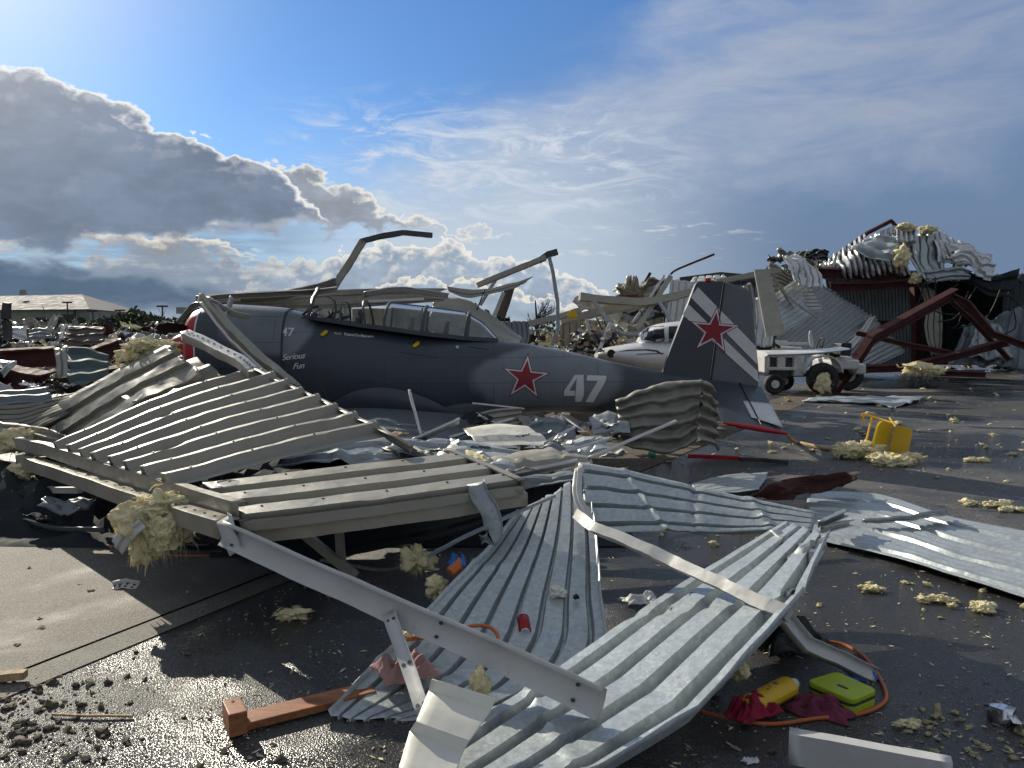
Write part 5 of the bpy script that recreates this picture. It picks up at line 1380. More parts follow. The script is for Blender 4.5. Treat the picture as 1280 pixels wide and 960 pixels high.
crumple("metal_scrap", W(956, 432, 20.2), (.6, .4), 'steel_dark', "dark tangle of parts below the hose loop", "scrap", None, 77, .8)

# ---------- wrecked hangar on the right ----------
GRP = "torn sheets of the wrecked hangar"
hang = thing("wrecked_hangar", (13.5, 29, 0), "collapsed metal hangar at right with maroon beams and a dark open interior", "hangar")
def hpart(nm, rw, ribs, h, m_, dent=.05, jag=0.0, fold=0.0, along=20, freq=.7, seed=1, prof=TRAP, flip=-1, thick=.012, soft=True):
    mb = sheet(rw, ribs, h, along, dent, freq, prof, seed, flip, jag, fold=fold, soft=soft)
    return build(nm, mb, [M[m_], M['screw']], hang, thick=thick, sharp=40)
hpart("end_wall", rows(((1030, 340, 28.5), (1147, 338, 28.5)), ((1040, 410, 28.5), (1147, 410, 28.5)), ((1040, 462, 28.4), (1147, 462, 28.4))), 26, .06, 'slate_panel', .03)
hpart("back_wall", rows(((1140, 345, 33), (1290, 345, 33)), ((1140, 400, 33), (1290, 400, 33)), ((1140, 456, 33), (1290, 456, 33))), 20, .05, 'dark_panel', .05)  # inner walls and roof coloured dark to stand in for interior shade
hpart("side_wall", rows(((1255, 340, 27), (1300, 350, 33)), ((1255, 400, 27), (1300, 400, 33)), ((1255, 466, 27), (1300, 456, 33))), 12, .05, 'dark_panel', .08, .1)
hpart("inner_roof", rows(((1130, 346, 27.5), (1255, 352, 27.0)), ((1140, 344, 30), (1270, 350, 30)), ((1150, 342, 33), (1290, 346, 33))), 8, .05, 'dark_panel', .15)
hpart("roof_sheet", rows(((1022, 320, 28.0), (1120, 281, 28.3)), ((1018, 330, 27.3), (1128, 300, 27.2)), ((1024, 338, 27.0), (1132, 322, 26.7)), ((1026, 343, 27.2), (1135, 343, 26.9))), 15, .34, 'silver', .35, .04, .12, 30, .7, 5, WAVE)
hpart("roof_sheet", rows(((1119, 282, 27.2), (1142, 283, 27.2)), ((1122, 298, 26.4), (1148, 298, 26.5)), ((1128, 316, 26.6), (1142, 312, 26.8))), 4, .12, 'silver', .25, .08, .1, 18, .7, 9, WAVE)
hpart("roof_sheet", rows(((1128, 300, 27.4), (1172, 285, 27.6)), ((1134, 322, 26.8), (1178, 318, 27.0)), ((1150, 342, 26.4), (1182, 338, 26.6)), ((1158, 356, 26.0), (1196, 344, 26.2))), 4, .12, 'galv', .25, .05, .2, 20, .5, 13)
hpart("roof_sheet", rows(((1150, 284, 28.4), (1202, 298, 28.4)), ((1164, 308, 27.4), (1226, 312, 27.6)), ((1172, 330, 26.8), (1246, 334, 27.0))), 5, .10, 'silver', .22, .05, .12, 22, .5, 17)
hpart("roof_sheet", rows(((1176, 322, 26.2), (1190, 327, 25.9)), ((1205, 317, 26.3), (1212, 330, 25.7)), ((1228, 326, 26.2), (1222, 342, 25.6)), ((1244, 327, 26.2), (1240, 352, 25.8))), 2, .1, 'silver', .3, .05, .15, 22, .8, 21)
hpart("roof_sheet", rows(((1186, 333, 27.0), (1182, 342, 26.8)), ((1215, 340, 27), (1210, 352, 26.6)), ((1240, 345, 26.8), (1232, 366, 26.4)), ((1276, 338, 26.6), (1262, 372, 26.2))), 2, .1, 'dark_panel', .2, .05, .1, 20, .6, 25)
hpart("roof_sheet", rows(((985, 326, 29), (992, 345, 28.6)), ((1000, 314, 29.2), (1008, 340, 28.6)), ((1020, 310, 29.2), (1026, 335, 28.6)), ((1040, 314, 29), (1036, 332, 28.6))), 4, .1, 'steel_dark', .3, .12, .2, 18, .8, 29)
hpart("wall_sheet", rows(((945, 404, 25.2), (1012, 462, 24.6)), ((980, 373, 25.9), (1056, 428, 25.6)), ((1012, 345, 26.6), (1097, 398, 26.6))), 17, .05, 'galv_dull', .06, .03, 0, 20, .5, 33, soft=False)
hpart("wall_sheet", rows(((1020, 452, 24.9), (1072, 468, 24.4)), ((1094, 397, 26.3), (1132, 440, 25.6))), 9, .05, 'galv_dull', .05, .02, 0, 16, .5, 37, soft=False)
hpart("wall_sheet", rows(((1087, 397, 26.2), (1094, 395, 26.2)), ((1072, 416, 25.7), (1082, 416, 25.7)), ((1054, 434, 25.0), (1066, 436, 25.0))), 1, .03, 'white_metal', .03, 0, 0, 12, .5, 39)
hpart("wall_sheet", rows(((962, 324, 25.0), (962, 368, 24.6)), ((984, 337, 25.0), (972, 366, 24.6)), ((1006, 352, 25.0), (978, 364, 24.7))), 6, .06, 'tan_paint', .1, .03, .04, 18, .7, 41)
hpart("wall_sheet", rows(((968, 372, 24.6), (968, 392, 24.2)), ((995, 365, 24.6), (1000, 390, 24.2)), ((1015, 362, 24.6), (1028, 390, 24.2))), 6, .06, 'white_metal', .06, .03, .02, 16, .7, 43)
hpart("curtain_strip", rows(((1148, 357, 26.6), (1166, 360, 26.4)), ((1158, 385, 26.6), (1176, 385, 26.4)), ((1155, 410, 26.4), (1178, 410, 26.4)), ((1164, 446, 26.2), (1176, 446, 26.2))), 3, .06, 'tan_worn', .08, .04, .03, 20, .7, 47)
hpart("fallen_sheet", rows(((1205, 398, 26.5), (1300, 385, 26.5)), ((1200, 425, 25.8), (1300, 425, 25.5)), ((1185, 455, 25.2), (1300, 462, 24.8))), 6, .06, 'slate_panel', .35, .05, .3, 24, .6, 51)
hpart("fallen_sheet", rows(((1218, 408, 25.6), (1245, 402, 25.8)), ((1212, 425, 25.4), (1255, 425, 25.4)), ((1205, 448, 25.0), (1262, 455, 25.0))), 3, .05, 'galv_dull', .3, .08, .25, 20, .8, 53)
def hbeam(pts, w, h, m_='maroon', up=(0, -.3, 1)):
    mb = MB(); mb.sweep(path(pts, 4), IB(w, h, .03), up, True, 0, None, .006, len(pts)); return build("steel_beam", mb, M[m_], hang, sharp=25)
hbeam(Wp((1012, 340, 27.0), (1080, 343, 27.0), (1150, 350, 27.0)), .28, .34)
hbeam(Wp((1038, 358, 26.8), (1095, 357, 26.8), (1152, 352, 26.6)), .28, .26)
hbeam(Wp((1144, 350, 27.2), (1146, 400, 27.2), (1146, 462, 27.2)), .3, .26, up=(1, 0, 0))
hbeam(Wp((1094, 403, 27.8), (1146, 403, 27.8)), .1, .12)
hbeam(Wp((1020, 342, 28), (1050, 316, 28.2), (1085, 291, 28.4), (1114, 276, 28.5), (1121, 284, 28.5)), .08, .13)
hbeam(Wp((983, 362, 25.5), (1008, 346, 26)), .2, .22)
for lab, pts, w, h in (("long maroon rafter propped up from the ground beside the tug to the hangar corner", Wp((1041, 490, 20.6), (1066, 457, 21.2), (1089, 423, 21.9), (1140, 395, 22.9), (1193, 366, 23.9)), .22, .30),
      ("maroon beam falling to the right from the top of the propped rafter", Wp((1190, 370, 23.9), (1210, 380, 23.8), (1240, 417, 23.5), (1290, 435, 23.2)), .16, .2),
      ("slim maroon beam in the dark opening behind the propped rafter", Wp((1188, 376, 24.6), (1215, 400, 24.4), (1262, 450, 24)), .12, .14),
      ("low maroon beam sloping up to the right in front of the hangar opening", Wp((1080, 461, 23.2), (1135, 459, 23.4), (1200, 443, 23.6), (1260, 427, 23.8)), .18, .22),
      ("thin maroon purlin crossing in front of the hangar end wall", Wp((1070, 416, 23.5), (1130, 430, 23.6), (1188, 441, 23.7)), .12, .14),
      ("short maroon beam flat on the ground before the hangar", Wp((1130, 464, 23), (1232, 468, 22.6)), .16, .16)):
    mb = MB(); mb.sweep(path(pts, 4), IB(w, h, .03), (0, -.3, 1), True, 0, None, .006, 2)
    build("steel_beam", mb, M['maroon'], None, lab, "steel beam", "fallen maroon beams", sharp=25)
for (x, y, d, r, lab) in ((1127, 322, 26.0, (.28, .25, .42), "yellow insulation bulging from the middle of the hangar's torn roof"), (1133, 284, 27.0, (.35, .25, .18), "yellow insulation at the top left of the hangar's torn roof"), (1160, 287, 27.2, (.35, .25, .16), "yellow insulation along the hangar roof's highest edge"),
      (1144, 349, 26.2, (.22, .2, .2), "small yellow insulation tuft at the hangar's roof corner"), (1018, 334, 26.6, (.12, .15, .2), "yellow insulation tuft at the left end of the hangar roof"),
      (1150, 461, 22.5, (.55, .3, .2), "low yellow insulation heap on the ground in front of the hangar"), (1165, 463, 22.2, (.35, .3, .16), "second insulation heap beside the hangar's fallen beam")):
    mb = MB(); fluff(mb, W(x, y, d), r, x * .01 + y, .5, 4, 4); build("insulation_clump", mb, M['insul'], None, lab, "insulation", sharp=180)
for k in range(22):
    px, py = rnd.uniform(1080, 1280), rnd.uniform(452, 466)
    crumple("bent_scrap", G(px, max(py, 456), .1), (rnd.uniform(.2, .8), rnd.uniform(.15, .4)), rnd.choice(['steel_dark', 'white_metal', 'galv_dull', 'insul_pale', 'wood_raw', 'maroon']), "small scrap on the ground at the foot of the wrecked hangar", "scrap", "scraps at the hangar's foot", k + 160)
for k in range(10):
    crumple("bent_scrap", W(rnd.uniform(970, 1010), rnd.uniform(316, 345), rnd.uniform(26, 27)), (rnd.uniform(.5, 1.3), rnd.uniform(.2, .5)), rnd.choice(['steel_dark', 'tan_worn', 'galv_dull', 'dark_panel']), "jagged roofing scrap at the left shoulder of the wrecked hangar", "scrap", "scraps at the hangar's shoulder", k + 190, .5)
member("trim_strip", Wp((958, 335, 24.0), (990, 375, 23.8), (1022, 397, 23.7)), BX(.08, .06), M['tan_worn'], "long tan strip slanting down to the right in front of the hangar sheets", "trim strip", closed=True, soft=True)
member("trim_strip", Wp((962, 342, 24.0), (980, 368, 23.9), (992, 386, 23.9)), BX(.05, .05), M['tan_worn'], "shorter tan strip beside the long slanting one", "trim strip", closed=True)

# ---------- far left: distant hangar, poles, trees, debris field ----------
dh = thing("distant_hangar", (-85, 122, 0), "large pale hangar with a white gable roof far away at the left edge", "hangar")
a_, b_ = W(112, 404, 118), W(-120, 404, 128)
zt_ = W(112, 387, 118).z; zr = W(55, 366, 130).z
ex = V((a_.x, a_.y, 0)); we = V((b_.x, b_.y, 0)); dp = V((-8, 36, 0))
mb = MB()
mb.add([ex, we, we + dp, ex + dp, ex + V((0, 0, zt_)), we + V((0, 0, zt_)), we + dp + V((0, 0, zt_)), ex + dp + V((0, 0, zt_))], [[1, 0, 4, 5], [2, 1, 5, 6], [3, 2, 6, 7], [0, 3, 7, 4]])
build("wall", mb, M['far_wall'], dh, smooth=False)
rl = ex + dp * .5 + V((-7, 0, zr)); rr = we + dp * .5 + V((0, 0, zr)); ov = V((.5, -.8, .05))
mb = MB()
mb.add([ex + V((0, 0, zt_)) + ov, we + V((0, 0, zt_)) + ov, rr, rl, ex + dp + V((0, .5, zt_ + .05)), we + dp + V((0, .5, zt_ + .05))], [[1, 0, 3, 2], [4, 5, 2, 3], [0, 4, 3]])
build("roof", mb, M['far_roof'], dh, smooth=False)
mb = MB(); mb.boxpx(24, 364, 29, 369, 132, 1); mb.boxpx(25, 362, 28, 365, 131.9, 1); build("roof_vent", mb, M['far_wall'], dh)
mb = MB(); mb.boxpx(72, 393, 91, 401, 118.4, .3); build("window", mb, M['steel_dark'], dh, smooth=False)
mb = MB(); mb.boxpx(92, 388, 94, 404, 118.0, .3); build("downpipe", mb, M['steel_dark'], dh, smooth=False)
def lamp(px, top, base, d, lab, head=True):
    r_ = thing("lamp_post", (W(px, 400, d).x, d, 0), lab, "lamp post", "distant lamp posts")
    p = W(px, top, d)
    mb = MB(); mb.tube([(p.x, d, 0), (p.x, d, p.z)], .10, 6); build("pole", mb, M['steel_dark'], r_)
    if head:
        mb = MB(); mb.box((p.x, d, p.z + .12), (1.3, .5, .22)); build("lamp_head", mb, M['steel_dark'], r_)
lamp(203, 384, 405, 100, "tallest distant lamp post, with a flat head, left of the aircraft's nose")
lamp(150, 389, 405, 110, "thin distant lamp post above the bushes, second of the three")
lamp(116, 390, 405, 110, "thin distant lamp post next to the pale hangar's corner")
lamp(84, 379, 404, 116, "thin distant lamp post in front of the pale hangar")
mb = MB(); mb.boxpx(220, 384, 238, 392, 60, 3); build("distant_shed", mb, M['far_wall'], None, "small grey roof edge far behind the propeller blade", "shed", smooth=False)
member("wood_post", Wp((10, 425, 17), (8, 398, 17), (9, 378, 17)), BX(.14, .12), M['steel_dark'], "dark broken post standing at the left edge of the debris field", "post", closed=True, wob=.02)

def leaves(mb, c, r, n, size, seed, flat=.8):
    rnd = random.Random(seed)
    c = V(c); r = V(r)
    clumps = []
    for k in range(max(8, n // 60)):
        d = V((rnd.gauss(0, 1), rnd.gauss(0, 1), rnd.gauss(0, 1))).normalized() * rnd.uniform(.35, 1.0)
        clumps.append((V((d.x * r.x, d.y * r.y, d.z * r.z)), rnd.uniform(.2, .38)))
    for k in range(n):
        cc, cs_ = rnd.choice(clumps)
        p = c + cc + V((rnd.gauss(0, 1) * r.x, rnd.gauss(0, 1) * r.y, rnd.gauss(0, 1) * r.z * flat)) * cs_ * .6
        a = V((rnd.uniform(-1, 1), rnd.uniform(-1, 1), rnd.uniform(-1, 1))).normalized()
        b = a.cross(V((rnd.uniform(-1, 1), rnd.uniform(-1, 1), rnd.uniform(-1, 1)))).normalized()
        s = size * rnd.uniform(.6, 1.4)
        mb.add([p - a * s, p + b * s * .5, p + a * s, p - b * s * .5], [[0, 1, 2, 3]])
    return mb
def tree(px, base, top, d, wpx, lab, n=700, size=None, m_='leaf', name="tree", cat="tree", grp=None, bare=False, seed=1):
    zt = W(px, top, d).z; x = W(px, base, d).x; w = wpx / 960 * d
    r_ = thing(name, (x, d, 0), lab, cat, grp)
    rnd = random.Random(seed)
    mb = MB()
    mb.tube([(x, d, 0), (x + .1 * w, d, zt * .4), (x + rnd.uniform(-.1, .1) * w, d, zt * .85)], [zt * .035, zt * .025, zt * .008], 7)
    def limb(p, dr, L, r, lvl):
        q = p + dr * L
        m_ = (p + q) / 2 + V((rnd.uniform(-1, 1), rnd.uniform(-1, 1), rnd.uniform(-1, 1))) * L * .12
        mb.tube([p, m_, q], [r, r * .75, r * .45], 5)
        if lvl > 0:
            for k in range(3 if bare else 2):
                nd = (dr + V((rnd.uniform(-1, 1), rnd.uniform(-1, 1), rnd.uniform(-.3, .9))) * .8).normalized()
                limb(p.lerp(q, rnd.uniform(.5, 1)), nd, L * rnd.uniform(.5, .8), r * .5, lvl - 1)
    for k in range(7 if bare else 5):
        h = zt * rnd.uniform(.25, .7)
        limb(V((x + .05 * w, d, h)), V((rnd.uniform(-1, 1), rnd.uniform(-1, 1), rnd.uniform(.3, 1.2))).normalized(), w * .42, zt * .014, 3 if bare else 1)
    build("trunk", mb, M['bark'], r_)
    if not bare:
        mb = leaves(MB(), (x, d, zt * .62), (w * .5, w * .5, zt * .38), n, size or zt * .075, seed)
        build("crown", mb, M[m_], r_, smooth=False)
for k, (px, top, d, w, lab) in enumerate(((108, 399, 85, 22, "low bush at the foot of the pale distant hangar"), (132, 402, 80, 26, "low reddish bush beyond the debris field, between the hangar and the grey bush"), (160, 392, 75, 26, "grey-green bush with thin branches beyond the debris field"), (178, 391, 78, 24, "grey-green bush right of the thin branched one"), (199, 394, 70, 22, "round green bush below the tallest distant lamp post"), (215, 400, 66, 18, "small green bush beside the propeller blade"), (60, 397, 100, 30, "dark green tree standing before the pale distant hangar"), (245, 395, 60, 20, "pale green bush behind the aircraft's red nose"))):
    tree(px, 410, top - 5, d, w * 1.6, lab, 900, None, 'leaf_dull', "bush", "bush", "bushes beyond the debris field", seed=k + 3)
tree(668, 425, 362, 42, 40, "bare broken tree behind the drooping pole", bare=True, name="bare_tree", cat="tree", seed=5)
for k, (px, top, d, w, lab) in enumerate(((600, 384, 50, 26, "leafy tree just right of the canopy's tail end"), (628, 392, 48, 22, "scrubby tree behind the white lath"))):
    tree(px, 425, top, d, w, lab, 420, None, 'leaf_dull', "tree", "tree", "trees behind the aircraft", seed=k + 21)
tree(1283, 465, 322, 46, 38, "green tree at the right edge behind the wrecked hangar", 1600, .17, 'leaf', seed=33)

# debris field on the left
DF = "debris field left of the aircraft"
field = [((0, 450, 12), (70, 445, 12.5), .3, 'maroon', "maroon fallen girder at the left edge of the debris field"), ((95, 452, 13), (150, 432, 13.5), .28, 'maroon', "maroon beam stub slanting up in the debris field"), ((110, 474, 11), (170, 462, 11.5), .22, 'maroon', "maroon beam lying left of the peeled tan panel"), ((140, 448, 14), (205, 440, 15), .3, 'maroon', "maroon beam behind the yellow insulation heap"), ((0, 468, 10.5), (62, 478, 10), .26, 'maroon', "broad maroon girder below the one at the left edge"), ((120, 440, 17), (190, 432, 18), .2, 'maroon', "farther maroon beam in the middle of the debris field")]
for a, b, h, m_, lab in field:
    mb = MB(); mb.sweep(path(Wp(a, b), 5), IB(.2, h, .03), (0, -.2, 1), True, 0, None, .02, 3); build("steel_beam", mb, M[m_], None, lab, "steel beam", "maroon beams in the debris field", sharp=25)
wallrow(rows(((68, 436, 10.5), (84, 433, 10.5)), ((70, 455, 10.2), (84, 455, 10.2)), ((62, 490, 9.8), (85, 488, 9.8))), 1, .03, 'tan_paint', "torn_sheet", "pale folded sheet standing upright in the debris field", "sheets in the debris field", .06, .03, .04, "metal sheet")
wallrow(rows(((84, 436, 11), (84, 482, 9.6)), ((110, 440, 11), (115, 482, 9.6)), ((136, 447, 11), (138, 478, 9.7))), 3, .08, 'teal_sheet', "torn_sheet", "dark teal ribbed sheet right of the upright pale sheet", "sheets in the debris field", .08, .04, .04, "metal sheet")
wallrow(rows(((0, 448, 9.6), (0, 470, 9.2)), ((12, 450, 9.6), (14, 462, 9.2)), ((22, 452, 9.6), (20, 458, 9.3))), 2, .05, 'galv', "torn_sheet", "light blue torn sheet at the left edge above the pale fan of ribs", "sheets in the debris field", .08, .06, .06, "metal sheet")
wallrow(rows(((-20, 492, 8.0), (-20, 506, 7.6)), ((20, 490, 8.0), (20, 505, 7.6)), ((60, 488, 8.2), (70, 500, 7.7))), 2, .05, 'slate_panel', "torn_sheet", "bluish flat sheet behind the pale fan of ribs at the left edge", "sheets in the debris field", .05, .06, .04, "metal sheet")
wallrow(rows(((36, 412, 22), (36, 424, 21.5)), ((50, 410, 22), (50, 424, 21.5)), ((66, 417, 22), (66, 424, 21.5))), 3, .06, 'galv_dull', "torn_sheet", "grey domed sheet far back in the debris field", "sheets in the debris field", .08, .06, .06, "metal sheet")
wallrow(rows(((12, 410, 22), (12, 420, 21.5)), ((22, 408, 22), (22, 422, 21.5)), ((34, 412, 22), (34, 422, 21.5))), 2, .06, 'silver', "torn_sheet", "bright curled sheet beside the broken post", "sheets in the debris field", .1, .06, .1, "metal sheet")
wallrow(rows(((84, 409, 26), (84, 430, 25)), ((105, 407, 26), (105, 432, 25)), ((132, 409, 26), (132, 430, 25))), 3, .06, 'brown_wall', "torn_sheet", "broad dark brown wall section at the back of the debris field", "sheets in the debris field", .1, .05, .05, "metal sheet")
for k, (x, y, d, r, lab) in enumerate(((188, 434, 8.4, (.25, .2, .10), "upper part of the yellow insulation heap behind the peeled tan panel"), (172, 448, 8.4, (.22, .18, .08), "lower part of the yellow insulation heap behind the peeled tan panel"), (205, 436, 8.4, (.16, .16, .09), "right lump of the insulation heap under the propeller blade"))):
    mb = MB(); fluff(mb, W(x, y, d), r, 91 + k, .6, 5, 8); build("insulation_heap", mb, M['insul'], None, lab, "insulation", "yellow insulation heap", sharp=180)
rnd = random.Random(77)
mats_ = ['white_metal', 'white_metal', 'galv', 'steel_dark', 'maroon', 'galv_dull', 'brown_wall', 'insul_pale', 'dark_panel', 'tan_worn', 'cream', 'teal_sheet']
for k in range(220):
    y = 410 + 78 * rnd.random() ** 1.25
    d = max(9.0, min(40, 9.0 + (485 - y) * .36 + rnd.uniform(-1, 2)))
    x = rnd.uniform(-10, 240 if y < 428 else (205 if y < 445 else 130))
    s = rnd.uniform(10, 40) / 960 * d
    p = W(x, y, d)
    crumple("metal_scrap", p, (s, s * rnd.uniform(.3, .8)), rnd.choice(mats_), "small torn scrap lying in the debris field left of the aircraft", "scrap", DF, k * 1.7, rnd.uniform(.25, .7))
for k in range(60):
    y = 409 + 60 * rnd.random() ** 1.6
    d = max(10, min(45, 10 + (480 - y) * .42))
    x = rnd.uniform(-5, 235 if y < 430 else 140)
    p = W(x, y, d); L = rnd.uniform(12, 38) / 960 * d
    q = p + V((rnd.uniform(-1, 1) * L, rnd.uniform(-.5, .5) * L, rnd.uniform(-.35, .5) * L))
    mb = MB(); mb.tube([p, (p + q) / 2 + V((0, 0, rnd.uniform(-.08, .08) * L)), q], rnd.uniform(.025, .06), 4); build("broken_stick", mb, M[rnd.choice(['white_metal', 'wood_raw', 'steel_dark', 'maroon', 'tan_worn'])], None, "thin broken stick poking out of the debris field left of the aircraft", "stick", "sticks in the debris field", sharp=30)
# rubble under the heaps so that nothing floats
mb = MB()
mb.grid(lambda u, v: (lambda p: V((p.x, p.y, max(.01, (.22 + .45 * fr(p, .7, 4, 3) + .12 * fr(p, 3, 3, 3)) * min(1, 6 * v, 6 * (1 - v)) * min(1, 8 * (1 - u), 8 * u) * (1 - .25 * v)))))(V((-16 + 12.8 * u - 16 * v * (1 - u), 8.4 + 24 * v, 0))), 50, 60)
build("rubble", mb, M['brown_wall'], None, "dark rubble bank under the debris field at left", "rubble", None, "stuff", sharp=20)
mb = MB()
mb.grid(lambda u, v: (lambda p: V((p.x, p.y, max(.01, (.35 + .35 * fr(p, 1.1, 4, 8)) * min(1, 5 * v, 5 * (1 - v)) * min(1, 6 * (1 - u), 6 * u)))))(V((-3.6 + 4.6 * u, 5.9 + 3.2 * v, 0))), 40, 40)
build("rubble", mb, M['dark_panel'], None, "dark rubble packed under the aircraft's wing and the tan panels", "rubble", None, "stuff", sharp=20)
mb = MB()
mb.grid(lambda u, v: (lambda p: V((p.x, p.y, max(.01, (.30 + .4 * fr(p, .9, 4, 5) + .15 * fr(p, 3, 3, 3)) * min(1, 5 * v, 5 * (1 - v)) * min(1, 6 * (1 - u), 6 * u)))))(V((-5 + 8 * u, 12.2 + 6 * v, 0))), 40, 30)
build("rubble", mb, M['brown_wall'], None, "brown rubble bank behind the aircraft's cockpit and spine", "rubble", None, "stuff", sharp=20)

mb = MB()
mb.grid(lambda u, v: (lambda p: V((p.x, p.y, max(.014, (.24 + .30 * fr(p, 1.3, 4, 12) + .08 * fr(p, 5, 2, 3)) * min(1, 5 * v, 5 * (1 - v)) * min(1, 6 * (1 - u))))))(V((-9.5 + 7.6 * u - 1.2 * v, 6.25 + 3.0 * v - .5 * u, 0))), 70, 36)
build("rubble", mb, M['dark_panel'], None, "dark rubble added over sun glare on the pavement under the purlins at left", "rubble", None, "stuff", sharp=20)  # dark mass added to hide bright sunlit concrete in the shaded gap
for k in range(16):
    px, py = rnd.uniform(-5, 150), rnd.uniform(600, 672)
    p = G(px, py); p = V((p.x, max(6.1, min(7.6, p.y)), rnd.uniform(.1, .3)))
    p.x = (px - 640) / 960 * p.y
    crumple("bent_scrap", p, (rnd.uniform(.15, .5), rnd.uniform(.06, .2)), rnd.choice(['dark_panel', 'tan_back', 'slate_panel', 'brown_wall', 'insul_pale']), "dull bent scrap in the dark gap under the purlins at left", "scrap", "scraps under the purlins", k + 400, .25)

hpart("roof_sheet", rows(((1060, 312, 27.0), (1075, 296, 27.4)), ((1085, 318, 26.4), (1100, 290, 26.8)), ((1118, 330, 26.0), (1126, 300, 26.4))), 3, .16, 'galv', .18, .12, .2, 18, .7, 61, WAVE, soft=False)
hpart("roof_sheet", rows(((1180, 300, 27.4), (1192, 318, 26.4)), ((1210, 304, 27.2), (1216, 330, 26.2)), ((1243, 322, 26.8), (1236, 348, 26.0))), 2, .1, 'silver', .2, .1, .2, 18, .7, 67, soft=False)
hpart("roof_sheet", rows(((1150, 338, 25.8), (1160, 352, 25.6)), ((1185, 334, 25.8), (1190, 352, 25.5)), ((1215, 338, 25.8), (1214, 350, 25.6))), 2, .08, 'galv_dull', .18, .12, .2, 16, .8, 71, soft=False)
hpart("wall_sheet", rows(((950, 380, 23.6), (975, 418, 23.2)), ((975, 362, 24.2), (1004, 402, 23.8)), ((1000, 345, 24.8), (1030, 384, 24.6))), 8, .05, 'galv', .08, .04, .05, 16, .6, 73, soft=False)
for k in range(9):
    px, py = rnd.uniform(742, 838), rnd.uniform(352, 400)
    crumple("torn_sheet", W(px, py, rnd.uniform(16, 18)), (rnd.uniform(.4, 1.1), rnd.uniform(.2, .5)), rnd.choice(['white_dirty', 'galv_dull', 'tan_worn', 'tan_back']), "bent piece of cladding in the heap left of the fin", "metal sheet", "torn cladding left of the fin", k + 560, .4, ribs=3)
for k in range(14):
    px, py = rnd.choice(((rnd.uniform(1150, 1270), rnd.uniform(345, 375)), (rnd.uniform(740, 850), rnd.uniform(372, 400)), (rnd.uniform(560, 690), rnd.uniform(350, 380))))
    d = 25.5 if px > 1000 else (15.6 if px > 700 else 12.6)
    p = W(px, py, d); q = p + V((rnd.uniform(-.06, .06) * d, rnd.uniform(-.2, .2), -rnd.uniform(.02, .07) * d))
    mb = MB(); mb.tube(path([p, (p + q) / 2 + V((rnd.uniform(-.02, .02) * d, .1, -.015 * d)), q], 6, True), .0009 * d, 5)
    build("hanging_wire", mb, M['black'], None, "thin dark wire hanging loose from the wreckage", "wire", "loose hanging wires", sharp=180)

mb = MB(); rq = random.Random(9)
for k in range(9000):
    x = rq.uniform(-330, 330)
    y = 190 + 14 * NZ.noise(V((x * .02, 0, 0))) + rq.gauss(0, 5)
    hmax = 3.2 + 2.6 * NZ.noise(V((x * .05, 3, 0))) + 1.6 * NZ.noise(V((x * .21, 7, 0)))
    p = V((x, y, max(.1, hmax * rq.random() ** .6)))
    a = V((rq.uniform(-1, 1), rq.uniform(-1, 1), rq.uniform(-1, 1))).normalized(); b = a.cross(V((rq.uniform(-1, 1), rq.uniform(-1, 1), rq.uniform(-1, 1)))).normalized()
    q_ = rq.uniform(.35, .9)
    mb.add([p - a * q_, p + b * q_ * .5, p + a * q_, p - b * q_ * .5], [[0, 1, 2, 3]])
build("treeline", mb, M['leaf_dull'], None, "far low belt of trees and scrub along the horizon", "treeline", None, "stuff", smooth=False)
# ---------- small things on the ground ----------
rnd = random.Random(5)
# yellow chair on its side
ch = thing("folding_chair", G(1110, 577), "yellow folding chair toppled on its side on the wet asphalt", "chair")
d0 = 10.0
mb = MB(); mb.plate([W(1100, 526, d0), W(1118, 530, d0 + .26), W(1107, 570, d0 + .2), W(1089, 566, d0 - .06)], .03, .22); fixnormals(build("seat", mb, M['yellow'], ch))
mb = MB(); mb.plate([W(1119, 531, d0 + .2), W(1141, 536, d0 + .04), W(1134, 570, d0), W(1109, 571, d0 + .16)], .03, .2); fixnormals(build("backrest", mb, M['yellow'], ch))
for p_ in (((1078, 517, d0 + .45), (1098, 523, d0 + .40), (1117, 529, d0 + .2)), ((1112, 522, d0 + .2), (1120, 533, d0 + .05)), ((1090, 521, d0 + .42), (1085, 542, d0 + .4), (1080, 561, d0 + .35)), ((1069, 556, d0 + .35), (1082, 563, d0 + .3), (1096, 571, d0 + .2)), ((1078, 517, d0 + .45), (1080, 528, d0 + .55))):
    mb = MB(); mb.tube(Wp(*p_), .014, 8); build("leg", mb, M['yellow'], ch)
mb = MB()
fluff(mb, G(1060, 563, .11), (.22, .15, .12), 3.3, .4, 5, 4, 2.6, .0); fluff(mb, G(1085, 562, .12), (.22, .15, .12), 4.9, .4, 5, 4, 2.6, .0)
build("insulation_roll", mb, M['insul_pale'], None, "rolled yellow insulation lying left of the toppled chair", "insulation", sharp=180)
mb = MB()
for k in range(5): fluff(mb, G(1096 + k * 10, 573 + (k % 2) * 4, .05), (.15, .12, .08), 7 + k, .6, 4, 6, 2.6, .0)
build("insulation_clump", mb, M['insul'], None, "shaggy insulation spilled under the toppled chair's seat", "insulation", sharp=180)
mb = MB(); mb.tube(path([W(983, 543, 9.6), G(992, 551, .04), G(1010, 556, .03), G(1030, 560, .03), G(1060, 566, .03)], 6, True), .03, 7)
build("rope", mb, M['wood_raw'], None, "tan rope trailing from the red wing tip to the insulation roll", "rope")
member("red_pole", [G(860, 570, .06), G(925, 573, .06)], BX(.05, .05), M['red'], "red pole lying on the ground below the corrugated tan sheet", "pole", closed=True)
member("broom_head", [G(925, 574, .06), G(955, 575, .05), G(985, 578, .04)], BX(.06, .05), M['steel_dark'], "dark tool head at the end of the red pole", "tool", closed=True)
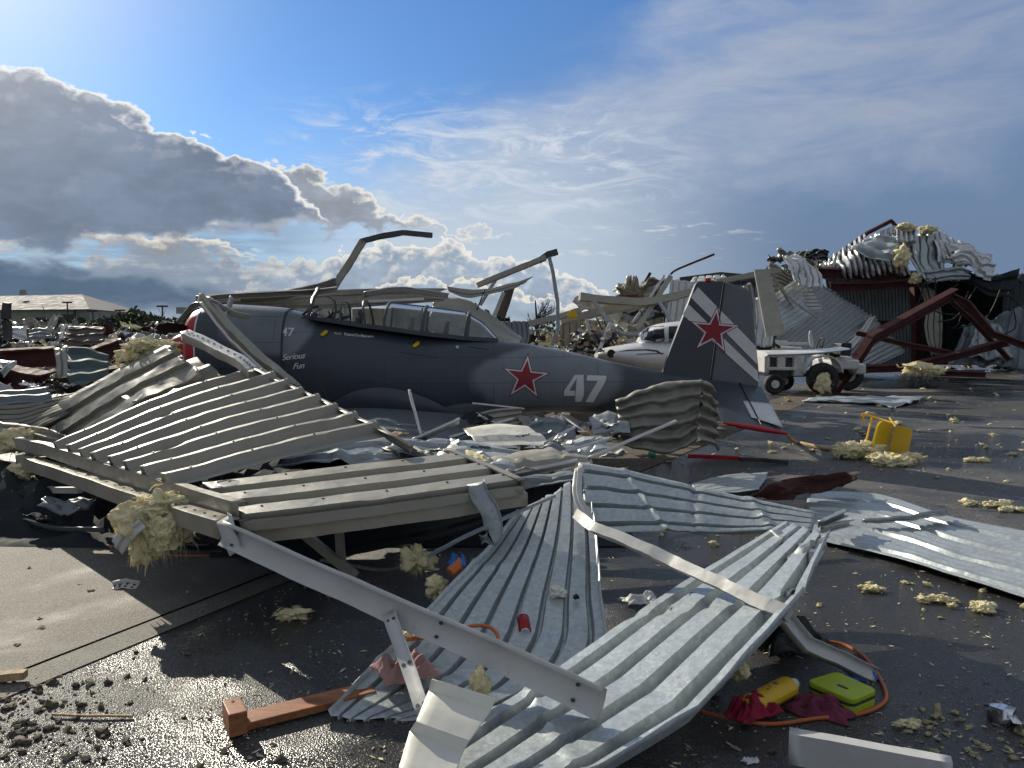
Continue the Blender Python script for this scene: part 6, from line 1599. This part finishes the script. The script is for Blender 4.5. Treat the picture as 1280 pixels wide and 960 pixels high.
mb = MB(); mb.ico(G(815, 568, .045) , .055, 3); build("ball", mb, M['green'], None, "green and white ball on the dirt strip", "ball")
# can
cp = W(655, 781, 3.95)
can = thing("drink_can", cp, "red drink can lying on the long galvanised sheet", "can")
ax = V((.1, -1, -.35)).normalized()
mb = MB(); mb.tube([cp - ax * .056, cp - ax * .05, cp + ax * .05, cp + ax * .056], [.028, .033, .033, .028], 20); build("body", mb, M['can_red'], can, sharp=40)
for sg_ in (1, -1):
    mb = MB(); mb.tube([cp + ax * .055 * sg_, cp + ax * .060 * sg_], [.027, .026], 20); build("end_cap", mb, M['chrome'], can, sharp=40)
# paper scraps, rags
def rag(nm, c, size, m_, lab, cat, seed, h=.08, rot=0.0):
    c = V(c); mb = MB(); Rm = Matrix.Rotation(rot, 3, 'Z')
    def fn(u, v):
        p = V(((u - .5) * size[0], (v - .5) * size[1], 0))
        e = 1 + .35 * NZ.noise(V((u * 2.5 + seed, v * 2.5, 0)))
        w = NZ.noise(V((u * 1.7 + seed, v * 1.7, 3)))
        edge = min(1, 4 * min(u, 1 - u, v, 1 - v) + .2)
        z = h * edge * (.35 + .35 * NZ.noise(V((u * 2.2 + seed, v * 2.2, 1))) + .24 * sin(13 * u + 9 * w + seed) + .22 * abs(sin(10 * v + 12 * w)))
        return c + Rm @ V((p.x * e + .02 * w, p.y * e, 0)) + V((0, 0, max(.004, z)))
    mb.grid(fn, 44, 44)
    return build(nm, mb, M[m_], None, lab, cat, thick=.004, sharp=180)
rag("rag", W(506, 838, 3.46) + V((0, 0, -.02)), (.24, .20), 'rag_pink', "pinkish rag draped on the long galvanised sheet beside the white flat bar", "rag", 3, .12, .4)
rag("rag", G(938, 893, .02), (.22, .13), 'rag_red', "crimson rag wrapped over the yellow bottle", "rag", 9, .11, .5)
rag("rag", G(1025, 890, .0), (.24, .16), 'rag_plum', "plum coloured rag in front of the lime green case", "rag", 14, .08, -.5)
rag("cloth", G(1078, 848, .0), (.14, .07), 'blue_cloth', "small bright blue cloth behind the lime green case", "cloth", 19, .05, .1)
rag("cloth", W(572, 706, 4.4), (.10, .08), 'blue_cloth', "tiny blue cloth at the top left edge of the long galvanised sheet", "cloth", 23, .08, .1)
mb = MB(); mb.tube([W(563, 716, 4.35), W(577, 702, 4.4)], .035, 8); build("orange_grip", mb, M['orange'], None, "small orange object beside the tiny blue cloth", "object")
rag("paper_scrap", G(800, 752, .02), (.20, .12), 'star_white', "torn white paper on the dark ground between the galvanised sheets", "paper", 27, .06, .2)
rag("black_bag", G(985, 806, .0), (.4, .3), 'black', "black plastic bag in shadow under the lifted sheet edge", "bag", 31, .2, .2)
rag("paper_scrap", G(938, 953, .0), (.05, .03), 'star_white', "small white paper scrap on the asphalt near the bottom edge", "paper", 35, .02, .2)
# bottle
bt = thing("jug", G(962, 878), "yellow plastic jug lying on the ground beside the lime green case", "jug")
A_, B_ = G(930, 886, .048), G(986, 858, .055)
axs = (B_ - A_).normalized()
mb = MB(); mb.sweep(path([A_, A_.lerp(B_, .04), A_.lerp(B_, .9), B_], 4), [(.05 * cos(a_) * (1.08 if abs(cos(a_)) > .5 else 1), .046 * sin(a_)) for a_ in [2 * pi * (k_ + .5) / 12 for k_ in range(12)]], (0, 0, 1), True)
o = build("body", mb, M['yellow'], bt, sharp=70); bv = o.modifiers.new("edge", 'BEVEL'); bv.width = .018; bv.segments = 3
mb = MB(); mb.tube([B_, B_ + axs * .02, B_ + axs * .05], [.045, .03, .024], 14); build("cap", mb, M['cream'], bt)
sd = axs.cross(V((0, 0, 1))).normalized()
def lab_fn(x, y):   # printed panel on the jug's upper side
    return A_.lerp(B_, x) + V((0, 0, .0465 - 9 * y * y)) + sd * y
mb = MB()
for k, (x0, x1, y0, y1) in enumerate(((.45, .50, -.02, .015), (.54, .57, -.02, .01), (.60, .63, -.02, .018), (.66, .74, -.015, .01), (.78, .80, -.02, .015))):
    mb.add([lab_fn(x0, y0), lab_fn(x1, y0), lab_fn(x1, y1), lab_fn(x0, y1)], [[0, 1, 2, 3]])
o = build("printed_label", mb, M['wood'], bt, thick=.001)
# lime case
cs0 = thing("tool_case", G(1055, 880), "lime green and black zipped case on the asphalt", "case")
TL, TR, BR, BL = G(1006, 850, .085), G(1046, 838, .085), G(1099, 862, .085), G(1066, 876, .085)
dn = V((0, 0, -1))
def caseslab(z0, z1, grow, m_, nm, rnd_=.16):
    c = (TL + TR + BR + BL) / 4
    q = [c + (p - c) * grow + dn * z0 for p in (TL, TR, BR, BL)]
    mb = MB(); mb.plate(q, 0.0001, rnd_, 6)
    n = len(mb.v) // 2
    top = [V(p) for p in mb.v[:n]]
    mb = MB(); mb.prism(top, dn * (z1 - z0))
    o = fixnormals(build(nm, mb, M[m_], cs0, sharp=40)); bv = o.modifiers.new("edge", 'BEVEL'); bv.width = .006; bv.segments = 3; bv.limit_method = 'ANGLE'
    return o
caseslab(0, .026, .97, 'lime', "lid"); caseslab(.026, .036, .99, 'case_black', "zip_band"); caseslab(.036, .08, .97, 'lime', "base_shell")
c = (TL + TR + BR + BL) / 4; u_ = (TR - TL).normalized(); v_ = (BL - TL).normalized()
lp = c - u_ * .0 + V((-.01, -.02, .002))
mb = MB(); mb.plate([lp - v_ * .026 - u_ * .008, lp - v_ * .026 + u_ * .008, lp + v_ * .026 + u_ * .008, lp + v_ * .026 - u_ * .008], .003, .3); fixnormals(build("badge", mb, M['case_black'], cs0))
fz_ = (BL + BR) / 2
nh = (TL - BL).cross(V((0, 0, 1))).normalized()
if nh.y > 0: nh = -nh
mb = MB(); mb.tube(path([TL.lerp(BL, .15) + V((0, 0, -.05)), TL.lerp(BL, .2) + nh * .03 + V((0, 0, -.052)), TL.lerp(BL, .75) + nh * .03 + V((0, 0, -.052)), TL.lerp(BL, .8) + V((0, 0, -.05))], 4), .011, 8); build("handle", mb, M['case_black'], cs0)
# hoses
mb = MB(); mb.tube(path([G(860, 884, .012), G(900, 895, .012), G(960, 905, .012), G(1020, 898, .012), G(1075, 892, .012), G(1105, 878, .012), G(1105, 858, .012), G(1085, 826, .012), G(1060, 808, .012), G(1034, 801, .012)], 8, True), .0085, 8)
build("orange_hose", mb, M['orange'], None, "orange hose curling round the lime green case", "hose")
mb = MB(); mb.tube(path([W(505, 800, 3.62), W(535, 796, 3.68), W(575, 786, 3.76), W(595, 782, 3.84), W(612, 784, 3.86), W(622, 794, 3.78), W(620, 802, 3.72)], 7, True), .010, 8)
build("orange_hose", mb, M['orange'], None, "short orange hose loop on the long galvanised sheet", "hose")
mb = MB(); mb.tube(path([G(80, 676, .02), G(150, 684, .012), G(210, 694, .012), G(290, 694, .012), G(340, 690, .012)], 6, True), .008, 6)
build("orange_hose", mb, M['orange'], None, "thin orange cord on the shaded concrete below the insulation wad", "hose")
# wooden board with end block
bd = thing("wooden_board", G(370, 890), "reddish brown board with a block nailed on its left end, on the asphalt", "board")
a0, a1 = G(300, 903, .03), G(465, 862, .03)
bx = (a1 - a0).normalized(); by = V((-bx.y, bx.x, 0))
Mx = Matrix((bx, by, V((0, 0, 1)))).transposed()
L = (a1 - a0).length
mb = MB(); mb.box((a0 + a1) / 2, (L, .115, .035), Mx); o = build("plank", mb, M['wood'], bd, smooth=False)
bv = o.modifiers.new("edge", 'BEVEL'); bv.width = .004; bv.segments = 2
mb = MB(); mb.box(a0 + V((0, 0, .03)) - bx * .02, (.075, .15, .10), Mx); o = build("end_block", mb, M['wood'], bd, smooth=False)
bv = o.modifiers.new("edge", 'BEVEL'); bv.width = .005; bv.segments = 2
mb = MB(); p_ = a0 + V((0, 0, .08)) - bx * .02; mb.tube([p_ + by * .04, p_ + by * .04 + V((0, 0, .003))], .007, 8); build("nail_head", mb, M['screw'], bd)
member("white_bracket", [G(140, 735, .015), G(155, 731, .03), G(172, 734, .015)], LL(.03, .06), M['white_metal'], "small white metal bracket on the shaded concrete below the insulation wad", "bracket", up=(0, 1, .3), screws=3, thick=.004)
member("offcut", [G(-10, 846, .04), G(32, 843, .04)], BX(.05, .035), M['wood_raw'], "wood offcut at the left edge beside the pavement joint", "wood offcut", closed=True)
member("twig", [G(65, 893, .012), G(110, 894, .015), G(165, 895, .012)], BX(.010, .009), M['wood_raw'], "thin pale stick lying on the gravel at lower left", "stick", closed=True)
br = thing("chrome_bracket", G(1255, 892), "shiny chrome square tube end lying on the asphalt at the right edge", "bracket")
mb = MB(); mb.sweep([G(1237, 887, .035), G(1252, 892, .035), G(1268, 897, .035)], BX(.06, .06)[:], (0, 0, 1), False); mb.f.append([3, 0, 4, 7]); mb.mi.append(0); mb.f.append([7, 4, 8, 11]); mb.mi.append(0)
build("tube_body", mb, M['chrome'], br, thick=.006, sharp=30)
mb = MB(); mb.sweep([G(1266, 898, .03), G(1276, 912, .02)], LL(.03, .05), (0, 0, 1)); build("tab", mb, M['chrome'], br, thick=.005)
# stray scraps lying on the galvanised sheets
for (x, y, d, s, m_, lab) in ((697, 745, 4.2, .045, 'cream', "crumpled pale scrap on the right side of the long galvanised sheet"), (842, 766, 3.85, .03, 'stone_pale', "pale stone on the wide galvanised sheet"), (868, 763, 3.85, .03, 'insul_pale', "insulation crumb on the wide galvanised sheet, right of the pale stone"), (865, 750, 3.95, .03, 'black', "dark lump on the wide galvanised sheet below the white channel"), (720, 748, 4.15, .018, 'black', "dark pebble on the long galvanised sheet beside the crumpled scrap")):
    mb = MB(); mb.ico(W(x, y, d) + V((0, 0, s * .5)), (s, s, s * .7), 3, lambda p: 1 + .5 * fr(p, 1.7, 4, x)); build("scrap", mb, M[m_], None, lab, "scrap", sharp=30)
mb = MB(); fluff(mb, W(600, 850, 3.2), (.045, .04, .065), 43, .6, 4, 6); build("insulation_clump", mb, M['insul'], None, "dull insulation tuft under the long pale channel near the cream sheet", "insulation", sharp=180)
mb = MB(); fluff(mb, G(365, 768, .03), (.10, .04, .04), 53, .7, 4, 8, 2.6, .0); build("insulation_clump", mb, M['insul'], None, "wispy insulation scrap alone on the shaded asphalt below the long channel", "insulation", sharp=180)
mb = MB(); fluff(mb, W(520, 790, 3.7), (.09, .07, .04), 57, .7, 4, 8); build("insulation_clump", mb, M['insul'], None, "flat insulation scrap at the left edge of the long galvanised sheet", "insulation", sharp=180)
mb = MB(); fluff(mb, W(925, 838, 3.4) + V((0, 0, 0)), (.05, .05, .05), 59, .5, 4, 4); build("insulation_clump", mb, M['insul'], None, "round insulation lump in the shade under the lifted sheet edge", "insulation", sharp=180)
for (x, y, lab) in ((1225, 757, "largest yellow insulation lump on the sunlit asphalt at right"), (1172, 748, "brown and yellow insulation lump left of the largest one"), (1085, 735, "spread of yellow insulation tufts right of the crumpled grey sheet"), (1140, 906, "dull insulation tuft behind the bottom right channel"), (1230, 630, "whitish insulation lump beyond the flat sheet at right"), (1270, 637, "whitish lump at the right edge beyond the flat sheet"), (1208, 575, "yellow insulation tuft on the asphalt right of the toppled chair")):
    mb = MB()
    big = 1.25 if x == 1225 else 1.0
    sc_ = (G(x, y) - V((0, 0, 0))).y / 4.6
    for k in range(6):
        q_ = rnd.uniform(.5, 1.15)
        fluff(mb, G(x, y, .02) + V((rnd.gauss(0, .055) * big * sc_, rnd.gauss(0, .025) * sc_, 0)), (.040 * big * sc_ * q_, .026 * big * sc_ * q_, .017 * big * sc_ * q_), x + k * 3.1, .9, 4, 8, 2.2, .0, 26)
    build("insulation_clump", mb, M['insul_pale' if y in (630, 637) else 'insul'], None, lab, "insulation", sharp=180)

# gravel: a few stone shapes, copied
def stones(nm, mats_, n, seed):
    out = []
    for k in range(n):
        mb = MB(); mb.ico((0, 0, 0), (1, rnd.uniform(.55, .95), rnd.uniform(.35, .65)), 2, lambda p: 1 + .75 * fr(p, 1.3, 3, seed + k * 2.7))
        me = build(nm, mb, M[mats_[k % len(mats_)]], base=(0, 0, 0), sharp=28)
        out.append(me)
    return out
def scatter(protos, spots, label, cat, group):
    for i, (p, s) in enumerate(spots):
        src = protos[i % len(protos)]
        o = src if i < len(protos) else src.copy()
        if i >= len(protos): COL.objects.link(o)
        o.location = p + V((0, 0, s * .3)); o.scale = (s, s, s)
        o.rotation_euler = (rnd.uniform(-.4, .4), rnd.uniform(-.4, .4), rnd.uniform(0, 6.28))
        tag(o, label, cat, group)
spots = []
while len(spots) < 205:
    x, y = rnd.uniform(-10, 290), rnd.uniform(845, 985)
    w = max(0, 1 - abs((y - (880 + .1 * x)) / 55)) * max(0, 1 - x / 170) + .55 * max(0, 1 - abs(y - 935) / 40) * max(0, 1 - x / 190) + .10 * max(0, 1 - x / 330)
    if rnd.random() < w: spots.append((G(x, y), .006 + .021 * rnd.random() ** 3))
scatter(stones("stone", ['stone', 'stone', 'stone_pale', 'stone'], 8, 3), spots, "dark pebble of the gravel scattered on the sunlit ground at lower left", "stone", "gravel stones at lower left")
spots = []
while len(spots) < 30:
    x, y = rnd.uniform(0, 330), rnd.uniform(700, 870)
    if y < 845: spots.append((G(x, y), .008 + .018 * rnd.random() ** 2))
scatter(stones("stone", ['stone', 'stone_pale'], 6, 9), spots, "single pebble on the concrete pavement at left", "stone", "stray pebbles on the pavement")
spots = [(G(rnd.uniform(250, 600), rnd.uniform(720, 965)), .006 + .016 * rnd.random() ** 2) for k in range(45)] + [(G(rnd.uniform(880, 1280), rnd.uniform(850, 965)), .006 + .014 * rnd.random() ** 2) for k in range(30)]
scatter(stones("stone", ['stone_pale', 'stone'], 6, 15), spots, "pale pebble on the shaded asphalt in front", "stone", "stray pebbles on the asphalt")
# insulation crumbs over the right side of the apron
spots = []
while len(spots) < 190:
    x, y = rnd.uniform(950, 1290), rnd.uniform(486, 800)
    w = 1 if y < 610 else (.5 if y > 725 else .05)
    if rnd.random() < w:
        p = G(x, y); spots.append((p, (.007 + .030 * rnd.random() ** 3) * min(2.2, p.y / 6)))
for k in range(60):
    x, y = rnd.uniform(1130, 1290), rnd.uniform(880, 950); spots.append((G(x, y), .006 + .012 * rnd.random()))
cr_ = []
for k in range(8):
    mb = MB(); fluff(mb, (0, 0, 0), (1.5, .9, .45), 300 + k * 3.3, .7, 3, 0, 3.0, -.3)
    cr_.append(build("insulation_crumb", mb, M['insul_pale' if k % 2 else 'insul'], base=(0, 0, 0), sharp=180))
scatter(cr_, spots, "yellow insulation crumb scattered on the asphalt at right", "insulation", "insulation crumbs on the apron")
spots = [(G(rnd.uniform(560, 760), rnd.uniform(560, 600), .35), .03) for k in range(0)] + [(G(rnd.uniform(760, 980), rnd.uniform(560, 690)), .01 + .03 * rnd.random() ** 2) for k in range(45)]
cr2 = []
for k in range(4):
    mb = MB(); fluff(mb, (0, 0, 0), (1.4, 1, .5), 400 + k * 3.3, .7, 3, 0, 3.0, -.3); cr2.append(build("insulation_crumb", mb, M['insul_pale'], base=(0, 0, 0), sharp=180))
scatter(cr2, spots, "pale crumb on the dark ground around the crosswise galvanised sheet", "insulation", "insulation crumbs in the middle")
# fine grit as a mass
mb = MB()
for k in range(2600):
    x, y = rnd.uniform(-10, 300), rnd.uniform(800, 990)
    if rnd.random() < max(.15, 1 - x / 260):
        p = G(x, y); s = .002 + .005 * rnd.random() ** 2
        a = rnd.uniform(0, 6.28)
        vs = [p + V((s * cos(a + q * 2.1) * rnd.uniform(.7, 1.3), s * sin(a + q * 2.1) * rnd.uniform(.7, 1.3), 0)) for q in range(3)] + [p + V((0, 0, s * 1.1))]
        mb.add(vs, [[0, 1, 3], [1, 2, 3], [2, 0, 3]])
build("gravel", mb, M['stone'], None, "fine grit spread over the ground at lower left", "gravel", None, "stuff", smooth=False)

# pale chips and splinters strewn over the apron
mb = MB()
for k in range(5200):
    if k % 3 == 0: x, y = rnd.uniform(240, 700), rnd.uniform(690, 965)
    elif k % 3 == 1: x, y = rnd.uniform(760, 1290), rnd.uniform(490, 700)
    else: x, y = rnd.uniform(760, 1290), rnd.uniform(700, 965)
    if NZ.noise(V((x * .012, y * .02, 3))) + rnd.uniform(-.5, .5) < .05: continue
    p = G(x, y); s = (.0035 + .010 * rnd.random() ** 3) * max(1, p.y / 6)
    a = rnd.uniform(0, 6.28); b = a + rnd.uniform(.6, 1.6)
    u = V((cos(a), sin(a), rnd.uniform(0, .3))) * s * rnd.uniform(.6, 2.2); w = V((cos(b), sin(b), rnd.uniform(0, .3))) * s * .6
    q = p + V((0, 0, s * .25 + .003))
    mb.add([q - u, q + w, q + u * .9, q - w * .8], [[0, 1, 2, 3]], rnd.choice((0, 0, 1, 2)))
build("litter", mb, [M['insul_pale'], M['stone_pale'], M['stone']], None, "pale chips and splinters strewn over the asphalt", "litter", None, "stuff", smooth=False, thick=.002)
